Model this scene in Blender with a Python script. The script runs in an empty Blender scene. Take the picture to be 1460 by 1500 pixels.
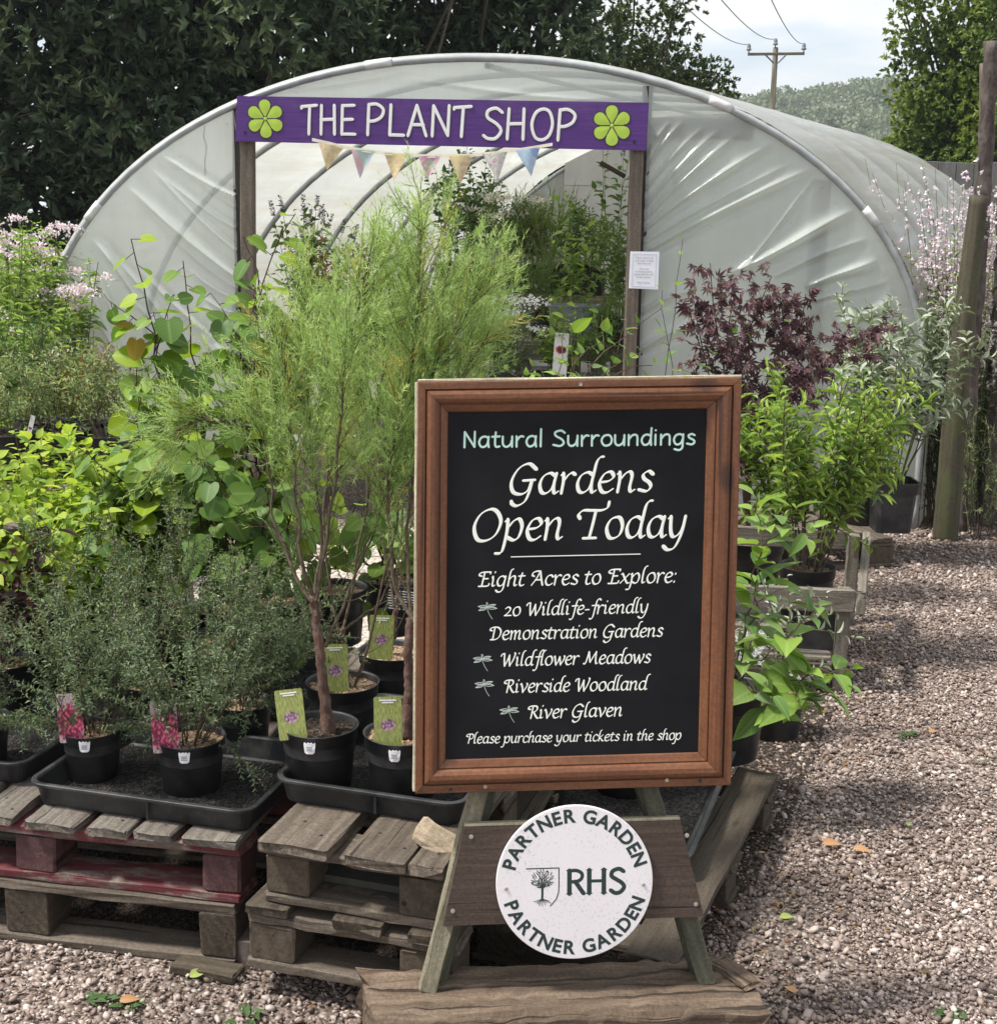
import bpy, math, random
import numpy as np
from mathutils import Vector, Matrix

S = bpy.context.scene
COL = S.collection
V = lambda *a: np.array(a, float)
R = math.radians

# ------------------------------------------------------------------ camera
F = 2000.0; CX, CY = 730.0, 750.0; CAMH = 1.55
PITCH = math.atan(435 / 2000.0); ROLL = R(0.9)
fwd = V(0, math.cos(PITCH), -math.sin(PITCH)); r0 = V(1, 0, 0); u0 = np.cross(r0, fwd)
cright = math.cos(ROLL) * r0 + math.sin(ROLL) * u0
cup = -math.sin(ROLL) * r0 + math.cos(ROLL) * u0
CO = V(0, 0, CAMH)
cam = bpy.data.cameras.new("camera"); camo = bpy.data.objects.new("camera", cam); COL.objects.link(camo)
cam.sensor_fit = 'HORIZONTAL'; cam.sensor_width = 36.0; cam.lens = 36.0 * F / 1460.0
cam.clip_start = 0.05; cam.clip_end = 2000.0
camo.matrix_world = Matrix(((cright[0], cup[0], -fwd[0], 0), (cright[1], cup[1], -fwd[1], 0),
                            (cright[2], cup[2], -fwd[2], CAMH), (0, 0, 0, 1)))
S.camera = camo

def ray(x, y): return fwd + cright * ((x - CX) / F) + cup * ((CY - y) / F)
def G(x, y, z=0.0):
    d = ray(x, y); return CO + d * ((z - CAMH) / d[2])
def AY(x, y, Y):
    d = ray(x, y); return CO + d * (Y / d[1])
def PL(x, y, p, n):
    d = ray(x, y); return CO + d * (np.dot(p - CO, n) / np.dot(d, n))

# ------------------------------------------------------------------ light
SUN_EL, SUN_AZ = R(59), R(-99)       # azimuth measured from +Y towards +X: the sun stands left and a little behind the scene
w = bpy.data.worlds.new("World"); S.world = w; w.use_nodes = True
nt = w.node_tree; nt.nodes.clear()
out = nt.nodes.new('ShaderNodeOutputWorld'); bg = nt.nodes.new('ShaderNodeBackground')
sky = nt.nodes.new('ShaderNodeTexSky'); sky.sky_type = 'NISHITA'; sky.sun_disc = False
sky.sun_elevation = SUN_EL; sky.sun_rotation = SUN_AZ; sky.air_density = 1.0; sky.dust_density = 2.0
tc = nt.nodes.new('ShaderNodeTexCoord'); mp = nt.nodes.new('ShaderNodeMapping'); mp.inputs['Scale'].default_value = (2.2, 2.2, 9.0)
mp.inputs['Location'].default_value = (0.35, 0.2, 0.1)
nz = nt.nodes.new('ShaderNodeTexNoise'); nz.inputs['Scale'].default_value = 1.7; nz.inputs['Detail'].default_value = 7; nz.inputs['Roughness'].default_value = .52
rp = nt.nodes.new('ShaderNodeValToRGB'); rp.color_ramp.elements[0].position = .38; rp.color_ramp.elements[1].position = .53
rp.color_ramp.elements[0].color = (0.22, 0.22, 0.22, 1)
mx = nt.nodes.new('ShaderNodeMix'); mx.data_type = 'RGBA'
sx = nt.nodes.new('ShaderNodeSeparateXYZ'); nt.links.new(tc.outputs['Generated'], sx.inputs[0])
cg = nt.nodes.new('ShaderNodeValToRGB'); cg.color_ramp.elements[0].position = .04; cg.color_ramp.elements[0].color = (.66, .672, .69, 1); cg.color_ramp.elements[1].position = .62; cg.color_ramp.elements[1].color = (.92, .94, .97, 1)
nt.links.new(sx.outputs[2], cg.inputs[0])
c2 = nt.nodes.new('ShaderNodeVectorMath'); c2.operation = 'SCALE'; c2.inputs['Scale'].default_value = 8.0; nt.links.new(cg.outputs[0], c2.inputs[0]); nt.links.new(c2.outputs[0], mx.inputs['B'])
nt.links.new(tc.outputs['Generated'], mp.inputs['Vector']); nt.links.new(mp.outputs[0], nz.inputs['Vector'])
nt.links.new(nz.outputs['Fac'], rp.inputs[0]); nt.links.new(rp.outputs[0], mx.inputs['Factor'])
nt.links.new(sky.outputs[0], mx.inputs['A']); nt.links.new(mx.outputs['Result'], bg.inputs['Color'])
bg.inputs['Strength'].default_value = 0.115
nt.links.new(bg.outputs[0], out.inputs['Surface'])
sl = bpy.data.lights.new("sun", 'SUN'); sl.energy = 4.6; sl.angle = R(8); sl.color = (1.0, .965, .90)
so = bpy.data.objects.new("sun", sl); COL.objects.link(so)
sdir = Vector((math.sin(SUN_AZ) * math.cos(SUN_EL), math.cos(SUN_AZ) * math.cos(SUN_EL), math.sin(SUN_EL)))
so.rotation_euler = sdir.to_track_quat('Z', 'Y').to_euler(); so.location = (0, 0, 30)
S.view_settings.view_transform = 'Standard'; S.view_settings.look = 'None'
S.view_settings.exposure = 0.68; S.view_settings.gamma = 1.0
S.cycles.max_bounces = 7; S.cycles.transparent_max_bounces = 12; S.cycles.diffuse_bounces = 4
S.cycles.sample_clamp_indirect = 6.0

# ------------------------------------------------------------------ scene helpers
def tag(o, label=None, cat=None, group=None, kind=None):
    if label: o['label'] = label
    if cat: o['category'] = cat
    if group: o['group'] = group
    if kind: o['kind'] = kind
    return o
WLOC = {}
def empty(name, loc, label, cat, group=None):
    o = bpy.data.objects.new(name, None); COL.objects.link(o); o.empty_display_size = .05
    o.location = Vector(loc); WLOC[o.name] = V(*loc)
    return tag(o, label, cat, group)

class MB:
    """collects geometry (world coordinates) and links it as ONE mesh object"""
    def __init__(s): s.v = []; s.f = []; s.gc = []; s.n = 0; s.fm = []
    def add(s, verts, faces, gc=None):
        verts = np.asarray(verts, float).reshape(-1, 3)
        if gc is None: gc = verts
        s.v.append(verts); s.gc.append(np.asarray(gc, float).reshape(-1, 3))
        n = s.n
        s.f.extend([tuple(i + n for i in f) for f in faces]); s.n += len(verts)
    def build(s, name, mat, parent=None, smooth=False, loc=None):
        vs = np.concatenate(s.v); gc = np.concatenate(s.gc)
        o0 = V(0, 0, 0)
        if parent is not None: o0 = WLOC[parent.name]
        elif loc is not None: o0 = np.asarray(loc, float)
        me = bpy.data.meshes.new(name)
        me.from_pydata((vs - o0).tolist(), [], s.f)
        a = me.attributes.new('gc', 'FLOAT_VECTOR', 'POINT'); a.data.foreach_set('vector', gc.astype(np.float32).ravel())
        if mat: me.materials.append(mat)
        if smooth: me.polygons.foreach_set('use_smooth', [True] * len(me.polygons))
        me.update()
        o = bpy.data.objects.new(name, me); COL.objects.link(o)
        if parent is not None: o.parent = parent; WLOC[o.name] = o0
        else:
            o.location = Vector(o0); WLOC[o.name] = o0
        return o

def fast_mesh(name, verts, loops, starts, totals, mat, parent=None, attrs=None, smooth=False, loc=None):
    o0 = V(0, 0, 0)
    if parent is not None: o0 = WLOC[parent.name]
    elif loc is not None: o0 = np.asarray(loc, float)
    me = bpy.data.meshes.new(name)
    me.vertices.add(len(verts)); me.vertices.foreach_set('co', (verts - o0).astype(np.float32).ravel())
    me.loops.add(len(loops)); me.loops.foreach_set('vertex_index', loops.astype(np.int32))
    me.polygons.add(len(starts)); me.polygons.foreach_set('loop_start', starts.astype(np.int32))
    try: me.polygons.foreach_set('loop_total', totals.astype(np.int32))
    except Exception: pass
    if smooth: me.polygons.foreach_set('use_smooth', np.ones(len(starts), bool))
    for k, a in (attrs or {}).items():
        at = me.attributes.new(k, 'FLOAT_VECTOR', 'POINT'); at.data.foreach_set('vector', a.astype(np.float32).ravel())
    if mat: me.materials.append(mat)
    me.update(calc_edges=True); me.validate()
    o = bpy.data.objects.new(name, me); COL.objects.link(o)
    if parent is not None: o.parent = parent
    else: o.location = Vector(o0)
    WLOC[o.name] = o0
    return o

def nrm(a): a = np.asarray(a, float); return a / (np.linalg.norm(a, axis=-1, keepdims=True) + 1e-12)
SEED = [1]
def rs(seed=None):
    SEED[0] += 1
    return np.random.default_rng(SEED[0] * 7919 if seed is None else seed)

# chamfered, slightly irregular plank from a to b; 'side' is the width direction
def plank(mb, a, b, wd, th, side, seg=6, ch=.003, jit=.0008, rng=None, endjit=0.0, bow=0.0, taper=None):
    rng = rng or rs()
    a, b = np.asarray(a, float), np.asarray(b, float)
    L = np.linalg.norm(b - a); d = (b - a) / L
    sd = np.asarray(side, float); sd = nrm(sd - d * np.dot(sd, d)); up = np.cross(sd, d)
    ch = min(ch, th * .4, wd * .4)
    prof = [(-wd/2+ch, -th/2), (0, -th/2), (wd/2-ch, -th/2), (wd/2, -th/2+ch), (wd/2, th/2-ch), (wd/2-ch, th/2), (0, th/2), (-wd/2+ch, th/2), (-wd/2, th/2-ch), (-wd/2, -th/2+ch)]
    n = len(prof); vs, gc = [], []
    off = rng.uniform(0, 20, 3)
    ej = [(rng.normal(size=n) * endjit), (rng.normal(size=n) * endjit)]
    ts = [0.0] + [min(ch / L, .2)] + [k / seg for k in range(1, seg)] + [1 - min(ch / L, .2), 1.0]
    for i, t in enumerate(ts):
        shrink = 1.0 if 0 < i < len(ts) - 1 else 1 - 1.2 * ch / max(th, .004)
        shrink = max(shrink, .55)
        for k, (x, y) in enumerate(prof):
            e = ej[0][k] if i == 0 else ej[1][k] if i == len(ts) - 1 else 0
            sx = wd / 2 - (wd / 2 - abs(x)) ; 
            x2 = math.copysign(max(abs(x) - (0 if shrink == 1 else ch * .7), 0), x); y2 = math.copysign(max(abs(y) - (0 if shrink == 1 else ch * .7), 0), y)
            if taper: x2 *= 1 + (taper - 1) * t
            p = a + d * (L * t + e) + sd * (x2 + rng.normal() * jit) + up * (y2 + rng.normal() * jit + bow * math.sin(math.pi * t))
            vs.append(p); gc.append((L * t + off[0], x2 + off[1], y2 + off[2]))
    fs = []
    m = len(ts)
    for i in range(m - 1):
        for k in range(n):
            k2 = (k + 1) % n
            fs.append((i*n+k, i*n+k2, (i+1)*n+k2, (i+1)*n+k))
    fs.append(tuple(range(n-1, -1, -1))); fs.append(tuple((m-1)*n+k for k in range(n)))
    mb.add(vs, fs, gc)
    return mb

def tube(mb, pts, rads, sides=6, cap=True):
    pts = np.asarray(pts, float); n = len(pts)
    if np.isscalar(rads): rads = [rads] * n
    T = np.gradient(pts, axis=0) if n > 2 else np.repeat((pts[1:] - pts[:-1]), 2, axis=0)
    T = nrm(T)
    ref = V(0, 0, 1) if abs(T[0][2]) < .9 else V(1, 0, 0)
    A = nrm(np.cross(T[0], ref)); vs = []; gc = []; l = 0
    for i in range(n):
        A = nrm(A - T[i] * np.dot(A, T[i])); B = np.cross(T[i], A)
        if i: l += np.linalg.norm(pts[i] - pts[i-1])
        for k in range(sides):
            t = 2 * math.pi * k / sides
            vs.append(pts[i] + (A * math.cos(t) + B * math.sin(t)) * rads[i]); gc.append((l, math.cos(t) * rads[i], math.sin(t) * rads[i]))
    fs = []
    for i in range(n - 1):
        for k in range(sides):
            k2 = (k + 1) % sides
            fs.append((i*sides+k, i*sides+k2, (i+1)*sides+k2, (i+1)*sides+k))
    if cap:
        fs.append(tuple(range(sides-1, -1, -1))); fs.append(tuple((n-1)*sides+k for k in range(sides)))
    mb.add(vs, fs, gc)

def lathe(mb, c, prof, sides=28, axis=None, closed_bottom=True):
    c = np.asarray(c, float); vs = []; fs = []; n = len(prof); gc = []
    for (r, z) in prof:
        for k in range(sides):
            t = 2 * math.pi * k / sides
            vs.append(c + V(r * math.cos(t), r * math.sin(t), z)); gc.append((t * r, z, r))
    for i in range(n - 1):
        for k in range(sides):
            k2 = (k + 1) % sides
            fs.append((i*sides+k, i*sides+k2, (i+1)*sides+k2, (i+1)*sides+k))
    if closed_bottom: fs.append(tuple(range(sides-1, -1, -1)))
    mb.add(vs, fs, gc)

def slab(mb, c, ex, ey, ez, gc=None):
    """plain box, half-extents as vectors"""
    c = np.asarray(c, float); vs = []
    for i in (-1, 1):
        for j in (-1, 1):
            for k in (-1, 1): vs.append(c + i*np.asarray(ex) + j*np.asarray(ey) + k*np.asarray(ez))
    lx, ly, lz = (np.linalg.norm(e) for e in (ex, ey, ez))
    g = [(i*lx, j*ly, k*lz) for i in (-1, 1) for j in (-1, 1) for k in (-1, 1)]
    fs = [(0,1,3,2), (4,6,7,5), (0,4,5,1), (2,3,7,6), (0,2,6,4), (1,5,7,3)]
    if np.dot(np.cross(ex, ey), ez) < 0: fs = [f[::-1] for f in fs]
    mb.add(vs, fs, g)
# ------------------------------------------------------------------ materials
class NT:
    def __init__(s, name):
        s.m = bpy.data.materials.new(name); s.m.use_nodes = True; s.t = s.m.node_tree; s.t.nodes.clear()
        s.out = s.n('ShaderNodeOutputMaterial')
    def n(s, ty, **kw):
        x = s.t.nodes.new(ty)
        for k, v in kw.items(): setattr(x, k, v)
        return x
    def l(s, a, b): s.t.links.new(a, b)
    def attr(s, name='gc'):
        return s.n('ShaderNodeAttribute', attribute_name=name).outputs['Vector']
    def mapping(s, vec, scale=(1, 1, 1), loc=(0, 0, 0)):
        m = s.n('ShaderNodeMapping'); m.inputs['Scale'].default_value = scale; m.inputs['Location'].default_value = loc
        s.l(vec, m.inputs['Vector']); return m.outputs[0]
    def noise(s, vec, scale, detail=4, rough=.55, dist=0.0):
        x = s.n('ShaderNodeTexNoise'); x.inputs['Scale'].default_value = scale; x.inputs['Detail'].default_value = detail
        x.inputs['Roughness'].default_value = rough; x.inputs['Distortion'].default_value = dist
        if vec is not None: s.l(vec, x.inputs['Vector'])
        return x.outputs['Fac']
    def ramp(s, fac, stops, interp='LINEAR'):
        r = s.n('ShaderNodeValToRGB'); r.color_ramp.interpolation = interp; e = r.color_ramp.elements
        while len(e) < len(stops): e.new(.5)
        for i, (p, c) in enumerate(stops):
            e[i].position = p; e[i].color = (c[0], c[1], c[2], 1) if not np.isscalar(c) else (c, c, c, 1)
        s.l(fac, r.inputs[0]); return r.outputs[0]
    def mix(s, fac, a, b, mode='MIX'):
        m = s.n('ShaderNodeMix', data_type='RGBA', blend_type=mode)
        for sock, v in (('Factor', fac), ('A', a), ('B', b)):
            if isinstance(v, (int, float)): m.inputs[sock].default_value = v if sock == 'Factor' else (v, v, v, 1)
            elif isinstance(v, tuple): m.inputs[sock].default_value = (*v, 1)
            else: s.l(v, m.inputs[sock])
        return m.outputs['Result']
    def math(s, op, a, b=0.0, clamp=False):
        m = s.n('ShaderNodeMath', operation=op, use_clamp=clamp)
        for i, v in enumerate((a, b)):
            if isinstance(v, (int, float)): m.inputs[i].default_value = v
            else: s.l(v, m.inputs[i])
        return m.outputs[0]
    def bump(s, h, strength=.3, dist=.01):
        b = s.n('ShaderNodeBump'); b.inputs['Strength'].default_value = strength; b.inputs['Distance'].default_value = dist
        s.l(h, b.inputs['Height']); return b.outputs[0]
    def bsdf(s, color, rough=.6, bump=None, spec=.5, metal=0.0, **kw):
        p = s.n('ShaderNodeBsdfPrincipled')
        if isinstance(color, tuple): p.inputs['Base Color'].default_value = (*color, 1)
        else: s.l(color, p.inputs['Base Color'])
        if isinstance(rough, (int, float)): p.inputs['Roughness'].default_value = rough
        else: s.l(rough, p.inputs['Roughness'])
        p.inputs['Specular IOR Level'].default_value = spec; p.inputs['Metallic'].default_value = metal
        for k, v in kw.items(): p.inputs[k.replace('_', ' ')].default_value = v
        if bump is not None: s.l(bump, p.inputs['Normal'])
        return p.outputs[0]
    def done(s, sh): s.l(sh, s.out.inputs['Surface']); return s.m

def wood(name, c1, c2, c3, rough=.75, knots=.5, moss=None, mossamt=.0, bump=.5, scale=1.0, spec=.3, paint=None, paintamt=.55, crack=.345, kr=.075):
    t = NT(name); g = t.attr('gc')
    v = t.mapping(g, (1.7*scale, 50*scale, 50*scale))
    warp = t.noise(t.mapping(g, (3*scale, 6*scale, 6*scale)), 1.0, 3)
    fine = t.noise(v, 3.0, 9, .68, .15); grit = t.noise(g, 140, 5, .75)
    broad = t.noise(t.mapping(g, (1.2*scale, 7*scale, 7*scale)), 1.6, 4, .6)
    # growth rings
    wv = t.n('ShaderNodeTexWave', wave_type='RINGS', rings_direction='X'); wv.inputs['Scale'].default_value = 14*scale; wv.inputs['Distortion'].default_value = 5.0
    wv.inputs['Detail'].default_value = 3; wv.inputs['Detail Scale'].default_value = 1.2
    t.l(t.mapping(g, (.35, 1.2, 1.2), (0, .4, .3)), wv.inputs['Vector'])
    f = t.math('ADD', t.math('MULTIPLY', fine, .55), t.math('MULTIPLY', wv.outputs['Fac'], .12)); f = t.math('ADD', f, t.math('MULTIPLY', broad, .45))
    col = t.ramp(f, [(.30, c1), (.55, c2), (.80, c3)])
    if knots:
        vo = t.n('ShaderNodeTexVoronoi'); vo.inputs['Scale'].default_value = 5.0*scale; t.l(t.mapping(g, (1.0, 2.4, 2.4)), vo.inputs['Vector'])
        k = t.ramp(vo.outputs['Distance'], [(.0, 1.0), (kr, .7), (kr * 1.75, 0.0)])
        col = t.mix(t.math('MULTIPLY', k, knots), col, tuple(x * .25 for x in c1))
    hgt = t.math('ADD', t.math('ADD', fine, t.math('MULTIPLY', warp, .4)), t.math('MULTIPLY', grit, .45))
    col = t.mix(t.math('MULTIPLY', t.ramp(grit, [(.42, 1.0), (.60, 0.0)]), .38), col, tuple(x * .45 for x in c1))
    # long dark checks (cracks)
    cr = t.ramp(t.noise(t.mapping(g, (1.1*scale, 56*scale, 56*scale)), 1.3, 3, .5), [(crack - .045, 1.0), (crack, 0.0)])
    col = t.mix(t.math('MULTIPLY', cr, .75), col, tuple(x * .18 for x in c1))
    hgt = t.math('SUBTRACT', hgt, t.math('MULTIPLY', cr, .8))
    if paint:
        pf = t.ramp(t.noise(t.mapping(g, (4, 12, 12)), 2.2, 6, .65), [(paintamt - .06, 0.0), (paintamt + .05, 1.0)])
        pc = t.mix(t.noise(g, 25, 3), paint, tuple(x * .6 for x in paint))
        col = t.mix(pf, pc, col)
    if moss:
        mf = t.ramp(t.noise(t.mapping(g, (1.5, 3, 3)), 3.1, 6, .7), [(.62 - mossamt, 0.0), (.80 - mossamt, 1.0)])
        col = t.mix(t.math('MULTIPLY', mf, .8), col, moss)
    dirt = t.noise(t.mapping(g, (1, 1, 1)), 60, 3, .7)
    col = t.mix(t.math('MULTIPLY', t.ramp(dirt, [(.55, 0.0), (.75, 1.0)]), .35), col, tuple(x * .35 for x in c1))
    return t.done(t.bsdf(col, rough, t.bump(hgt, bump, .005), spec))

M = {}
M['pallet'] = wood('weathered pallet wood', (0.0479, 0.0370, 0.0281), (0.1108, 0.0882, 0.0677), (0.2066, 0.1677, 0.1326), moss=(.07, .085, .04), mossamt=.0)
M['pallet_dark'] = wood('old dark pallet wood', (0.0280, 0.0214, 0.0154), (0.0636, 0.0489, 0.0344), (0.1119, 0.0869, 0.0628), moss=(.07, .085, .04), mossamt=.05)
M['block'] = wood('chipboard block', (0.0386, 0.0286, 0.0211), (0.0771, 0.0585, 0.0415), (0.1205, 0.0909, 0.0634), knots=0, scale=.5, bump=.3)
M['block_red'] = wood('red stained block', (0.0473, 0.0223, 0.0229), (0.0844, 0.0391, 0.0391), (0.1283, 0.0675, 0.0642), knots=0, scale=.6)
M['red_board'] = wood('worn red board', (0.0900, 0.0638, 0.0525), (0.1725, 0.1350, 0.1125), (0.2700, 0.2250, 0.1913), paint=(.135, .032, .038), paintamt=.55)
M['red_deck'] = wood('red deck board', (0.0594, 0.0505, 0.0428), (0.1485, 0.1277, 0.1069), (0.2495, 0.2228, 0.1901), paint=(.13, .055, .055), paintamt=.36)
M['offcut'] = wood('pale offcut wood', (0.2000, 0.1520, 0.1000), (0.3440, 0.2720, 0.1920), (0.4480, 0.3680, 0.2720), knots=.8)
M['sleeper'] = wood('oak sleeper', (0.0522, 0.0338, 0.0224), (0.1392, 0.0976, 0.0667), (0.2923, 0.2189, 0.1601), moss=(.095, .105, .045), mossamt=.03, bump=1.0, crack=.40)
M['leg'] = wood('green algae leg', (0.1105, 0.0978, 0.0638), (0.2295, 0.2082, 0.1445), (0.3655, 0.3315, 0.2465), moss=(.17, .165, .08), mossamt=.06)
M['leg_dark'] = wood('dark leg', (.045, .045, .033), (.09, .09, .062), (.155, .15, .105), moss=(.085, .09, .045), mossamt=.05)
M['plank_brown'] = wood('brown stained plank', (0.0408, 0.0281, 0.0221), (0.0723, 0.0501, 0.0391), (0.1062, 0.0765, 0.0595), knots=.3, moss=(.085, .08, .038), mossamt=-.03, bump=.25)
M['pine'] = wood('varnished pine', (0.0749, 0.0249, 0.0096), (0.1499, 0.0549, 0.0211), (0.2208, 0.0913, 0.0379), rough=.42, knots=.95, kr=.10, bump=.12, spec=.45, scale=.9)
M['edge_highlight'] = wood('highlight on frame edge', (.36, .30, .20), (.52, .45, .33), (.62, .55, .42), knots=0, bump=.1)  # pale tone stands for light catching the frame edges
M['post'] = wood('door post wood', (.085, .066, .053), (.16, .13, .102), (.24, .20, .155), moss=(.12, .125, .07), mossamt=-.02)
M['lintel'] = wood('dark lintel', (.03, .024, .02), (.06, .049, .04), (.10, .083, .068))
M['bench'] = wood('grey bench timber', (0.0960, 0.0800, 0.0640), (0.1880, 0.1640, 0.1320), (0.2960, 0.2640, 0.2160), moss=(.10, .11, .06), mossamt=.0)
M['mossy'] = wood('mossy post', (0.0306, 0.0261, 0.0171), (0.0648, 0.0567, 0.0360), (0.1035, 0.0918, 0.0612), moss=(.070, .085, .026), mossamt=.12, scale=.6)
M['fence'] = wood('grey fence boards', (.10, .098, .095), (.165, .16, .155), (.23, .225, .215), knots=.2)
M['pole'] = wood('pole wood', (.085, .07, .05), (.135, .112, .082), (.20, .17, .13), knots=0)

def bark(name, c1, c2, sc=1.0, lichen=None):
    t = NT(name); g = t.attr('gc'); v = t.mapping(g, (14*sc, 40*sc, 40*sc))
    a = t.noise(v, 1.0, 6, .7, .8); b = t.noise(g, 30*sc, 3)
    col = t.ramp(a, [(.32, c1), (.66, c2)])
    col = t.mix(t.math('MULTIPLY', t.ramp(b, [(.5, 0.0), (.7, 1.0)]), .4), col, lichen or tuple(x * 1.8 for x in c2))
    return t.done(t.bsdf(col, .85, t.bump(a, .8, .01), .2))
M['bark_dark'] = bark('dark rough bark', (.022, .017, .016), (.115, .092, .082), .6, (.19, .165, .15))
M['bark_tree'] = bark('tree bark', (.03, .026, .02), (.10, .085, .065))
M['bark_red'] = bark('reddish branch bark', (.055, .030, .024), (.17, .10, .075), 2.0, (.26, .22, .19))
M['stem_green'] = bark('green stem', (.07, .09, .03), (.16, .19, .07), 2.0)
M['stem_brown'] = bark('brown stem', (.055, .04, .028), (.15, .115, .08), 2.0)
M['stem_purple'] = bark('purple stem', (.03, .016, .016), (.085, .045, .04), 2.0)

def plastic(name, c, rough=.42, dust=.5, dustc=(.16, .15, .14)):
    t = NT(name); g = t.attr('gc')
    d = t.ramp(t.noise(g, 9, 6, .7), [(.45, 0.0), (.78, 1.0)]); sp = t.ramp(t.noise(g, 160, 2), [(.6, 0.0), (.75, 1.0)])
    f = t.math('MULTIPLY', t.math('ADD', d, t.math('MULTIPLY', sp, .5)), dust)
    col = t.mix(f, c, dustc)
    ro = t.math('ADD', rough, t.math('MULTIPLY', d, .25))
    return t.done(t.bsdf(col, ro, t.bump(t.noise(g, 70, 3), .06, .003), .45))
M['pot'] = plastic('black pot plastic', (.012, .0125, .0145), .40, .34)
M['tray'] = plastic('black tray plastic', (.015, .016, .018), .36, .36)
M['grey_plastic'] = plastic('grey pot plastic', (.20, .21, .22), .5, .3, (.35, .34, .32))

def soil(name, c1, c2, c3):
    t = NT(name); g = t.attr('gc')
    vo = t.n('ShaderNodeTexVoronoi'); vo.inputs['Scale'].default_value = 170; t.l(g, vo.inputs['Vector'])
    col = t.ramp(vo.outputs['Color'], [(.15, c1), (.5, c2), (.9, c3)])
    return t.done(t.bsdf(col, .9, t.bump(t.math('ADD', vo.outputs['Distance'], t.noise(g, 60, 4)), .9, .008), .15))
M['bark_chips'] = soil('bark chip mulch', (.09, .05, .03), (.27, .18, .115), (.45, .34, .23))
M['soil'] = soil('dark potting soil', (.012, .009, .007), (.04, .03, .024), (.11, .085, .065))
M['wet_grit'] = soil('wet grit in tray', (.01, .01, .01), (.018, .017, .016), (.055, .05, .047))

def flat(name, c, rough=.5, noise=.12, spec=.4, bump=0.0, sc=20):
    t = NT(name); g = t.attr('gc'); n = t.noise(g, sc, 5, .6)
    col = t.mix(t.ramp(n, [(.35, 0.0), (.75, 1.0)]), c, tuple(x * (1 - noise * 2) for x in c))
    return t.done(t.bsdf(col, rough, t.bump(n, bump, .002) if bump else None, spec))
def purple():
    t = NT('purple sign paint'); g = t.attr('gc'); n = t.noise(t.mapping(g, (2.5, 60, 60)), 1.5, 5, .6); w_ = t.noise(g, 4, 6, .65)
    col = t.ramp(n, [(.3, (.072, .026, .155)), (.7, (.105, .042, .215))]); col = t.mix(t.math('MULTIPLY', t.ramp(w_, [(.5, 0.0), (.75, 1.0)]), .4), col, (.17, .11, .24))
    return t.done(t.bsdf(col, .6, t.bump(n, .3, .003), .3))
M['purple'] = purple()
M['white_paint'] = flat('white letter paint', (.80, .79, .80), .5, .03)
M['outline'] = flat('dark outline paint', (.045, .030, .055), .5, .0)
M['lime'] = flat('lime flower paint', (.43, .60, .075), .5, .06)
M['chalk_black'] = flat('black sign panel', (.0115, .0115, .0135), .65, .30, .12, .05, 7)
M['chalk_white'] = flat('cream lettering', (.74, .76, .70), .5, .02)
M['mint'] = flat('mint lettering', (.47, .68, .60), .5, .03)
M['dim_line'] = flat('fine grey-green line', (.40, .46, .42), .6, .0)
M['ink'] = flat('dark green ink', (.020, .038, .037), .45, .05)
M['grey_ink'] = flat('grey print', (.34, .34, .40), .7, .0)
M['blue_line'] = flat('pale blue border', (.50, .56, .72), .7, .0)
M['paper'] = flat('white paper', (.80, .80, .86), .7, .03)
M['white_plastic'] = flat('white plastic label', (.80, .80, .80), .4, .04)
M['screw'] = flat('screw metal', (.33, .31, .28), .4, .2)
M['screw_dark'] = flat('dark screw hole', (.02, .016, .016), .6, .0)
M['galv'] = flat('galvanised hoop', (.36, .38, .385), .38, .18, .5, .05, 12)
M['hoop_tape'] = flat('white hoop tape', (.62, .63, .62), .5, .1)
M['hoop_dark'] = flat('shadow grey hoop', (.10, .115, .115), .5, .15)
M['rust_nail'] = flat('rusty nail', (.06, .04, .03), .7, .2)
M['wire'] = flat('line wire', (.06, .06, .065), .5, 0)
M['insulator'] = flat('grey insulator', (.20, .21, .23), .4, .1)
M['white_panel'] = flat('white board panel', (.52, .52, .50), .6, .08, .3, .2, 6)
M['brick'] = flat('old brick', (.115, .092, .080), .9, .25, .2, .9, 40)
M['slate'] = flat('dark slab', (.075, .072, .06), .8, .2, .2, .4, 30)
M['glaze'] = flat('grey tub', (.25, .26, .28), .5, .15)

def disc_mat():
    t = NT('round white sign'); g = t.attr('gc')
    sp = t.ramp(t.noise(g, 190, 3, .7), [(.56, 0.0), (.66, 1.0)])
    pat = t.ramp(t.noise(g, 9, 4), [(.36, 0.0), (.60, 1.0)])
    col = t.mix(t.math('MULTIPLY', t.math('MULTIPLY', sp, pat), .5), (.72, .69, .71), (.28, .25, .24))
    col = t.mix(t.math('MULTIPLY', t.ramp(t.noise(g, 5, 5), [(.4, 0.0), (.8, 1.0)]), .25), col, (.56, .53, .53))
    return t.done(t.bsdf(col, .42, None, .4))
M['disc'] = disc_mat()

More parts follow.
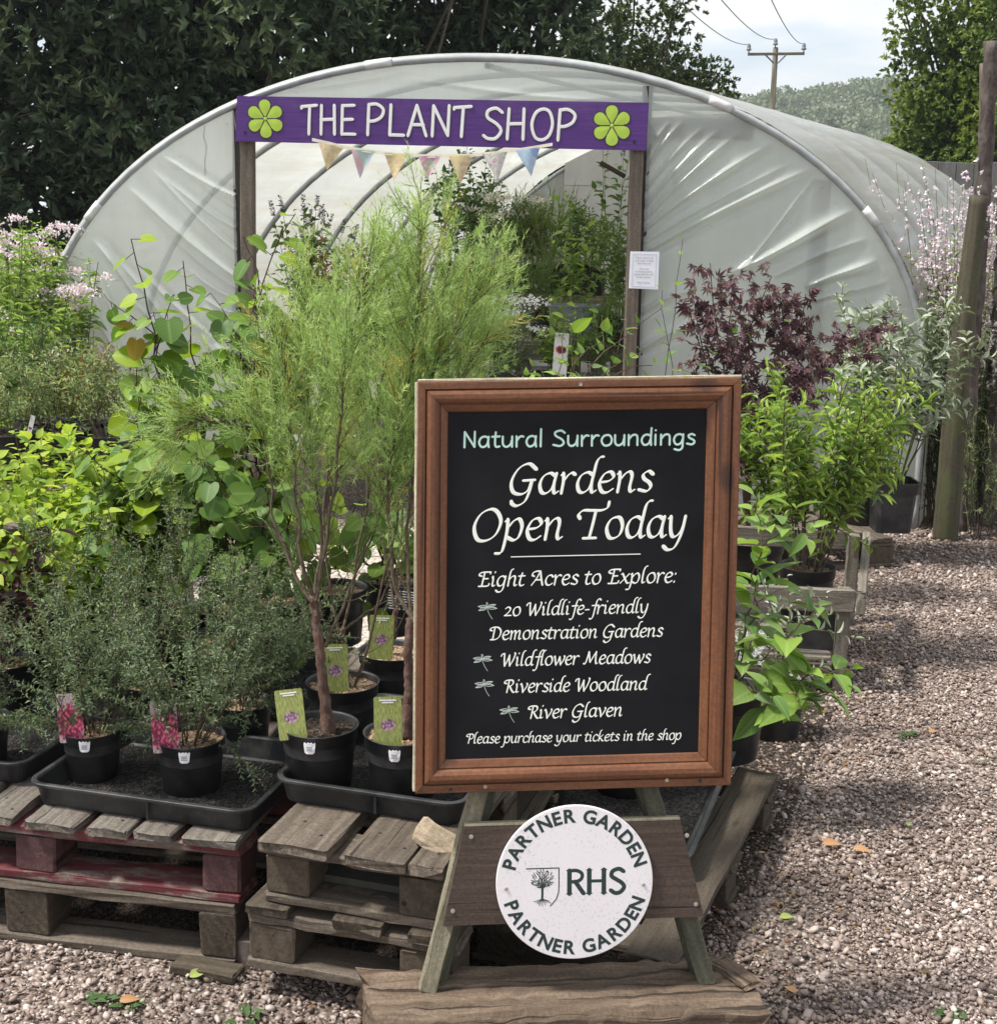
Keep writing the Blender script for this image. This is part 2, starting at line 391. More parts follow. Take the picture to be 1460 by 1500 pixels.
def film(name, tr, tl, base, wrinkle_axis=(1, 1, 1), rough=.22, wr=.25, streak=None):
    t = NT(name); g = t.attr('gc')
    n1 = t.noise(t.mapping(g, wrinkle_axis), 2.0, 5, .6, .5); n2 = t.noise(g, 2.0, 4)
    bm = t.bump(n1, wr, .02)
    col = t.mix(t.ramp(n2, [(.3, 0.0), (.75, 1.0)]), base, tuple(x * .86 for x in base))
    if streak:
        col = t.mix(t.math('MULTIPLY', t.ramp(t.noise(t.mapping(g, streak[0]), 1.0, 6, .65), [(.42, 0.0), (.72, 1.0)]), streak[2]), col, streak[1])
    gz = t.n('ShaderNodeSeparateXYZ'); t.l(t.n('ShaderNodeNewGeometry').outputs['Position'], gz.inputs[0])
    runs = t.ramp(t.noise(t.mapping(t.n('ShaderNodeNewGeometry').outputs['Position'], (9, 9, .9)), 1.6, 5, .65), [(.48, 0.0), (.75, 1.0)])
    low = t.ramp(gz.outputs[2], [(.25, 1.0), (1.6, .25)])
    col = t.mix(t.math('MULTIPLY', t.math('MULTIPLY', runs, low), .55), col, (.33, .35, .25))
    spk = t.ramp(t.noise(t.n('ShaderNodeNewGeometry').outputs['Position'], 42, 3, .7), [(.66, 0.0), (.74, 1.0)]); col = t.mix(t.math('MULTIPLY', spk, .35), col, (.25, .25, .2))
    p = t.bsdf(col, rough, bm, .8)
    tlb = t.n('ShaderNodeBsdfTranslucent'); t.l(col, tlb.inputs['Color']); 
    tp = t.n('ShaderNodeBsdfTransparent'); tp.inputs['Color'].default_value = (.95, .97, .95, 1)
    m1 = t.n('ShaderNodeMixShader'); m1.inputs[0].default_value = tl; t.l(p, m1.inputs[1]); t.l(tlb.outputs[0], m1.inputs[2])
    m2 = t.n('ShaderNodeMixShader'); m2.inputs[0].default_value = tr; t.l(m1.outputs[0], m2.inputs[1]); t.l(tp.outputs[0], m2.inputs[2])
    return t.done(m2.outputs[0])
M['film'] = film('polythene film front', .23, .40, (.66, .70, .665), (3, 3, 3), .12, .22)
M['film_side'] = film('polythene film side', .12, .50, (.66, .68, .655), (4, 1.2, 4), .22, .5, ((9, .8, 9), (.46, .40, .30), .55))

def leafmat(name, stops, transl=.35, rough=.45, spec=.4, vein=.35, tboost=1.5):
    """stops run over the per-leaf random value; lf = (along, across, random)"""
    t = NT(name); lf = t.attr('lf'); sp = t.n('ShaderNodeSeparateXYZ'); t.l(lf, sp.inputs[0])
    n = len(stops)
    col = t.ramp(sp.outputs[2], [(i / max(n - 1, 1), c) for i, c in enumerate(stops)])
    if vein:
        mid = t.ramp(t.math('ABSOLUTE', sp.outputs[1]), [(.0, 1.0), (.16, 0.0)])
        v2 = t.math('ADD', t.math('MULTIPLY', sp.outputs[0], 7.0), t.math('MULTIPLY', t.math('ABSOLUTE', sp.outputs[1]), -2.6))
        ven = t.ramp(t.math('ABSOLUTE', t.math('SUBTRACT', t.math('FRACT', v2), .5)), [(.0, .55), (.12, 0.0)])
        vf = t.math('MULTIPLY', t.math('MAXIMUM', mid, ven), vein)
        lite = t.mix(.5, col, (.55, .65, .30)); col = t.mix(vf, col, lite)
    p = t.bsdf(col, min(rough + .06, .9), None, spec * .6)
    tb = t.n('ShaderNodeBsdfTranslucent')
    tcol = t.mix(1.0, col, (tboost, tboost * 1.02, tboost * (1.0 if tboost == 1.1 else .62)), 'MULTIPLY'); t.l(tcol, tb.inputs['Color'])
    m = t.n('ShaderNodeMixShader'); m.inputs[0].default_value = transl; t.l(p, m.inputs[1]); t.l(tb.outputs[0], m.inputs[2])
    return t.done(m.outputs[0])
LM = {}
LM['laurel'] = leafmat('laurel leaf', [(0.027, 0.046, 0.023), (0.049, 0.078, 0.038), (0.084, 0.124, 0.060), (0.155, 0.203, 0.098)], .10, .34, .6, 0)
LM['loose'] = leafmat('loose tree leaf', [(.035, .05, .018), (.07, .095, .035), (.13, .15, .06)], .3, .5, .3, 0)
LM['righttree'] = leafmat('hedgerow tree leaf', [(0.048, 0.078, 0.022), (0.090, 0.138, 0.033), (0.156, 0.210, 0.046), (0.228, 0.264, 0.066)], .32, .5, .3, 0)
LM['far'] = leafmat('hazed distant leaf', [(.12, .155, .09), (.155, .19, .115), (.19, .22, .145), (.23, .25, .19)], .2, .7, .2, 0)  # paled tones: distance haze is put into the leaf colour
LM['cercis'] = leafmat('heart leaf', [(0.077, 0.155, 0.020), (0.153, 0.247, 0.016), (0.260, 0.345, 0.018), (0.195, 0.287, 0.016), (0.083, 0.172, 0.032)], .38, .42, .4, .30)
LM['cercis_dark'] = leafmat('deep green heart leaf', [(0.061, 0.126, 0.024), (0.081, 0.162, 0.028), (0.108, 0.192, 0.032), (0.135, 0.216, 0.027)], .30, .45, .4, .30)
LM['cercis_old'] = leafmat('yellowing heart leaf', [(.30, .22, .03), (.38, .25, .05)], .35, .5, .3, .2)
LM['lime'] = leafmat('yellow green leaf', [(0.137, 0.237, 0.036), (0.221, 0.323, 0.039), (0.304, 0.388, 0.054), (0.378, 0.431, 0.081)], .42, .45, .4, .2)
LM['tea'] = leafmat('tea tree leaf', [(.068, .105, .062), (.105, .152, .084), (.15, .205, .11), (.235, .285, .17)], .30, .5, .35, 0)
LM['feather'] = leafmat('feathery tamarisk needle', [(0.188, 0.286, 0.109), (0.251, 0.361, 0.140), (0.326, 0.435, 0.172), (0.401, 0.481, 0.199)], .48, .6, .2, 0, 1.4)
LM['feather_old'] = leafmat('bronzed tamarisk needle', [(.24, .26, .06), (.33, .32, .08), (.38, .34, .11)], .42, .6, .2, 0, 1.3)
LM['cotinus'] = leafmat('dark purple leaf', [(.035, .016, .025), (.055, .03, .042), (.10, .012, .025)], .25, .4, .5, .2)
LM['acer'] = leafmat('purple maple leaf', [(0.069, 0.032, 0.046), (0.109, 0.050, 0.070), (0.155, 0.075, 0.096), (0.161, 0.120, 0.102)], .25, .5, .35, .1)
LM['choisya'] = leafmat('bright narrow leaf', [(0.076, 0.139, 0.035), (0.142, 0.230, 0.043), (0.228, 0.331, 0.053), (0.315, 0.416, 0.081)], .35, .4, .45, .25)
LM['silver'] = leafmat('silver green leaf', [(.15, .19, .13), (.22, .26, .18), (.32, .36, .28), (.42, .45, .39)], .22, .65, .25, .2)
LM['viburnum'] = leafmat('broad mid green leaf', [(0.083, 0.166, 0.044), (0.140, 0.241, 0.047), (0.211, 0.320, 0.053), (0.134, 0.192, 0.088)], .34, .42, .45, .35)
LM['bed'] = leafmat('border leaf', [(0.110, 0.190, 0.050), (0.171, 0.265, 0.065), (0.231, 0.333, 0.085), (0.308, 0.391, 0.110)], .42, .5, .3, .1)
LM['greygreen'] = leafmat('grey green leaf', [(0.133, 0.190, 0.081), (0.190, 0.258, 0.117), (0.266, 0.336, 0.171), (0.342, 0.358, 0.162)], .3, .6, .3, 0)
LM['darkgreen'] = leafmat('dark green leaf', [(0.039, 0.078, 0.024), (0.063, 0.120, 0.034), (0.098, 0.173, 0.048)], .25, .45, .4, .1)
LM['midgreen'] = leafmat('mid green leaf', [(0.063, 0.115, 0.027), (0.103, 0.172, 0.040), (0.155, 0.230, 0.053)], .33, .45, .4, .15)
LM['conifer'] = leafmat('dark needle', [(.016, .030, .016), (.028, .050, .026), (.042, .07, .034)], .12, .55, .3, 0)
LM['pinkflower'] = leafmat('pale pink floret', [(.66, .52, .56), (.74, .63, .66), (.80, .74, .74)], .3, .6, .2, 0, 1.1)
LM['gaura'] = leafmat('pink petal', [(.72, .55, .62), (.79, .70, .74), (.82, .79, .80)], .3, .6, .2, 0, 1.1)
LM['cream'] = leafmat('cream floret', [(.62, .60, .47), (.74, .72, .60)], .3, .6, .2, 0, 1.1)
LM['whiteflower'] = leafmat('white petal', [(.74, .74, .72), (.82, .82, .80)], .25, .6, .2, 0, 1.1)
LM['spike'] = leafmat('violet floret', [(.07, .05, .10), (.13, .10, .17), (.20, .16, .26)], .2, .6, .2, 0, 1.1)
LM['rust'] = leafmat('rusty leaf', [(.20, .09, .04), (.27, .15, .06), (.16, .13, .05)], .3, .55, .3, 0)
LM['fallen'] = leafmat('fallen leaf', [(.35, .17, .08), (.42, .25, .13)], .2, .6, .3, .3)
LM['fallen_green'] = leafmat('fallen green leaf', [(.27, .36, .09), (.33, .38, .12)], .2, .6, .3, .3)
LM['weed'] = leafmat('weed leaf', [(.04, .075, .025), (.06, .105, .035)], .2, .5, .3, .2)

def picture(name, bgc, bg2, fl, fl2, sc, cy, rx, ry):
    """printed photograph on a plant label: gc.x = across (-1..1), gc.y = up (-1..1)"""
    t = NT(name); g = t.attr('gc'); s = t.n('ShaderNodeSeparateXYZ'); t.l(g, s.inputs[0])
    b = t.ramp(t.noise(t.mapping(g, (3, 1.2, 1)), 2.6, 5, .65), [(.36, bgc), (.62, bg2)])
    vo = t.n('ShaderNodeTexVoronoi'); vo.inputs['Scale'].default_value = sc; t.l(g, vo.inputs['Vector'])
    petals = t.ramp(vo.outputs['Distance'], [(.18, fl2), (.42, fl), (.62, tuple(x * .35 for x in fl))])
    dx = t.math('MULTIPLY', s.outputs[0], 1 / rx); dy = t.math('MULTIPLY', t.math('SUBTRACT', s.outputs[1], cy), 1 / ry)
    rr = t.math('SQRT', t.math('ADD', t.math('MULTIPLY', dx, dx), t.math('MULTIPLY', dy, dy)))
    rr = t.math('ADD', rr, t.math('MULTIPLY', t.math('SUBTRACT', t.noise(g, 4.5, 4), .5), 1.5))
    col = t.mix(t.ramp(rr, [(.72, 1.0), (.95, 0.0)]), b, petals)
    return t.done(t.bsdf(col, .28, None, .5))
M['pic_pink'] = picture('magenta flower picture', (.22, .16, .17), (.50, .42, .42), (.40, .035, .11), (.55, .14, .22), 4.6, -.22, 1.45, 1.15)
M['pic_green'] = picture('green shrub picture', (.16, .19, .045), (.36, .40, .13), (.38, .20, .34), (.56, .38, .50), 6.5, -.12, .62, .30)
M['pic_red'] = picture('red and white label picture', (.62, .62, .60), (.75, .74, .73), (.5, .05, .05), (.62, .2, .2), 2.0, .7, .9, .4)
def pennant(name, a, b, c, sc=5):
    t = NT(name); g = t.attr('gc'); vo = t.n('ShaderNodeTexVoronoi'); vo.inputs['Scale'].default_value = sc; t.l(t.mapping(g, (12, 12, 12)), vo.inputs['Vector'])
    col = t.mix(t.ramp(vo.outputs['Color'], [(.4, 0.0), (.45, 1.0)]), a, b); col = t.mix(t.ramp(t.noise(t.mapping(g, (12, 12, 12)), 4, 3), [(.52, 0.0), (.58, 1.0)]), col, c)
    p = t.bsdf(col, .9, None, .1); tb = t.n('ShaderNodeBsdfTranslucent'); t.l(col, tb.inputs['Color'])
    m = t.n('ShaderNodeMixShader'); m.inputs[0].default_value = .3; t.l(p, m.inputs[1]); t.l(tb.outputs[0], m.inputs[2]); return t.done(m.outputs[0])
M['pen_yellow'] = pennant('yellow print cloth', (.66, .56, .30), (.70, .60, .36), (.62, .44, .33), 1.5)
M['pen_pink'] = pennant('pink green print cloth', (.62, .42, .44), (.42, .55, .50), (.42, .46, .62), 1.2)
M['pen_rose'] = pennant('rose print cloth', (.68, .64, .64), (.60, .33, .44), (.45, .55, .42), 2.2)
M['pen_blue'] = pennant('blue print cloth', (.30, .40, .66), (.42, .52, .72), (.45, .60, .62), 1.4)
M['cord'] = flat('cream cord', (.66, .62, .50), .9, .1)

def stone_mat():
    t = NT('gravel stones'); g = t.attr('lf'); s = t.n('ShaderNodeSeparateXYZ'); t.l(g, s.inputs[0])
    col = t.ramp(s.outputs[0], [(.0, (.060, .047, .039)), (.18, (.155, .116, .10)), (.42, (.275, .210, .178)), (.62, (.385, .308, .268)), (.80, (.52, .445, .405)), (1.0, (.70, .63, .57))])
    gg = t.n('ShaderNodeNewGeometry'); n = t.noise(gg.outputs['Position'], 260, 3)
    col = t.mix(t.math('MULTIPLY', n, .35), col, (.20, .15, .125))
    mottled = t.ramp(t.noise(gg.outputs['Position'], 1.25, 5, .62), [(.40, 1.0), (.60, 0.0)])  # broad darker patches over the stones, placed by noise
    col = t.mix(t.math('MULTIPLY', mottled, .62), col, t.mix(1.0, col, (.42, .37, .33), 'MULTIPLY'))
    grn = t.ramp(t.noise(gg.outputs['Position'], 1.9, 4, .6), [(.62, 0.0), (.72, 1.0)]); col = t.mix(t.math('MULTIPLY', grn, .30), col, (.13, .15, .06))
    return t.done(t.bsdf(col, .62, None, .35))
M['stone'] = stone_mat()
def ground_mat():
    t = NT('ground gravel'); gg = t.n('ShaderNodeNewGeometry').outputs['Position']
    vo = t.n('ShaderNodeTexVoronoi'); vo.inputs['Scale'].default_value = 88; t.l(gg, vo.inputs['Vector'])
    sep = t.n('ShaderNodeSeparateColor'); t.l(vo.outputs['Color'], sep.inputs[0])
    st = t.ramp(sep.outputs[0], [(.0, (.09, .067, .056)), (.3, (.22, .165, .138)), (.65, (.36, .285, .245)), (1.0, (.56, .49, .45))])
    edge = t.ramp(vo.outputs['Distance'], [(.35, 0.0), (.75, 1.0)])
    st = t.mix(t.math('MULTIPLY', edge, .6), st, (.05, .038, .03))
    earth = t.ramp(t.noise(gg, 3.0, 6, .6), [(.3, (.035, .027, .021)), (.7, (.085, .065, .05))])
    near = t.mix(t.ramp(t.noise(gg, 1.4, 5, .6), [(.36, .65), (.58, 0.0)]), st, earth)
    s = t.n('ShaderNodeSeparateXYZ'); t.l(gg, s.inputs[0])
    grass = t.ramp(t.noise(gg, .8, 6, .7), [(.3, (.05, .075, .02)), (.7, (.11, .15, .045))])
    far = t.ramp(t.math('MULTIPLY', s.outputs[1], .02), [(.24, 0.0), (.32, 1.0)])
    col = t.mix(far, near, grass)
    return t.done(t.bsdf(col, .9, t.bump(t.math('SUBTRACT', 1.0, vo.outputs['Distance']), .8, .012), .2))
M['ground'] = ground_mat()
def pale_gravel():
    t = NT('pale gravel'); gg = t.n('ShaderNodeNewGeometry').outputs['Position']
    vo = t.n('ShaderNodeTexVoronoi'); vo.inputs['Scale'].default_value = 75; t.l(gg, vo.inputs['Vector'])
    sep = t.n('ShaderNodeSeparateColor'); t.l(vo.outputs['Color'], sep.inputs[0])
    st = t.ramp(sep.outputs[0], [(.0, (.20, .165, .13)), (.35, (.35, .30, .25)), (1.0, (.54, .49, .43))])
    st = t.mix(t.math('MULTIPLY', t.ramp(vo.outputs['Distance'], [(.4, 0.0), (.8, 1.0)]), .4), st, (.22, .17, .13))
    return t.done(t.bsdf(st, .9, t.bump(t.math('SUBTRACT', 1.0, vo.outputs['Distance']), .7, .012), .2))
M['pale'] = pale_gravel()
def hillmat():
    t = NT('hill field'); gg = t.n('ShaderNodeNewGeometry').outputs['Position']
    return t.done(t.bsdf(t.ramp(t.noise(gg, .05, 5), [(.3, (.07, .10, .04)), (.7, (.13, .16, .07))]), .95, None, .1))
M['hill'] = hillmat()
# ------------------------------------------------------------------ leaves
# template: list of rows (u, half width, mid drop) -> verts left, mid, right
def leaf_tpl(rows, curl=.12, fold=.16, heart=False):
    vs, fs = [], []
    for i, (u, hw) in enumerate(rows):
        if hw == 0:
            vs.append((u, 0, -curl * u * u))
        else:
            um = max(u, 0.0)
            vs += [(u, -hw, fold * hw - curl * u * u), (um, 0, -curl * um * um), (u, hw, fold * hw - curl * u * u)]
    idx = 0; prev = None
    for (u, hw) in rows:
        cur = (idx,) if hw == 0 else (idx, idx+1, idx+2)
        idx += len(cur)
        if prev:
            if len(prev) == 1 and len(cur) == 3: fs += [(prev[0], cur[1], cur[0]), (prev[0], cur[2], cur[1])]
            elif len(prev) == 3 and len(cur) == 1: fs += [(prev[0], prev[1], cur[0]), (prev[1], prev[2], cur[0])]
            elif len(prev) == 3: fs += [(prev[0], prev[1], cur[1], cur[0]), (prev[1], prev[2], cur[2], cur[1])]
        prev = cur
    return np.array(vs, float), fs
T = {
 'ovate': leaf_tpl([(0, 0), (.10, .52), (.30, .95), (.55, .86), (.80, .42), (1, 0)], .18),
 'broad': leaf_tpl([(0, 0), (.07, .52), (.20, .90), (.36, 1.0), (.55, .88), (.74, .55), (.90, .20), (1, 0)], .26, .10),
 'heart': leaf_tpl([(-.13, .42), (-.05, .80), (.18, 1.0), (.45, .97), (.72, .72), (.90, .38), (.97, .14), (1, 0)], .10, .10),
 'lance': leaf_tpl([(0, 0), (.25, .8), (.5, 1.0), (.78, .55), (1, 0)], .22),
 'simple': leaf_tpl([(0, 0), (.42, 1.0), (1, 0)], .10, .2),
 'thin': (np.array([(0, -1, 0), (0, 1, 0), (1, 0, -.03)], float), [(0, 1, 2)]),
 'palm': None,
}
class Fol:
    """collects leaves per template, vectorised, and links them as ONE mesh"""
    def __init__(s): s.b = []
    def put(s, tpl, P, D, N, L, W, tint, wave=0.0):
        P = np.asarray(P, float).reshape(-1, 3); n = len(P)
        if n == 0: return
        D = nrm(D).reshape(-1, 3); N = np.asarray(N, float).reshape(-1, 3)
        N = nrm(N - D * np.sum(N * D, 1, keepdims=True)); Sd = np.cross(D, N)
        L = np.broadcast_to(L, n).reshape(n, 1, 1); W = np.broadcast_to(W, n).reshape(n, 1, 1); tint = np.broadcast_to(tint, n)
        tv, tf = T[tpl]
        k = len(tv)
        vs = P[:, None, :] + D[:, None, :] * (tv[None, :, 0:1] * L) + Sd[:, None, :] * (tv[None, :, 1:2] * W * .5) + N[:, None, :] * (tv[None, :, 2:3] * L)
        lf = np.zeros((n, k, 3)); lf[:, :, 0] = tv[:, 0]; lf[:, :, 1] = tv[:, 1] / max(abs(tv[:, 1]).max(), 1e-6); lf[:, :, 2] = tint[:, None]
        s.b.append((vs.reshape(-1, 3), lf.reshape(-1, 3), tf, n, k))
    def build(s, name, mat, parent=None, loc=None):
        V_, A_, Lp, tot = [], [], [], []; off = 0
        for vs, lf, tf, n, k in s.b:
            V_.append(vs); A_.append(lf)
            base = (np.arange(n) * k + off)[:, None]
            fl = np.array([i for f in tf for i in f]); ft = np.array([len(f) for f in tf])
            Lp.append((base + fl[None, :]).ravel()); tot.append(np.tile(ft, n)); off += n * k
        if not V_: return None
        tot = np.concatenate(tot); st = np.concatenate([[0], np.cumsum(tot)[:-1]])
        return fast_mesh(name, np.concatenate(V_), np.concatenate(Lp), st, tot, mat, parent, {'lf': np.concatenate(A_)}, True, loc)

def stem_pts(rng, p0, d, length, n=9, wander=.12, trop=.25, droop=0.0):
    p = np.asarray(p0, float); d = nrm(d); pts = [p.copy()]
    for i in range(n - 1):
        d = nrm(d + rng.normal(size=3) * wander + V(0, 0, trop * .25 - droop * .35 * (i / n)))
        p = p + d * (length / (n - 1)); pts.append(p.copy())
    return np.array(pts)
def along(pts, ts):
    seg = np.linalg.norm(np.diff(pts, axis=0), axis=1); cum = np.concatenate([[0], np.cumsum(seg)]); s = np.asarray(ts) * cum[-1]
    P = np.stack([np.interp(s, cum, pts[:, k]) for k in range(3)], 1)
    i = np.clip(np.searchsorted(cum, s, 'right') - 1, 0, len(seg) - 1)
    return P, nrm(pts[i + 1] - pts[i]), cum[-1]
def leaves_on(fol, rng, pts, tpl, L, W, spacing, ang=55, t0=.1, t1=1.0, pair=False, tint=(0, 1), droop=.15, petiole=.0, ljit=.25, upN=.6, tipsmall=.5, flatten=0.0, face=0.0):
    _, _, tot = along(pts, [0])
    n = max(int(tot * (t1 - t0) / spacing), 1)
    ts = np.linspace(t0, t1, n + 1)[1:] if n > 1 else np.array([t1]); ts = np.clip(ts + rng.normal(size=len(ts)) * .2 * (t1 - t0) / n, 0, 1)
    ph = np.arange(len(ts)) * (math.pi / 2 if pair else 2.4) + rng.uniform(0, 6)
    if pair: ts = np.repeat(ts, 2); ph = np.repeat(ph, 2); ph[1::2] += math.pi
    ph = ph + rng.normal(size=len(ts)) * .3
    P, Tn, _ = along(pts, ts); k = len(ts)
    ref = np.where(np.abs(Tn[:, 2:3]) < .9, V(0, 0, 1)[None], V(1, 0, 0)[None]); A = nrm(np.cross(Tn, ref)); B = np.cross(Tn, A)
    Rd = A * np.cos(ph)[:, None] + B * np.sin(ph)[:, None]
    Rd[:, 2] *= (1 - flatten); Rd = nrm(Rd)
    a = R(ang) + rng.normal(size=k) * .2
    D = Tn * np.cos(a)[:, None] + Rd * np.sin(a)[:, None]; D[:, 2] -= droop * (.6 + rng.random(k) * .8)
    D = nrm(D); N = Tn * np.sin(a)[:, None] - Rd * np.cos(a)[:, None]
    N = N + V(0, -face, upN) + rng.normal(size=(k, 3)) * .25
    sz = (1 + rng.uniform(-ljit, ljit, k)) * (1 - (1 - tipsmall) * np.clip((ts - .75) / .25, 0, 1))
    fol.put(tpl, P + D * (petiole * L), D, N, L * sz, W * sz * (1 + rng.uniform(-.12, .12, k)), rng.uniform(tint[0], tint[1], k))
    return P, D

def palmate(fol, rng, P, D, N, L, tint, lobes=5, spread=70, w=.2):
    D = nrm(D); N = nrm(N - D * np.sum(N * D, 1, keepdims=True)); Sd = np.cross(D, N)
    for j in range(lobes):
        a = R(-spread + 2 * spread * j / (lobes - 1)); l = L * (1 - .35 * abs(a) / R(spread))
        fol.put('simple', P, D * math.cos(a) + Sd * math.sin(a), N, l, l * w, tint)

def fill_stems(rng, base, n, h, spread, r, wander=.08, trop=.2, seg=9, hj=.2, lean=(0, 0)):
    out = []
    for i in range(n):
        a = rng.uniform(0, 2 * math.pi); q = math.sqrt(rng.random())
        d = V(math.cos(a) * q * spread + lean[0], math.sin(a) * q * spread + lean[1], 1)
        p0 = np.asarray(base) + V(math.cos(a), math.sin(a), 0) * q * r
        out.append(stem_pts(rng, p0, d, h * (1 + rng.uniform(-hj, hj * .4)), seg, wander, trop))
    return out

# ------------------------------------------------------------------ pots
def pot_parts(parent, c, Rr, h, mat='pot', soilm='bark_chips', fill=.88, sticker=False, face=(0, -1)):
    """round nursery pot: rim radius Rr, height h, base centre c"""
    m = MB()
    rb = Rr * .80
    prof = [(rb * .9, 0), (rb, .004), (rb + (Rr*.93 - rb) * .8, h * .78), (Rr * .955, h * .80), (Rr * .97, h * .985), (Rr * 1.0, h), (Rr * .965, h * 1.002), (Rr * .93, h * .97), (Rr * .90, h * .6)]
    lathe(m, c, prof, 30)
    p = m.build('pot', M[mat], parent, True)
    s = MB(); rng = rs(); vs = [np.asarray(c) + V(0, 0, h * fill + .006)]; k = 26; fs = []
    for ring in (0.5, 1.0):
        for i in range(k):
            t = 2 * math.pi * i / k
            vs.append(np.asarray(c) + V(math.cos(t) * Rr * .925 * ring, math.sin(t) * Rr * .925 * ring, h * fill + rng.normal() * .003))
    for i in range(k):
        j = (i + 1) % k
        fs += [(0, 1 + i, 1 + j), (1 + i, 1 + k + i, 1 + k + j, 1 + j)]
    s.add(vs, fs); s.build('soil', M[soilm], parent, True)
    if sticker:
        st = MB(); f = nrm(V(face[0], face[1], 0)); sd = np.cross(f, V(0, 0, 1)) * -1
        o = np.asarray(c) + f * (Rr * .985) + V(0, 0, h * .84)
        wv = .0125
        shp = [(-.9, 1), (-.55, .72), (-.3, 1), (0, .8), (.3, 1), (.55, .72), (.9, 1), (1, .75), (.82, -.75), (.5, -1), (-.5, -1), (-.82, -.75), (-1, .75)]
        vs = [o + sd * (x * wv) + V(0, 0, y * wv) - f * (Rr - math.sqrt(max(Rr**2 - (x*wv)**2, 0))) for x, y in shp]
        n = len(vs); vs2 = [v + f * .0022 for v in vs]
        st.add(vs + vs2, [tuple(range(n)), tuple(range(2*n-1, n-1, -1))] + [(i, (i+1) % n + 0, (i+1) % n + n, i + n) for i in range(n)])
        sk = st.build('sticker', M['white_plastic'], p)
        tx = MB()
        for r_, (y, wd) in enumerate([(.25, .5), (-.05, .45), (-.35, .5)]):
            slab(tx, o + f * .0030 + V(0, 0, y * wv), sd * wd * wv, V(0, 0, wv * .09), f * .0004)
        WLOC[sk.name] = WLOC[parent.name]
        tx.build('sticker_print', M['grey_ink'], p)
    return p
def pot_label(parent, base, wd, ht, pic, lean=(0, .25), yaw=0.0, roll=0.0, white=True):
    """printed card pushed into the pot"""
    up = nrm(V(math.sin(roll) + lean[0], lean[1], 1)); sd = V(math.cos(yaw), math.sin(yaw), 0); sd = nrm(sd - up * np.dot(sd, up)); f = np.cross(sd, up)
    m = MB(); c = np.asarray(base) + up * ht * .5
    pr = []; r_ = .12
    for sx, sy, a0 in ((1, 1, 0), (-1, 1, 90), (-1, -1, 180), (1, -1, 270)):
        for a in (0, 45, 90):
            pr.append((sx * (1 - r_) + r_ * math.cos(R(a0 + a)), sy * (1 - r_ * wd / ht) + r_ * wd / ht * math.sin(R(a0 + a))))
    n = len(pr); vs = []; gc = []
    for dz in (.0004, -.0004):
        for x, y in pr: vs.append(c + sd * x * wd / 2 + up * y * ht / 2 + f * dz); gc.append((x, y * ht / wd / 1.6, 0))
    m.add(vs, [tuple(range(n)), tuple(range(2*n-1, n-1, -1))] + [(i, (i+1) % n, (i+1) % n + n, i + n)[::-1] for i in range(n)], gc)
    o = m.build('plant_label', M[pic], parent)
    if white:
        t = MB()
        for k, (y, l) in enumerate(((.86, .6), (.77, .42))): slab(t, c + up * y * ht / 2 + f * .0008, sd * wd * l / 2, up * ht * .012, f * .0002)
        t.build('label_print', M['white_plastic'], o)
    return o
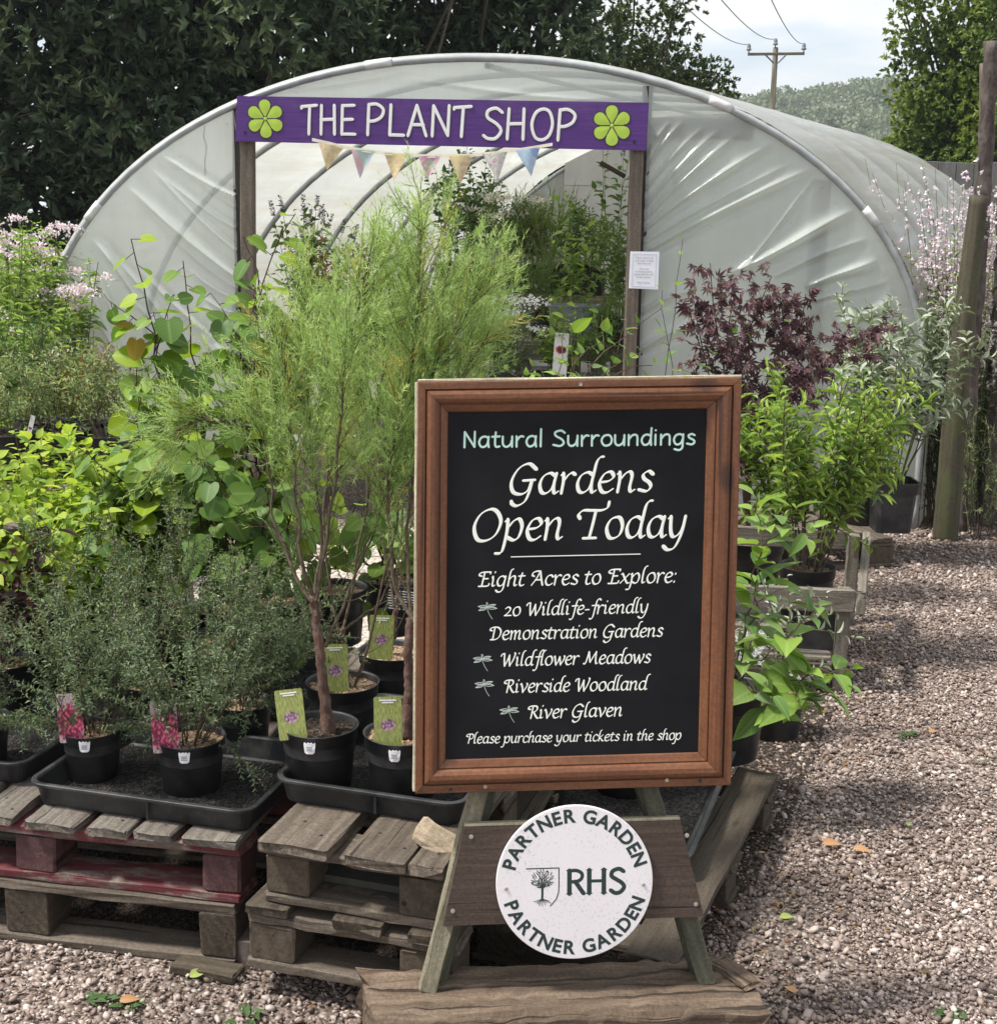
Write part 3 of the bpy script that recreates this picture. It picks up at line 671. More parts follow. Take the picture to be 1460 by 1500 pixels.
# ------------------------------------------------------------------ lettering: pen strokes on a skeleton alphabet
GL = {  # upright skeletons, x-height 100; '!' marks a corner; strokes split by '|'
'a': (86, "74,86 50,100 22,86 9,48 18,10 38,2 60,20 72,52|78,100! 71,50 72,14 80,2 94,12"),
'b': (82, "44,168 26,154 16,110 12,44 20,8 44,0 70,20 77,60 60,96 38,92 15,62"),
'c': (70, "70,82 52,100 24,88 9,46 20,8 46,0 72,18"),
'd': (88, "74,86 50,100 22,86 9,48 18,10 38,2 60,20 72,52|112,176 96,172 84,150 77,100 71,50 72,14 80,2 94,12"),
'e': (72, "12,50 48,56 68,76 54,100 26,90 9,46 22,6 46,0 72,18"),
'f': (58, "98,160 82,172 62,152 50,90 36,-20 20,-56 0,-54|14,95! 74,99"),
'g': (86, "74,86 50,100 22,86 9,48 18,10 38,2 60,20 72,52|78,100! 70,30 64,-22 46,-54 20,-58 2,-42"),
'h': (86, "46,170 28,156 18,110 10,0!|12,56 36,90 58,99 68,78 64,24 72,2 88,12"),
'i': (40, "4,88 14,99! 17,60 14,18 22,2 38,12|27,136 31,146"),
'k': (80, "46,170 28,156 18,110 10,0!|66,98 42,72 14,52! 42,32 60,4 84,4"),
'l': (40, "50,172 30,158 18,112 13,24 21,2 38,12"),
'm': (124, "2,88 13,99! 16,60 12,0!|15,56 36,92 53,97 58,72 54,0!|57,56 80,92 97,97 102,72 97,22 105,2 121,12"),
'n': (88, "2,88 13,99! 16,60 12,0!|15,56 40,92 60,98 69,76 64,22 72,2 88,12"),
'o': (82, "50,100 22,88 8,48 22,6 46,0 70,18 78,56 68,90 50,100"),
'p': (86, "0,88 12,99! 13,40 2,-44 -12,-62! -30,-62|14,56 40,92 64,98 78,64 68,16 46,0 16,14"),
'r': (62, "2,88 13,99! 16,60 12,0!|15,56 34,88 50,99 64,92"),
's': (64, "64,86 44,100 23,86 27,64 52,44 60,22 44,2 8,10"),
't': (56, "34,128 24,88 17,30 24,4 40,1 56,12|2,96! 58,99"),
'u': (90, "2,88 13,99! 14,40 23,5 42,2 64,24 74,60|76,100! 70,24 78,2 94,12"),
'v': (76, "0,88 12,99! 28,50 35,0! 58,40 76,84 72,100"),
'w': (114, "0,88 12,99! 20,50 31,0! 50,40 64,92! 72,40 80,0! 102,44 116,84 112,100"),
'x': (80, "2,92 16,99! 38,50 62,4 82,6|76,98 40,52 0,2"),
'y': (86, "0,88 12,99! 16,40 26,6 44,4 64,28 74,60|78,100! 70,30 56,-22 38,-54 12,-60 -8,-44"),
'0': (84, "50,100 22,88 8,48 22,6 46,0 70,18 78,56 68,90 50,100"),
'2': (74, "8,82 32,100 58,86 54,58 30,26 4,3! 72,5"),
'-': (48, "6,48! 44,51"),
':': (34, "15,80 19,92|10,0 14,12"),
' ': (42, ""),
'G': (118, "112,122 78,148 36,126 10,66 20,14 56,0 86,20 98,66|60,66! 112,69|100,66! 92,10 76,-36 44,-56 22,-46 18,-34"),
'O': (134, "74,148 30,124 8,66 26,8 66,0 106,28 124,86 106,132 74,148"),
'T': (120, "10,98 4,116 22,134 60,134 104,134 130,146 136,174|80,134! 72,70 62,4!|34,2! 92,3"),
'E': (108, "30,104 10,112 12,132 46,143 108,143!|108,143! 104,126|54,142! 46,70 38,3!|46,76! 88,78|10,2! 62,2 94,6 102,28!"),
'A': (114, "24,92 8,102 14,128 44,142 76,142!|76,142! 92,60 106,3!|74,140 48,70 8,1!|38,54! 96,56"),
'D': (124, "24,104 4,112 10,134 48,143 88,136 116,96 104,34 66,3 14,1!|50,141! 44,70 38,2!"),
'W': (146, "-4,112 6,136 30,143! 34,70 42,0! 66,60 84,124! 88,60 96,0! 126,64 144,130 140,146"),
'M': (150, "0,8 16,6 32,60 46,142! 60,60 68,22! 94,80 124,142! 124,60 132,6 150,12"),
'R': (112, "24,104 4,112 10,134 48,143 86,136 94,104 72,78 44,72|50,141! 44,70 36,1!|60,72! 84,28 106,2 124,8"),
'P': (96, "24,104 4,112 10,134 48,143 88,136 98,100 74,72 44,66|50,141! 44,70 36,1!"),
'N': (92, "10,0! 14,146!|14,146! 78,4!|78,4! 82,148!"),
'S': (92, "88,126 62,148 24,132 27,98 66,66 80,30 54,2 8,14"),
}
MK = dict(GL)  # marker hand: no flourishes
MK.update({
'a': (84, "70,88 48,100 22,86 9,46 20,8 40,2 60,20 70,52|74,99! 70,50 74,0!"),
'd': (84, "70,88 48,100 22,86 9,46 20,8 40,2 60,20 70,52|78,162! 72,60 74,0!"),
'l': (30, "16,165! 12,0!"), 'i': (30, "12,99! 10,0!|13,138 14,140"),
't': (58, "30,140! 24,60 26,12 36,1 54,6|4,97! 56,100!"),
'u': (84, "10,99! 10,30 24,3 44,4 64,28 70,60|74,99! 72,0!"),
'r': (60, "11,99! 10,0!|11,56 30,90 46,99 58,94"),
'n': (82, "11,99! 10,0!|11,56 34,92 56,99 70,80 70,0!"),
'g': (82, "70,88 48,100 22,86 9,46 20,8 40,2 60,20 70,52|74,99! 70,20 66,-30 44,-52 12,-42"),
's': (66, "62,88 42,100 20,86 26,64 54,42 60,20 42,1 8,9"),
})
BK = {  # block capitals of the shop sign, cap height 145
'T': (84, "0,139! 78,146!|42,143! 34,2!|0,139! -2,132"),
'H': (100, "12,146! 6,2!|80,147! 78,2!|8,74! 78,77!"),
'E': (92, "14,146! 8,2!|14,145! 76,147!|11,75! 66,77!|8,3! 78,2!"),
'P': (96, "14,146! 8,2!|14,146 52,148 82,124 74,90 44,70 12,66"),
'L': (84, "14,146! 8,3!|8,3! 74,2!"),
'A': (100, "2,2! 44,146!|44,146! 88,2!|18,54! 74,54!"),
'N': (104, "8,2! 14,146!|14,146! 82,6!|82,6! 88,148!"),
'S': (100, "90,128 62,147 26,134 24,102 66,72 86,40 62,4 26,2 6,16"),
'O': (112, "58,148 24,128 8,72 24,14 56,1 88,24 102,80 88,134 58,148"),
' ': (46, ""),
}
def smooth_path(tok):
    pts, runs = [], []
    for t in tok.split():
        c = t.endswith('!'); x, y = t.rstrip('!').split(',')
        pts.append((float(x), float(y)))
        if c and len(pts) > 1: runs.append(pts); pts = [pts[-1]]
    if len(pts) > 1: runs.append(pts)
    res = []
    for r_ in runs:
        r_ = np.array(r_, float); closed = len(r_) > 4 and np.allclose(r_[0], r_[-1])
        if len(r_) == 2: res.append(np.linspace(r_[0], r_[1], 6)); continue
        q = np.vstack([r_[-2] if closed else 2*r_[0]-r_[1], r_, r_[1] if closed else 2*r_[-1]-r_[-2]]); o = []
        for i in range(1, len(q) - 2):
            for t in np.linspace(0, 1, 7, endpoint=False):
                a, b, c, d = q[i-1:i+3]
                o.append(.5 * ((2*b) + (c - a) * t + (2*a - 5*b + 4*c - d) * t*t + (3*b - a - 3*c + d) * t**3))
        o.append(r_[-1]); res.append(np.array(o))
    # join runs of one stroke so that the pen does not lift at corners
    return res
GAP = 9
def lettering(mb, text, table, start, end, xh, nrmv, pen=(13, 3.5, 38), slant=.0, relief=.00022, mono=None, fit=True, lift=.0):
    """writes text on the line start->end (baseline, world points) with x-height xh (metres); nrmv points at the viewer"""
    start, end = np.asarray(start, float), np.asarray(end, float); ex = nrm(end - start); ey = np.cross(nrmv, ex); tot = np.linalg.norm(end - start)
    W = sum(table[c][0] + GAP for c in text) - 10 - GAP; k = xh / 100.0; kx = tot / W if fit else k
    x0 = 0.0
    for c in text:
        adv, st = table[c]
        for si, sk in enumerate([q for q in st.split('|') if q]):
            for run in smooth_path(sk):
                q = run.copy(); q[:, 0] = (q[:, 0] + q[:, 1] * slant + x0) * kx; q[:, 1] *= k
                stroke(mb, q, start, ex, ey, nrmv, k, pen, relief, mono, lift)
        x0 += adv + GAP
def stroke(mb, q, o, ex, ey, nv, k, pen, relief, mono, lift):
    n = len(q); Tn = np.gradient(q, axis=0) if n > 2 else np.repeat(q[1:] - q[:-1], 2, axis=0)
    Tn = Tn / (np.linalg.norm(Tn, axis=1, keepdims=True) + 1e-12); Nn = np.stack([-Tn[:, 1], Tn[:, 0]], 1)
    if mono: hw = np.full(n, mono * k)
    else:
        a, b, phi = pen; ph = R(phi)
        ang = np.arctan2(Tn[:, 1], Tn[:, 0]) - ph
        hw = np.sqrt((a * np.sin(ang))**2 + (b * np.cos(ang))**2) * k
    vs, fs, rows = [], [], []
    hs = relief * (1 + .15 * np.random.default_rng(int(abs(q[0, 0]) * 1e6) % 99991).random())
    # rounded ends
    ext = [(q[0] - Tn[0] * hw[0] * .9, .35 * hw[0], Nn[0])] if True else []
    seq = [(q[0] - Tn[0] * hw[0] * .85, hw[0] * .45, Nn[0])] + [(q[i], hw[i], Nn[i]) for i in range(n)] + [(q[-1] + Tn[-1] * hw[-1] * .85, hw[-1] * .45, Nn[-1])]
    for (c, h_, nn) in seq:
        for s_, z in ((-1, 0), (-.7, .85), (0, 1), (.7, .85), (1, 0)):
            p = c + nn * h_ * s_
            vs.append(o + ex * p[0] + ey * p[1] + nv * (lift + hs * z))
    m = len(seq)
    for i in range(m - 1):
        for j in range(4): a_ = i*5+j; fs.append((a_, a_+5, a_+6, a_+1))
    fs.append((4, 3, 2, 1, 0)); fs.append(tuple((m-1)*5+j for j in range(5)))
    fs = [f[::-1] for f in fs] if np.dot(np.cross(ex, ey), nv) > 0 else fs
    mb.add(vs, fs)
def text_mesh(mb, txt, size, place, offset=0.0, extrude=.0006, center=True):
    """Blender's built-in face, turned into mesh; place(x, y, z) -> world point"""
    cu = bpy.data.curves.new('lettering', 'FONT'); cu.body = txt; cu.size = size; cu.extrude = extrude; cu.offset = offset; cu.resolution_u = 6
    if center: cu.align_x = 'CENTER'
    ob = bpy.data.objects.new('lettering', cu); COL.objects.link(ob); bpy.context.view_layer.update()
    me = bpy.data.meshes.new_from_object(ob.evaluated_get(bpy.context.evaluated_depsgraph_get()))
    vs = [place(v.co.x, v.co.y, v.co.z + extrude) for v in me.vertices]; fs = [tuple(p.vertices) for p in me.polygons]
    wd = (min([v.co.x for v in me.vertices], default=0), max([v.co.x for v in me.vertices], default=0))
    bpy.data.objects.remove(ob); bpy.data.curves.remove(cu); bpy.data.meshes.remove(me)
    if mb is not None and vs: mb.add(vs, fs)
    return wd
# ------------------------------------------------------------------ ground, gravel, far hill
g = MB(); n = 60
xs = np.concatenate([np.linspace(-500, -12, 12), np.linspace(-10, 14, 25), np.linspace(16, 500, 12)]); ys = np.concatenate([np.linspace(-30, 0, 6), np.linspace(1, 24, 24), np.linspace(28, 700, 16)])
vs = [(x, y, 0.0) for y in ys for x in xs]; nx = len(xs)
g.add(vs, [(j*nx+i, j*nx+i+1, (j+1)*nx+i+1, (j+1)*nx+i) for j in range(len(ys)-1) for i in range(nx-1)])
tag(g.build('ground', M['ground']), kind='structure')
# pale gravel path between the pallets and the tunnel
g = MB(); rng = rs()
pth = [(-1.9, 3.95), (-1.0, 3.98), (-.2, 3.9), (.75, 4.25), (.72, 5.4), (.3, 6.6), (-.6, 6.75), (-1.9, 6.0)]
g.add([(x, y, .004) for x, y in pth], [tuple(range(len(pth)))]); tag(g.build('gravel_path', M['pale']), kind='structure')

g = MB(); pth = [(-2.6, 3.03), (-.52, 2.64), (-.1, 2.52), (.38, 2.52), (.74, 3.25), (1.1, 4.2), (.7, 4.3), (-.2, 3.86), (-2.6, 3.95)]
g.add([(x, y, .008) for x, y in pth], [tuple(range(len(pth)))]); tag(g.build('pallet_shade_sheet', M['soil']), kind='structure')  # dark sheet standing in for the shade under the pallets
def stones(name, pts, size, seed):
    rng = rs(seed); n = len(pts)
    t = (1 + 5**.5) / 2
    iv = nrm(np.array([(-1,t,0),(1,t,0),(-1,-t,0),(1,-t,0),(0,-1,t),(0,1,t),(0,-1,-t),(0,1,-t),(t,0,-1),(t,0,1),(-t,0,-1),(-t,0,1)], float))
    fc = np.array([(0,11,5),(0,5,1),(0,1,7),(0,7,10),(0,10,11),(1,5,9),(5,11,4),(11,10,2),(10,7,6),(7,1,8),(3,9,4),(3,4,2),(3,2,6),(3,6,8),(3,8,9),(4,9,5),(2,4,11),(6,2,10),(8,6,7),(9,8,1)])
    vs = iv[None] * (1 + rng.uniform(-.22, .22, (n, 12, 1)))
    vs = vs * (size[:, None, None] * .5) * np.stack([rng.uniform(.9, 1.35, n), rng.uniform(.65, 1.0, n), rng.uniform(.45, .8, n)], 1)[:, None, :]
    a = rng.uniform(0, 6.28, n); tl = rng.normal(size=(n, 2)) * .35
    c, s = np.cos(a)[:, None], np.sin(a)[:, None]
    x = vs[..., 0] * c - vs[..., 1] * s; y = vs[..., 0] * s + vs[..., 1] * c; z = vs[..., 2] + x * tl[:, :1] + y * tl[:, 1:]
    vs = np.stack([x, y, z], -1) + pts[:, None, :]
    col = np.clip(rng.beta(1.5, 1.9, n), 0, 1); lf = np.zeros((n, 12, 3)); lf[..., 0] = col[:, None]
    loops = (fc.ravel()[None] + (np.arange(n) * 12)[:, None]).ravel(); tot = np.full(n * 20, 3); st = np.arange(n * 20) * 3
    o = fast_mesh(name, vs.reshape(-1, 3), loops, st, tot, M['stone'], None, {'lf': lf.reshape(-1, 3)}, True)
    return tag(o, kind='stuff')
rng = rs(5); P = []
def scatter(n, fx, size0):
    pass
pts, szs = [], []
N = 400000
Yq = 2.0 + 6.2 * rng.random(N)**1.35; Xq = rng.uniform(-1.4, 3.6, N)
vis = np.abs(Xq / Yq) < .44
left = .30 + (Yq - 2.5) * .345                         # left edge of the open gravel, under the pallets and benches
keep = vis & ((Xq > left - .12) | (Yq < 2.85)) & (Xq < .9 + .33 * Yq)
dens = np.clip(1.25 - (Yq - 2.0) * .17, .25, 1)
keep &= rng.random(N) < dens
thin = (Xq < .2) & (rng.random(N) < .60); keep &= ~thin
dirt = (np.sin(Xq * 5.1 + 1.3) * np.sin(Yq * 3.7 + .4) + .5 * np.sin(Xq * 13 + Yq * 9)) > .85
keep &= ~(dirt & (rng.random(N) < .55))
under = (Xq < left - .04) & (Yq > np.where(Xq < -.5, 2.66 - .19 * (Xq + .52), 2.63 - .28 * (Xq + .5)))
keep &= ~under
Xq, Yq = Xq[keep], Yq[keep]; n = len(Xq)
sz = np.clip(rng.lognormal(math.log(.0078), .42, n), .0045, .026) * (1 + np.clip(Yq - 4, 0, 9) * .12)
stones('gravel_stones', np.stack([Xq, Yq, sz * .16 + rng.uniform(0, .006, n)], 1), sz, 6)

# far wooded hill
h = MB(); nxh, nyh = 50, 14; vs = []
for j in range(nyh):
    for i in range(nxh):
        x = -60 + 300 * i / (nxh - 1); y = 190 + 160 * j / (nyh - 1)
        z = 24.5 * math.exp(-((x - 85) / 90)**2) * (.5 - .5 * math.cos(math.pi * min(j / (nyh * .62), 1))) - .5 + 1.2 * math.sin(x * .07)
        vs.append((x, y, z))
h.add(vs, [(j*nxh+i, j*nxh+i+1, (j+1)*nxh+i+1, (j+1)*nxh+i) for j in range(nyh-1) for i in range(nxh-1)])
tag(h.build('hill', M['hill'], None, True), kind='structure')
hv = np.array(vs)
f = Fol(); rng = rs(9)
for k in range(900):
    j = rng.integers(0, len(hv)); c = hv[j] + V(rng.uniform(-4, 4), rng.uniform(-6, 6), 0)
    if c[0] < 32 or c[0] > 112: continue
    Rr = rng.uniform(3.0, 5.5); m = 420
    d = nrm(rng.normal(size=(m, 3))); d[:, 2] = np.abs(d[:, 2]); p = c + V(0, 0, Rr * .6) + d * V(Rr, Rr, Rr * .85) * rng.uniform(.75, 1.05, (m, 1))
    f.put('simple', p, nrm(d + rng.normal(size=(m, 3)) * .7), d + rng.normal(size=(m, 3)) * .4,   .85, .7, np.clip(rng.uniform(0, .55) + rng.normal(size=m) * .15, 0, 1))
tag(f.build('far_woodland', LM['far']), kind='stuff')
# ------------------------------------------------------------------ sleeper
def beam(mb, corners_top, z0, z1, rng, seg=26):
    """old squared timber: top corners bl, br, fr, fl (xy), with worn, cracked surface"""
    bl, br, fr, fl = [np.asarray(c, float) for c in corners_top]
    nu, nw = seg, 9; prof = []
    vs, gc = [], []
    for i in range(nu + 1):
        t = i / nu
        b = bl + (br - bl) * t; f_ = fl + (fr - fl) * t
        ring = []
        for k in range(nw): ring.append((k / (nw - 1), 0))               # top: back -> front
        for k in range(1, 5): ring.append((1, k / 4))                     # front: top -> bottom
        for k in range(nw - 2, -1, -1): ring.append((k / (nw - 1), 1))
        for k in range(3, 0, -1): ring.append((0, k / 4))
        for (a, d) in ring:
            p = b + (f_ - b) * a; z = z1 + (z0 - z1) * d
            edge = max(0, 1 - abs(a - 1) * 9) * max(0, 1 - d * 5) + max(0, 1 - a * 9) * max(0, 1 - d * 5)
            nzv = .0035 * math.sin(a * 17 + math.sin(t * 9) * 2) + rng.normal() * .0014
            z2 = z + (nzv if d == 0 else 0) - edge * (.008 + .012 * abs(math.sin(t * 7 + a * 3)) * rng.random())
            q = p + (rng.normal(size=2) * .0018 if 0 < i < nu else rng.normal(size=2) * .006)
            vs.append((q[0], q[1], z2)); gc.append((t * .76, a * .2 + 3, d * .13 + 7))
    m = len(ring); fs = []
    for i in range(nu):
        for k in range(m): fs.append((i*m+k, (i+1)*m+k, (i+1)*m+(k+1) % m, i*m+(k+1) % m))
    fs.append(tuple(range(m))); fs.append(tuple(nu*m+k for k in range(m-1, -1, -1)))
    mb.add(vs, [f[::-1] for f in fs], gc)
rng = rs(21); b = MB()
beam(b, [G(527, 1416, .13)[:2], G(1071, 1396, .13)[:2], G(1126, 1478, .13)[:2], G(550, 1502, .13)[:2]], -.02, .13, rng)
sl_ = b.build('wooden_sleeper', M['sleeper'], None, False, G(830, 1450, 0)); tag(sl_, 'thick cracked old timber sleeper lying under the feet of the chalkboard stand', 'timber')
chip = MB(); plank(chip, G(1050, 1408, .134), G(1104, 1444, .1345), .05, .006, G(1100, 1400, .13) - G(1050, 1400, .13), 5, .002, .002, rng, .004); chip.build('splinter', M['sleeper'], sl_)

# ------------------------------------------------------------------ A-board stand, its plane through both feet
FL_, FR_ = G(626, 1452, .133), G(1044, 1440, .133)
eu = nrm(FR_ - FL_); LEAN = R(7.5)
ev = nrm(V(0, 0, 1) * math.cos(LEAN) + nrm(np.cross(V(0, 0, 1), eu)) * math.sin(LEAN)); ev = nrm(ev - eu * np.dot(ev, eu))
en = np.cross(eu, ev)                                   # towards the viewer
if np.dot(en, CO - FL_) < 0: en = -en
def OP(x, y, d=0.0): return PL(x, y, FL_ + en * d, en)  # photo point on the stand's plane pushed d towards the viewer
st = empty('display_stand', FL_, 'tall weathered wooden easel stand holding the framed chalkboard and round white sign', 'stand')
LT = .030
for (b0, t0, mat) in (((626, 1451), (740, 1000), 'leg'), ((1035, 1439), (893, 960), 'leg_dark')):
    m = MB(); plank(m, OP(*b0, -LT/2), OP(*t0, -LT/2), .034, LT, eu, 10, .003, .0010, rs(), .002)
    m.build('leg', M[mat], st)
# side battens behind the legs (deeper section of each leg)
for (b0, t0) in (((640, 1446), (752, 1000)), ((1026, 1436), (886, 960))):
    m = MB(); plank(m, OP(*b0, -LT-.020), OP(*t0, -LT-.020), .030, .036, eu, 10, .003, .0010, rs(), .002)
    m.build('leg_batten', M['leg_dark'], st)
# cross plank (trapezium)
def quad_board(mb, pts, d, th, nu=24, nv=6, gcs=1.0):
    """board whose four photo corners tl,tr,br,bl lie on the stand plane; front face at distance d, thickness th"""
    tl, tr, br, bl = [OP(*p, d) for p in pts]; vs, gc = [], []
    for face, dz in ((0, 0), (1, -th)):
        for j in range(nv + 1):
            for i in range(nu + 1):
                a, c = i / nu, j / nv
                p = (tl * (1 - a) + tr * a) * (1 - c) + (bl * (1 - a) + br * a) * c
                vs.append(p + en * dz); gc.append((np.dot(p - tl, eu) + 2.3, np.dot(p - tl, ev) + 4.1, dz))
    w_ = nu + 1; o = (nv + 1) * w_; fs = []
    for j in range(nv):
        for i in range(nu):
            a_ = j * w_ + i; fs.append((a_, a_ + w_, a_ + w_ + 1, a_ + 1)); fs.append((o+a_, o+a_+1, o+a_+w_+1, o+a_+w_))
    for i in range(nu):
        fs.append((i, i+1, o+i+1, o+i)); k = nv*w_; fs.append((k+i+1, k+i, o+k+i, o+k+i+1))
    for j in range(nv):
        k = j*w_; fs.append((k+w_, k, o+k, o+k+w_)); k += nu; fs.append((k, k+w_, o+k+w_, o+k))
    mb.add(vs, fs, gc)
m = MB(); quad_board(m, [(680, 1211), (996, 1201), (1031, 1343), (649, 1357)], .018, .0175); pk = m.build('cross_plank', M['plank_brown'], st)
m = MB(); quad_board(m, [(680, 1208.5), (996, 1198.5), (996, 1201), (680, 1211)], .0185, .018, 24, 1); m.build('plank_top_edge', M['leg'], pk)
for sx, sy in ((690, 1226), (663, 1335), (1006, 1224), (1019, 1325)):
    m = MB(); c = OP(sx, sy, .0185); vs = []
    for r_, z in ((.0042, 0), (.0042, .001), (.0018, .0012)): vs += [c + (eu*math.cos(t)+ev*math.sin(t))*r_ + en*z for t in np.linspace(0, 2*math.pi, 10, endpoint=False)]
    fs = [(i*10+k, i*10+(k+1)%10, (i+1)*10+(k+1)%10, (i+1)*10+k) for i in range(2) for k in range(10)] + [tuple(range(20, 30))]
    m.add(vs, fs); m.build('screw', M['screw'], pk)

# ------------------------------------------------------------------ framed chalkboard
BD = .026                                             # back of the frame stands this far in front of the legs... front face at BD
bl, br, tl, tr = OP(608.5, 1163.5, BD), OP(1070.5, 1150.5, BD), OP(612.5, 559.5, BD), OP(1086.5, 553, BD)
cb = empty('chalkboard', (bl + br) / 2, 'black chalkboard style panel with cream lettering in a brown wooden frame', 'sign board')
# inner opening corners in the photo
il, ir, jl, jr = OP(652.5, 1115, BD), OP(1024, 1104, BD), OP(656.5, 604, BD), OP(1037, 598.5, BD)
# moulding profile across the rail: (0 outer edge .. 1 inner edge, height towards the viewer)
PROF = [(0, -.026), (0, -.001), (.02, .0), (.235, .0), (.25, -.0045), (.27, -.005), (.285, -.0035), (.31, .002), (.42, .0045), (.56, .0042), (.66, .001), (.715, -.002), (.73, -.0055), (.75, -.0055), (.765, -.003), (.97, -.007), (1, -.009), (1, -.026)]
def rail(o0, o1, i0, i1, name):
    m = MB(); vs, gc = [], []; nseg = 14; rng = rs(); off = rng.uniform(0, 30, 3); d = nrm(o1 - o0)
    for k in range(nseg + 1):
        t = k / nseg
        for (a, z) in PROF:
            p = (o0 + (o1 - o0) * t) * (1 - a) + (i0 + (i1 - i0) * t) * a
            q = p + en * z; vs.append(q); gc.append((np.dot(p - o0, d) + off[0], a * .055 + off[1], z + off[2]))
    n_ = len(PROF); fs = [(k*n_+j, k*n_+j+1, (k+1)*n_+j+1, (k+1)*n_+j) for k in range(nseg) for j in range(n_-1)]
    fs += [(k*n_+n_-1, k*n_, (k+1)*n_, (k+1)*n_+n_-1) for k in range(nseg)]
    m.add(vs, fs, gc); return m.build(name, M['pine'], cb)
g_ = .00045
def inset(p, q): return p + nrm(q - p) * g_
rail(inset(tl, tr), inset(tr, tl), inset(jl, jr), inset(jr, jl), 'frame_rail'); rail(inset(br, bl), inset(bl, br), inset(ir, il), inset(il, ir), 'frame_rail')
rail(inset(bl, tl), inset(tl, bl), inset(il, jl), inset(jl, il), 'frame_rail'); rail(inset(tr, br), inset(br, tr), inset(jr, ir), inset(ir, jr), 'frame_rail')
m = MB()                                                # dark backing just behind the mitres
c4 = [p + en * -.0265 for p in (bl, br, tr, tl)]; m.add(c4 + [p - en * .004 for p in c4], [(0,1,2,3), (7,6,5,4), (0,4,5,1), (1,5,6,2), (2,6,7,3), (3,7,4,0)]); m.build('backing', M['screw_dark'], cb)
# lit left and top edges of the frame, the highlight built as pale strips
m = MB(); plank(m, bl - eu*.0026 - en*.013 + ev*.004, tl - eu*.0026 - en*.013, .005, .024, eu, 8, .001, .0003); m.build('frame_highlight', M['edge_highlight'], cb)
m = MB(); plank(m, tl + ev*.0026 - en*.013, tr + ev*.0026 - en*.013, .005, .024, ev, 8, .001, .0003); m.build('frame_highlight', M['edge_highlight'], cb)
ex_ = lambda p, q: p + (p - q) * .01
m = MB(); c4 = [p - en * .010 for p in (ex_(il, jr), ex_(ir, jl), ex_(jr, il), ex_(jl, ir))]
m.add(c4 + [p - en * .004 for p in c4], [(0,1,2,3), (7,6,5,4), (0,4,5,1), (1,5,6,2), (2,6,7,3), (3,7,4,0)], [(np.dot(p-bl, eu), np.dot(p-bl, ev), 0) for p in c4] * 2)
pn = m.build('panel', M['chalk_black'], cb)
PD = BD - .0098
def line(text, table, s, e, xh_px, mat, **kw):
    a, b_ = OP(*s, PD), OP(*e, PD); mm = MB()
    px = np.linalg.norm(OP(s[0], s[1] - 10, PD) - a) / 10
    lettering(mm, text, table, a, b_, xh_px * px, en, **kw)
    return mm.build('lettering', M[mat], pn)
line('Natural Surroundings', MK, (678, 655.5), (1016, 651), 15.6, 'mint', mono=10.0, slant=0.0, relief=.00022)
big = dict(pen=(10.2, 3.0, 36), slant=.11)
line('Gardens', GL, (744, 724.5), (950, 720), 30, 'chalk_white', **big)
line('Open Today', GL, (690, 792.5), (1000, 786.5), 31, 'chalk_white', **big)
sm = dict(pen=(10.6, 4.4, 36), slant=.11)
line('Eight Acres to Explore:', GL, (699, 859.5), (989, 853), 14.6, 'chalk_white', **sm)
line('20 Wildlife-friendly', GL, (738, 902.5), (947, 897.5), 12.8, 'chalk_white', **sm)
line('Demonstration Gardens', GL, (716, 937.5), (968, 932.5), 12.8, 'chalk_white', **sm)
line('Wildflower Meadows', GL, (733, 976), (950, 971), 12.8, 'chalk_white', **sm)
line('Riverside Woodland', GL, (737, 1015), (945, 1010.5), 12.8, 'chalk_white', **sm)
line('River Glaven', GL, (772, 1053), (909, 1049), 12.8, 'chalk_white', **sm)
line('Please purchase your tickets in the shop', GL, (682, 1089.5), (996, 1083.5), 9.6, 'chalk_white', **sm)
m = MB(); a, b_ = OP(748, 815.8, PD), OP(938, 811.6, PD); slab(m, (a + b_) / 2 + en * .0003, (b_ - a) / 2, ev * .0008, en * .0003); m.build('rule_line', M['chalk_white'], pn)
def dragonfly(cx, cy, s=1.0):
    mm = MB(); o = OP(cx, cy, PD); px = np.linalg.norm(OP(cx, cy - 10, PD) - o) / 10
    W_ = []
    def wing(x0, y0, x1, y1, wd):
        d = V(x1 - x0, y1 - y0); n_ = nrm(V(-d[1], d[0])) * wd
        p = [V(x0, y0) + d * t + n_ * s_ * math.sin(math.pi * t**.7) for s_, ts in ((1, np.linspace(0, 1, 9)), (-1, np.linspace(1, 0, 9)[1:])) for t in ts]
        W_.append(np.array(p)); W_.append(np.array([V(x0, y0), V(x0, y0) + d * .55 + n_ * .3, V(x1, y1)]))
    wing(0, 3, -13, 3.5, 1.9); wing(0, 2, -12, -2.6, 2.1); wing(1, 3, 13, 6.2, 1.9); wing(1, 2, 15, .5, 2.1)
    W_.append(np.array([(0, 6), (.5, 2), (1.5, -3), (4, -9), (8, -15)], float)); W_.append(np.array([(-1.6, 7), (0, 5.4), (1.6, 7.4)], float)); W_.append(np.array([(-.8, 8.6), (.2, 9.4), (1.1, 8.4), (.2, 7.4), (-.8, 8.6)], float))
    for q in W_: stroke(mm, q * px * s, o, eu, ev, en, px, (1, 1, 0), .0004, .42, 0)
    mm.build('dragonfly_drawing', M['dim_line'], pn)
for c in ((713, 892), (706, 968), (708.5, 1005), (745, 1043.5)): dragonfly(*c)
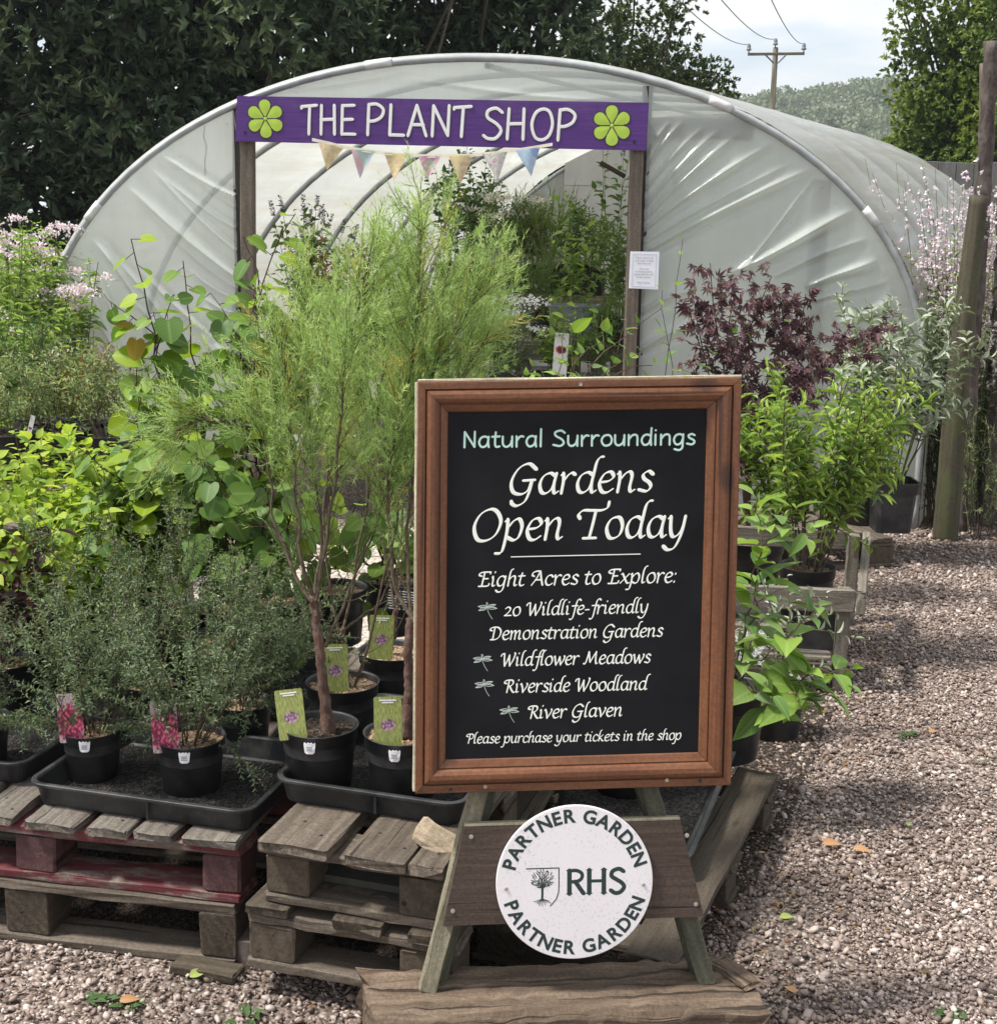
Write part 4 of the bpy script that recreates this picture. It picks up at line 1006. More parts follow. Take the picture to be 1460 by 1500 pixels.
for sx, sy, mt in ((850, 562.5, 'screw'), (660, 1157, 'screw_dark'), (710.5, 1152.5, 'screw'), (976.5, 1143, 'screw'), (1025, 1144, 'screw_dark')):
    m = MB(); c = OP(sx, sy, BD); vs = []
    for r_, z in ((.0036, .0002), (.0036, .0010), (.0016, .0004)): vs += [c + (eu*math.cos(t)+ev*math.sin(t))*r_ + en*z for t in np.linspace(0, 2*math.pi, 10, endpoint=False)]
    m.add(vs, [(i*10+k, i*10+(k+1)%10, (i+1)*10+(k+1)%10, (i+1)*10+k) for i in range(2) for k in range(10)] + [tuple(range(20, 30))]); m.build('screw', M[mt], cb)

# ------------------------------------------------------------------ round sign
DD = .024
dc = OP(841.5, 1292.5, DD); px = np.linalg.norm(OP(841.5, 1282.5, DD) - dc) / 10; RD = np.linalg.norm(OP(841.5 - 114.6, 1294, DD) - OP(841.5 + 114.6, 1291, DD)) / 2
rsn = empty('round_sign', dc, 'round white metal sign with green lettering screwed to the brown cross plank', 'round sign')
ang0 = math.atan2(np.dot(OP(951, 1289.5, DD) - OP(736, 1296, DD), ev), np.dot(OP(951, 1289.5, DD) - OP(736, 1296, DD), eu))
du = eu * math.cos(ang0) + ev * math.sin(ang0); dv = -eu * math.sin(ang0) + ev * math.cos(ang0)
m = MB(); vs, gc, fs = [], [], []; k = 96
for r_, z in ((RD, -.004), (RD, .0012), (RD * .992, .002)):
    for i in range(k):
        t = 2 * math.pi * i / k; vs.append(dc + (du * math.cos(t) + dv * math.sin(t)) * r_ + en * z); gc.append((math.cos(t) * r_, math.sin(t) * r_, z))
vs.append(dc + en * .002); gc.append((0, 0, 0))
for j in range(2):
    for i in range(k): fs.append((j*k+i, j*k+(i+1) % k, (j+1)*k+(i+1) % k, (j+1)*k+i))
for i in range(k): fs.append((2*k+i, 2*k+(i+1) % k, 3*k))
fs.append(tuple(range(k-1, -1, -1)))
m.add(vs, fs, gc); disc = m.build('disc', M['disc'], rsn)
ZF = .0021
def flatpl(x, y, z): return dc + du * x + dv * y + en * (ZF + z)
kk = RD / 115.0                                         # metres per photo pixel on the disc
# RHS: flared capitals built as pen strokes with serif feet
m = MB(); base = flatpl(-12.5*kk, -17.5*kk, 0)
SER = {'R': (70, [("B", "12,2 12,98", 7.2), ("S", "2,2 22,2", 2.2), ("S", "2,98 14,98", 2.2), ("C", "12,96 38,97 58,86 60,68 46,54 12,50", 5.6), ("B", "34,52 66,2", 6.8), ("S", "60,2 74,2", 2.2)]),
       'H': (86, [("B", "14,2 14,98", 7.2), ("B", "70,2 70,98", 7.2), ("B", "14,52 70,52", 5.0), ("S", "4,2 24,2", 2.0), ("S", "4,98 24,98", 2.0), ("S", "60,2 80,2", 2.0), ("S", "60,98 80,98", 2.0)]),
       'S': (60, [("C", "56,88 38,99 14,90 10,70 28,56 48,42 58,24 44,4 24,0 6,12", 6.6)])}
x0 = 0; sc = 36.5 * kk / 100
for ch in 'RHS':
    adv, sts = SER[ch]
    for ty, tok, hw in sts:
        p = np.array([[float(a) for a in q.split(',')] for q in tok.split()])
        if ty == 'C': p = smooth_path(tok)[0]
        else: p = np.linspace(p[0], p[1], 5)
        q = p.copy(); q[:, 0] = (q[:, 0] + x0) * sc * 1.05; q[:, 1] *= sc; stroke(m, q, base, du, dv, en, sc, (1, 1, 0),   .0002, hw * 1.30, 0)
    x0 += adv + 4
m.build('initials', M['ink'], disc)
def ring_text(txt, r_, a0, a1, top, size, off):
    """letters between angle a0 and a1 (degrees clockwise from the top / from the bottom)"""
    ws = [max(text_mesh(None, c, size, lambda *a: a, off, .0003, False)[1] if c != ' ' else size * .30, .001) for c in txt]
    gap = size * .10; tot = sum(ws) + gap * (len(txt) - 1); mm = MB(); x = 0; span = R(a1 - a0)
    for c, w_ in zip(txt, ws):
        th = R(a0) + span * (x + w_ / 2) / tot; x += w_ + gap
        if c == ' ': continue
        if top:
            def pl(px_, py_, z, th=th):
                X, Y = r_ * math.sin(th), r_ * math.cos(th); tx, ty = math.cos(th), -math.sin(th); ux, uy = math.sin(th), math.cos(th)
                return flatpl(X + tx * px_ + ux * py_, Y + ty * px_ + uy * py_, z)
        else:
            def pl(px_, py_, z, th=th):
                X, Y = r_ * math.sin(th), -r_ * math.cos(th); tx, ty = math.cos(th), math.sin(th); ux, uy = -math.sin(th), math.cos(th)
                return flatpl(X + tx * px_ + ux * py_, Y + ty * px_ + uy * py_, z)
        text_mesh(mm, c, size, pl, off, .00008, True)
    mm.build('ring_lettering', M['ink'], disc)
ring_text('PARTNER GARDEN', 90*kk, -77, 77, True, 27.5*kk, .0012*1.0)
ring_text('PARTNER GARDEN', 107*kk, -75, 75, False, 27.5*kk, .0012*1.0)
# emblem: shield line, tree with roots
m = MB(); q0 = lambda pts: np.array(pts, float) * kk
stroke(m, q0([(-71, 22.5), (-50, 22.5), (-23.5, 22.5)]), flatpl(0,0,0), du, dv, en, kk, (1,1,0), .0002, .85, 0)
stroke(m, q0([(-23.3, 22.5), (-23.3, -5), (-23.8, -14), (-27, -24), (-33, -31), (-36, -34)]), flatpl(0,0,0), du, dv, en, kk, (1,1,0), .0002, .8, 0)
m.build('shield_outline', M['ink'], disc)
m = MB(); rng = rs(77); tx, ty = -47.5, -5
stroke(m, q0([(tx-.3, -24), (tx, -16), (tx, -10), (tx+.3, -4)]), flatpl(0,0,0), du, dv, en, kk, (1,1,0), .0002, 1.7, 0)
for k in range(11):
    a = R(14 + 152 * k / 10); L_ = 9 + rng.random() * 5
    stroke(m, q0([(tx, -8), (tx + math.cos(a) * L_ * .5, -6 + math.sin(a) * L_ * .7), (tx + math.cos(a) * L_ * 1.15, -5 + math.sin(a) * L_ * 1.3)]), flatpl(0,0,0), du, dv, en, kk, (1,1,0), .0003, .5, 0)
for k in range(9):
    a = R(195 + 150 * k / 8); L_ = 7 + rng.random() * 5
    stroke(m, q0([(tx, -23), (tx + math.cos(a) * L_ * .6, -24 + math.sin(a) * L_ * .35), (tx + math.cos(a) * L_ * 1.3, -25 + math.sin(a) * L_ * .75)]), flatpl(0,0,0), du, dv, en, kk, (1,1,0), .0003, .45, 0)
pts_ = []
for k in range(400):
    x, y = rng.uniform(-16.5, 16.5), rng.uniform(-12, 14)
    if (x/16.5)**2 + (y/13)**2 > 1 or any((x-a)**2 + (y-b)**2 < 8.5 for a, b in pts_): continue
    pts_.append((x, y))
    a = math.atan2(y + 10, x) + rng.normal() * .35; L_ = 2.2
    c = V(tx + x, 6 + y)
    if len(pts_) % 8 == 0: stroke(m, q0([(c[0]-.4, c[1]), (c[0], c[1]), (c[0]+.4, c[1])]), flatpl(0,0,0), du, dv, en, kk, (1,1,0), .0003, 1.6, 0)
    else: stroke(m, q0([c - V(math.cos(a), math.sin(a)) * L_, c, c + V(math.cos(a), math.sin(a)) * L_]), flatpl(0,0,0), du, dv, en, kk, (1,1,0), .0003, .62, 0)
m.build('tree_emblem', M['ink'], disc)
for sx in (-100.5, 101): 
    m = MB(); lathe_c = flatpl(sx*kk, -6*kk, 0); vs = []
    for r_, z in ((.0034, 0), (.0034, .0012), (.002, .0022)): vs += [lathe_c + (du*math.cos(t)+dv*math.sin(t))*r_ + en*z for t in np.linspace(0, 2*math.pi, 12, endpoint=False)]
    m.add(vs, [(i*12+k, i*12+(k+1)%12, (i+1)*12+(k+1)%12, (i+1)*12+k) for i in range(2) for k in range(12)] + [tuple(range(24, 36))]); m.build('screw', M['screw'], rsn)
# ------------------------------------------------------------------ pallets
def pallet(fr, ang, z0, W, D, mats, label, boards, blocks, group='wooden pallets under the plant trays', hs=(.020, .022, .082, .021), deck_over=.012, name='pallet', bottom=True, nails=False):
    """fr: front right corner (xy); boards: list of (left offset from the right end, width) of deck boards; blocks: offsets of block centres from the right end"""
    a = R(ang); e = V(math.cos(a), -math.sin(a), 0); d = V(math.sin(a), math.cos(a), 0); o = V(fr[0], fr[1], z0)
    t = empty(name, o, label, 'pallet', group); rng = rs()
    hd, hst, hb, hbt = hs; zb = 0.0
    P_ = lambda u, v, z: o - e * u + d * v + V(0, 0, z)
    if bottom:
        for v in (.05, D / 2, D - .05):
            m = MB(); plank(m, P_(W, v, hbt / 2), P_(0.002, v, hbt / 2), .095, hbt, d, 10, .003, .0012, rng, .003); m.build('base_board', M[mats[2]], t)
    for v in (.055, D / 2, D - .055):
        for u, bw in blocks:
            m = MB(); plank(m, P_(u, v - .05, hbt + hb / 2), P_(u, v + .05, hbt + hb / 2), bw, hb - .001, e, 3, .004, .0010, rng, .001); m.build('block', M[mats[1]], t)
        m = MB(); plank(m, P_(W, v, hbt + hb + hst / 2), P_(0, v, hbt + hb + hst / 2), .10, hst - .001, d, 10, .003, .0014, rng, .003); m.build('stringer', M[mats[2]], t)
    for u, bw in boards:
        ov = deck_over + rng.uniform(-.004, .004)
        m = MB(); plank(m, P_(u, -ov, hbt + hb + hst + hd / 2), P_(u, D + .01, hbt + hb + hst + hd / 2), bw, hd, e, 12, .003, .0012, rng, .003); bd_ = m.build('deck_board', M[mats[0]], t)
        if nails:
            for dv in (-.022, .024):
                c = P_(u + rng.uniform(-.012, .012) + bw * .22 * (1 if dv > 0 else -1), .055 + dv, hbt + hb + hst + hd + .0008); m = MB(); rr_ = .0034; vs = [c + V(rr_ * math.cos(q), rr_ * math.sin(q), z_) for z_ in (-.002, .0006) for q in np.linspace(0, 2 * math.pi, 8, endpoint=False)]
                m.add(vs, [tuple(range(8, 16))] + [(i, (i + 1) % 8, (i + 1) % 8 + 8, i + 8) for i in range(8)]); m.build('nail', M['rust_nail'], bd_)
    return t
PH = .145
frR = G(350, 1246, .268)[:2]
pallet(frR + V(-.012, -.006), 11, 0.0, 1.0, .95, ('pallet', 'pallet_dark', 'pallet'), 'lower bare grey pallet on the gravel under the red painted pallet', [], [(.04, .082), (.475, .10), (.95, .09)], hs=(0.0, .021, .102, .021))
pallet(frR, 11, PH, 1.0, .95, ('red_deck', 'block_red', 'red_board'), 'upper pallet with faded red paint under the tray of pink labelled pots', [(.061, .118), (.185, .083), (.287, .090), (.415, .117), (.55, .09), (.68, .12), (.82, .10), (.94, .11)], [(.043, .082), (.462, .092), (.95, .09)], nails=True)
flM = G(385, 1222, .352); a18 = R(17); eM = V(math.cos(a18), -math.sin(a18), 0)
frM = (flM + eM * .385)[:2]; flL = G(360, 1322, .205); frL = (flL + eM * .44)[:2]
pallet(frL, 17, .062, .44, .85, ('pallet_dark', 'block', 'pallet'), 'lower moss flecked grey pallet resting on the brick', [(.395, .09), (.20, .105), (.05, .09)], [(.388, .10), (.06, .11)], hs=(.022, .022, .078, .021), deck_over=.004)
pallet(frM, 17, .207, .385, .85, ('pallet', 'block', 'pallet'), 'upper pale pallet with rounded corners under the tamarisk tray', [(.311, .148), (.138, .125), (.035, .07)], [(.337, .092), (.052, .1)], hs=(.024, .020, .082, .019), deck_over=.03, nails=True)
frP = G(1003, 1392, .132)[:2]
pr_ = pallet(frP, 22, .0, .46, .95, ('pallet_dark', 'pallet_dark', 'pallet_dark'), 'dark damp pallet with a gap between slats on the right of the chalkboard stand', [(.055, .105), (.27, .09), (.40, .10)], [(.06, .10), (.40, .1)], hs=(.022, .018, .072, .020), deck_over=.05, nails=True)
# loose pieces lying on and about the pallets
m = MB(); b0 = G(378, 1400, .03); slab(m, V(b0[0], b0[1] + .052, .031), eM * .044, V(math.sin(a18), math.cos(a18), 0) * .06, V(0, 0, .0305))
tag(m.build('brick', M['brick'], None, False, (b0[0], b0[1] + .052, 0)), 'grey brown brick propping the front corner of the mossy lower pallet', 'brick')
m = MB(); p0, p1 = G(612, 1212, .385), G(672, 1262, .345); plank(m, p0, p1 + V(.02, .02, -.01), .052, .024, V(.3, .5, 1), 5, .006, .0015, rs(), .002)
tag(m.build('wood_offcut', M['offcut'], None, False, p0), 'pale sawn wood offcut leaning beside the left leg of the stand', 'wood offcut', 'wood offcuts among the pallets')
m = MB(); p0 = G(640, 1338, .20); plank(m, G(634, 1335, .19) + V(0, .03, 0), G(646, 1282, .30) + V(0, .05, 0), .02, .010, eM, 4, .002, .001, rs(), .002)
tag(m.build('wood_offcut', M['leg'], None, False, p0), 'thin greenish batten standing just behind the left leg of the stand', 'wood offcut', 'wood offcuts among the pallets')
for (c, hw, hd_, lb) in (((545, 1293), .105, .07, 'dark flat slab tucked inside the pale pallet, upper of two'), ((552, 1316), .10, .07, 'dark flat slab tucked inside the pale pallet, lower of two')):
    c0 = G(*c, .218 if 'lower' in lb else .236) + V(0, .06, 0)
    m = MB(); slab(m, c0 + V(0, 0, 0), eM * hw, V(math.sin(a18), math.cos(a18), 0) * hd_, V(0, 0, .0075)); tag(m.build('slab', M['slate'], None, False, c0), lb, 'slab', 'dark slabs inside the pallet')
m = MB(); plank(m, G(258, 1412, .012), G(350, 1428, .012), .05, .02, V(0, 1, 0), 5, .002, .001, rs(), .003); tag(m.build('wood_strip', M['pallet_dark'], None, False, G(300, 1420, 0)), 'thin dark strip of wood on the gravel below the grey pallet', 'wood strip')
f = Fol(); rng = rs(); c = G(512, 1325, .215); n = 260
f.put('thin', c + rng.normal(size=(n, 3)) * V(.02, .012, .002), nrm(rng.normal(size=(n, 3)) + V(0, 0, 1.2)), rng.normal(size=(n, 3)), .012, .003, rng.random(n)); tag(f.build('moss', LM['weed'], None, c), 'small green cushion of moss on the edge of the lower pallet', 'moss')

# ------------------------------------------------------------------ trays
def tray(fl, ang, z0, W, D, h, label, group='black plant trays'):
    a = R(ang); e = V(math.cos(a), -math.sin(a), 0); d = V(math.sin(a), math.cos(a), 0); c0 = V(fl[0], fl[1], z0)
    t = empty('plant_tray', c0 + e * W / 2 + d * D / 2, label, 'tray', group)
    def ring(inset, z, rad=.045, k=6):
        pts = []
        r_ = max(rad - inset, .006)
        for cx, cy, a0 in ((W - inset - r_, inset + r_, -90), (W - inset - r_, D - inset - r_, 0), (inset + r_, D - inset - r_, 90), (inset + r_, inset + r_, 180)):
            for i in range(k + 1):
                t_ = R(a0 + 90 * i / k); pts.append(c0 + e * (cx + r_ * math.cos(t_)) + d * (cy + r_ * math.sin(t_)) + V(0, 0, z))
        return pts
    secs = [(.022, 0), (.020, .002), (.010, h - .008), (.001, h - .008), (0, h - .006), (0, h - .001), (.002, h), (.011, h), (.014, h - .004), (.024, .006), (.034, .004)]
    m = MB(); vs = []; gc = []
    for i_, z in secs: vs += ring(i_, z)
    n = len(ring(0, 0)); k = len(secs); fs = [(i*n+j, i*n+(j+1) % n, (i+1)*n+(j+1) % n, (i+1)*n+j) for i in range(k-1) for j in range(n)]
    fs.append(tuple(range(n-1, -1, -1))); fs.append(tuple((k-1)*n+j for j in range(n))); m.add(vs, fs)
    body = m.build('tray_body', M['tray'], t, False)
    m = MB(); p = c0 + e * (W * .55) + d * .008; plank(m, p + V(0, 0, .006), p + V(0, 0, h - .01), .006, .004, e, 2, .001, 0); m.build('rib', M['tray'], t)
    m = MB(); vs = [(p + V(0, 0, .0)) for p in ring(.04, .0065)]; m.add(vs, [tuple(range(len(vs)))]); m.build('grit', M['wet_grit'], t)
    return t
ZT1, ZT2 = .291, .353
tr1 = G(33, 1146, ZT1 + .055)[:2]; tray(tr1, 15, ZT1, .53, .40, .055, 'black tray on the red pallet holding two pots with pink labels')
tr2 = G(395, 1140, ZT2 + .055)[:2]; tray(tr2, 17, ZT2, .42, .56, .055, 'black tray on the pale pallet holding the tamarisk pots')
ZT3 = .136; tr3 = G(690, 1212, ZT3 + .055)[:2]; tray(tr3, 18, ZT3, .50, .86, .055, 'black tray partly hidden behind the chalkboard with wet grit inside')
tr0 = V(-1.45, 2.93); tray(tr0, 15, ZT1, .42, .44, .055, 'black tray at the left edge of the picture under the dark pots')
tr4 = G(150, 1010, ZT1 + .055)[:2] ; tray(tr4 + V(0, .04), 15, ZT1, .52, .42, .055, 'black tray behind the two pink labelled pots')
# supports of the rows behind: more pallets, seen only between the plants
pallet((-.35, 3.60), 12, 0, 1.0, .75, ('pallet', 'pallet_dark', 'pallet'), 'grey pallet under the heart leaved plants behind the front row', [(.06, .11), (.2, .1), (.34, .1), (.48, .1), (.62, .1), (.76, .1), (.93, .11)], [(.05, .1), (.5, .1), (.95, .1)])
pallet((-1.42, 3.72), 12, 0, 1.0, .9, ('pallet', 'pallet_dark', 'pallet'), 'grey pallet under the yellow green plants on the left', [(.06, .11), (.2, .1), (.34, .1), (.48, .1), (.62, .1), (.76, .1), (.93, .11)], [(.05, .1), (.5, .1), (.95, .1)])

# ------------------------------------------------------------------ timber bench on the right
zr = .36; cr_ = G(1262, 866, zr); fl_ = G(1100, 858, zr); far_ = G(1270, 780, zr)
bn = empty('plant_bench', V(cr_[0], cr_[1], 0), 'low open timber plant bench with grey rails beside the gravel path', 'bench')
ef = nrm(V(cr_[0] - fl_[0], cr_[1] - fl_[1], 0)); ed = nrm(V(far_[0] - cr_[0], far_[1] - cr_[1], 0)); Lf, Ld = .95, np.linalg.norm((far_ - cr_)[:2])
c0 = V(cr_[0], cr_[1], 0)
def bpl(name, a, b, wd, th, side, mat='bench'):
    m = MB(); plank(m, a, b, wd, th, side, 8, .003, .0012, rs(), .002); return m.build(name, M[mat], bn)
bpl('front_rail', c0 - ef * Lf + V(0, 0, zr - .035), c0 - ef * .022 + V(0, 0, zr - .035), .075, .022, V(0, 0, 1))
bpl('side_rail', c0 + V(0, 0, zr - .036) - ed * .02, c0 + ed * Ld + V(0, 0, zr - .036), .078, .030, V(0, 0, 1))
bpl('back_rail', c0 + ed * Ld - ef * Lf + V(0, 0, zr - .035), c0 + ed * Ld - ef * .02 + V(0, 0, zr - .035), .075, .022, V(0, 0, 1))
for q in (c0 - ef * .055 + ed * .036, c0 - ef * .05 + ed * (Ld - .04), c0 - ef * (Lf - .03) + ed * .03, c0 - ef * (Lf - .03) + ed * (Ld - .04)):
    bpl('leg', q, q + V(0, 0, zr - .075 if q is None else zr - .001), .045, .045, ef)
for k in range(6):
    q = c0 + ed * (.05 + k * (Ld - .1) / 5) + V(0, 0, .118); bpl('shelf_slat', q - ef * (Lf - .06), q - ef * .09, .09, .018, ed)
bpl('lower_rail', c0 - ef * Lf + V(0, 0, .075) + ed * .002, c0 - ef * .09 + V(0, 0, .075) + ed * .002, .065, .02, V(0, 0, 1), 'pallet_dark')
BENCH_C = lambda u, v, z: c0 - ef * u + ed * v + V(0, 0, z)
# far pallet with the big square pot
fp = G(1306, 832, 0)[:2]; pallet(fp, -14, 0, .9, .8, ('pallet', 'block', 'pallet'), 'pallet at the far end of the path under the big square pot', [(.06, .1), (.2, .1), (.35, .1), (.5, .1), (.65, .1), (.84, .1)], [(.06, .13), (.45, .13), (.84, .13)])
# ------------------------------------------------------------------ polytunnel
YF = 6.8735; XC = -.091; TW, TH, TS, TN = 4.469, 2.287, .674, 2.093; SK = .483; TL = 4.25
def hoop(t, off=0.0):
    """t in 0..1 from the left foot over the ridge to the right foot -> (x, z) about the centre"""
    if t < .12: return (-TW/2 - off, TS * t / .12)
    if t > .88: return (TW/2 + off, TS * (1 - t) / .12)
    a = math.pi * (1 - (t - .12) / .76); c, s = math.cos(a), math.sin(a)
    return (math.copysign(abs(c)**(2/TN), c) * (TW/2 + off), TS + (TH - TS + off) * abs(s)**(2/TN))
def hoop_x(z, side):
    if z <= TS: return side * TW / 2
    q = min((z - TS) / (TH - TS), 1); return side * TW / 2 * (1 - q**TN)**(1/TN)
def hoop_z(x):
    q = min(abs(x) / (TW/2), 1); return TS + (TH - TS) * (1 - q**TN)**(1/TN)
tn = empty('polytunnel', (XC, YF, 0), 'long polythene tunnel greenhouse with arched metal hoops and open timber doorway', 'polytunnel')
for k in range(7):
    yy = YF + TL * k / 6; m = MB(); pts = [(XC + hoop(t)[0] + SK * (yy - YF), yy, hoop(t)[1]) for t in np.linspace(0, 1, 60)]
    tube(m, pts, .018 if k in (0, 6) else .016, 8); hp = m.build('hoop', M['galv'] if k else M['galv'], tn, True)
    if k == 0:
        for t0 in (.245, .44, .735, .617):
            mm = MB(); pts = [(XC + hoop(t, .003)[0], yy, hoop(t, .003)[1]) for t in np.linspace(t0, t0 + .014, 4)]; tube(mm, pts, .0225, 8); mm.build('clip', M['hoop_tape'], hp, True)
# ridge bar
m = MB(); tube(m, [(XC, YF, TH - .035), (XC + SK * TL, YF + TL, TH - .035)], .014, 6); m.build('ridge_bar', M['galv'], tn, True)
# side skin
na, nb = 110, 97; vs, gc = [], []; rng = rs(31)
cre = [(rng.random(), rng.uniform(.004, .014), rng.uniform(.004, .012), rng.uniform(-.05, .05)) for _ in range(60)]
for j in range(nb):
    s = j / (nb - 1); sag = -.022 * abs(math.sin(math.pi * s * 6))**1.0
    for i in range(na):
        t = i / (na - 1); o_ = .024 + sag
        for (tc_, wd, am, sl_k) in cre: 
            dd = (t - tc_ - sl_k * (s - .5)); 
            if abs(dd) < 4 * wd: o_ += min(s * 9, 1) * am * math.exp(-(dd / wd)**2) * (.6 + .4 * math.sin(s * 9 + tc_ * 40))
        x, z = hoop(t, o_); yy = YF + .004 + TL * s; vs.append((XC + x + SK * (yy - YF), yy, max(z, 0))); gc.append((t * 6, s * TL, 0))
m = MB(); m.add(vs, [(j*na+i, j*na+i+1, (j+1)*na+i+1, (j+1)*na+i) for j in range(nb-1) for i in range(na-1)], gc); m.build('side_film', M['film_side'], tn, True)
# creases of the end sheets, given as photo segments (start, end, width, height) on the end plane
def onend(px_, py_): p = AY(px_, py_, YF); return p[0], p[2]
CREASE = [((952,366),(1190,244),.016,.028), ((950,296),(1052,190),.012,.018), ((955,312),(1078,196),.013,.020), ((952,330),(1132,207),.014,.024), ((965,345),(1150,240),.012,.016),
 ((1090,384),(1196,262),.008,.012), ((1094,384),(1244,314),.018,.032), ((1150,398),(1262,352),.013,.016), ((1194,418),(1278,379),.016,.028), ((1200,442),(1290,410),.010,.012), ((1236,470),(1302,437),.018,.028), ((945,455),(1010,425),.014,.02), ((942,510),(1025,470),.016,.024), ((945,250),(1000,178),.010,.014), ((948,232),(980,180),.008,.010), ((948,275),(1030,186),.009,.012),
 ((344,284),(240,232),.013,.024), ((344,400),(190,278),.018,.032), ((344,330),(232,258),.010,.014), ((344,362),(222,250),.010,.015), ((344,300),(256,240),.007,.008), ((345,434),(280,400),.012,.018), ((346,455),(300,440),.010,.016), ((346,480),(300,452),.010,.015), ((346,500),(315,474),.009,.014), ((200,430),(134,353),.013,.022), ((240,470),(150,356),.010,.014), ((170,505),(112,412),.014,.022), ((166,452),(128,380),.009,.010), ((346,520),(310,505),.01,.014), ((300,490),(215,400),.009,.011), ((345,418),(250,350),.008,.010), ((345,545),(280,470),.012,.015), ((260,520),(190,430),.010,.012),
 ((380,120),(500,112),.012,.010), ((640,120),(900,150),.010,.008), ((420,132),(600,100),.010,.008)]
CR = []
for a, b, wd, am in CREASE:
    (x0, z0), (x1, z1) = onend(*a), onend(*b); CR.append((x0, z0, x1, z1, wd, am))
def crease(x, z):
    d_ = np.zeros_like(x)
    for x0, z0, x1, z1, wd, am in CR:
        vx, vz = x1 - x0, z1 - z0; L2 = vx*vx + vz*vz; t = ((x - x0)*vx + (z - z0)*vz) / L2; L_ = math.sqrt(L2)
        bend = .014 * np.sin(np.clip(t, 0, 1) * 3.1 + x0 * 9)
        dist = ((x - x0)*vz - (z - z0)*vx) / L_ + bend
        tp = np.clip(t * 6 + 1, 0, 1) * np.clip((1.0 - t) * 2.2 + .15, 0, 1) * (t > -.17) * (t < 1.08)
        wl = wd * (.75 + .7 * np.clip(t, 0, 1))
        d_ += 1.6 * am * tp * (np.exp(-np.abs(dist / (.85 * wl))**1.1) - .35 * np.exp(-((dist - 2.0 * wl) / (1.4 * wl))**2))
    return d_
def end_sheet(fx, zlo, zhi, ns, nt_, name, mat, y0, curve=None, sgn=1, shift=0.0):
    s, t = np.meshgrid(np.linspace(0, 1, ns), np.linspace(0, 1, nt_))
    x, z = fx(s, t)
    y = y0 - (crease(x, z) if sgn else 0) + .012 * np.sin(x * 3.1 + 1) * np.sin(z * 2.3)
    vs = np.stack([x + shift, y, z], -1).reshape(-1, 3); fs = [(j*ns+i, j*ns+i+1, (j+1)*ns+i+1, (j+1)*ns+i) for j in range(nt_-1) for i in range(ns-1)]
    mb = MB(); mb.add(vs, fs); return mb.build(name, M[mat], tn, True)
XL0, XL1 = onend(348, 400)[0], onend(376, 300)[0]; XR0, XR1 = onend(918, 300)[0], onend(944, 300)[0]
vz = np.vectorize(lambda z, sd: XC + hoop_x(z, sd)); hz = np.vectorize(lambda x: hoop_z(x - XC))
zt = hoop_z(XL0 - XC) - .004
def fxL(s, t): z = t * zt; return vz(z, -1) * (1 - s) + XL0 * s, z
zt2 = hoop_z(XR1 - XC) - .004
def fxR(s, t): z = t * zt2; return XR1 * (1 - s) + vz(z, 1) * s, z
end_sheet(fxL, 0, 0, 230, 330, 'end_film', 'film', YF, sgn=1); end_sheet(fxR, 0, 0, 250, 330, 'end_film', 'film', YF, sgn=1)
ZL = 2.035
def fxT(s, t): x = XL0 + (XR1 - XL0) * s; return x, ZL - .1 + (hz(x) - ZL + .1) * t
end_sheet(fxT, 0, 0, 130, 40, 'end_film', 'film', YF + .004, sgn=1)
# rear wall
YR = YF + TL
def fxB(s, t): x = XC - TW/2 + TW * s; return x, hz(x) * t
end_sheet(fxB, 0, 0, 60, 40, 'rear_film', 'film_side', YR, sgn=0, shift=SK * TL)
pL, pR = AY(827, 240, YR - .05), AY(985, 240, YR - .05)
m = MB(); 
for k in range(7):
    z0_, z1_ = .05 + k * .29, .05 + k * .29 + .284; slab(m, V((pL[0]+pR[0])/2, YR - .06, (z0_+z1_)/2), V((pR[0]-pL[0])/2, 0, 0), V(0, .012, 0), V(0, 0, (z1_-z0_)/2))
m.build('rear_door', M['white_panel'], tn)
# timber doorway
def pst(name, x, wd, y, th, z1, mat, lean=0.0):
    m = MB(); plank(m, (x + lean, y, 0), (x, y, z1), wd, th, V(1, 0, 0), 14, .004, .0015, rs(), .001); return m.build(name, M[mat], tn)
pst('door_post', onend(367, 300)[0], .062, YF - .03, .09, ZL + .02, 'post', -.03); pst('door_post', onend(350, 300)[0], .045, YF + .03, .05, ZL + .02, 'lintel', -.02)
pst('door_post', onend(929, 300)[0], .060, YF - .03, .09, ZL + .02, 'post', .0); pst('door_post', onend(943, 300)[0], .045, YF + .03, .05, zt2 - .02, 'lintel', .0)
m = MB(); plank(m, (onend(350, 220)[0], YF - .015, ZL - .055), (onend(944, 220)[0], YF - .015, ZL - .055), .085, .10, V(0, 0, 1), 12, .004, .0015, rs()); m.build('lintel', M['lintel'], tn)
# boards fixed behind the sheet, showing through it
z_ = onend(1000, 187)[1]
m = MB(); plank(m, (onend(945, 187)[0], YF + .05, z_), (onend(1105, 190)[0], YF + .05, z_), .10, .03, V(0, 0, 1), 6, .003, .001, rs()); m.build('brace_board', M['post'], tn)
m = MB(); plank(m, (onend(1205, 300)[0], YF + .06, 0), (onend(1205, 300)[0], YF + .06, onend(1205, 262)[1]), .085, .05, V(1, 0, 0), 6, .003, .001, rs()); m.build('inner_post', M['post'], tn)
m = MB(); pts = [(AY(*p, YF + .03)) for p in ((300, 185), (298, 200), (303, 215), (300, 235), (301, 256))]; tube(m, pts, .004, 5); m.build('hanging_cord', M['wire'], tn)
m = MB(); tube(m, [AY(880, 238, YF + .1), AY(915, 258, YF + .05)], .012, 5); m.build('corner_brace', M['lintel'], tn)

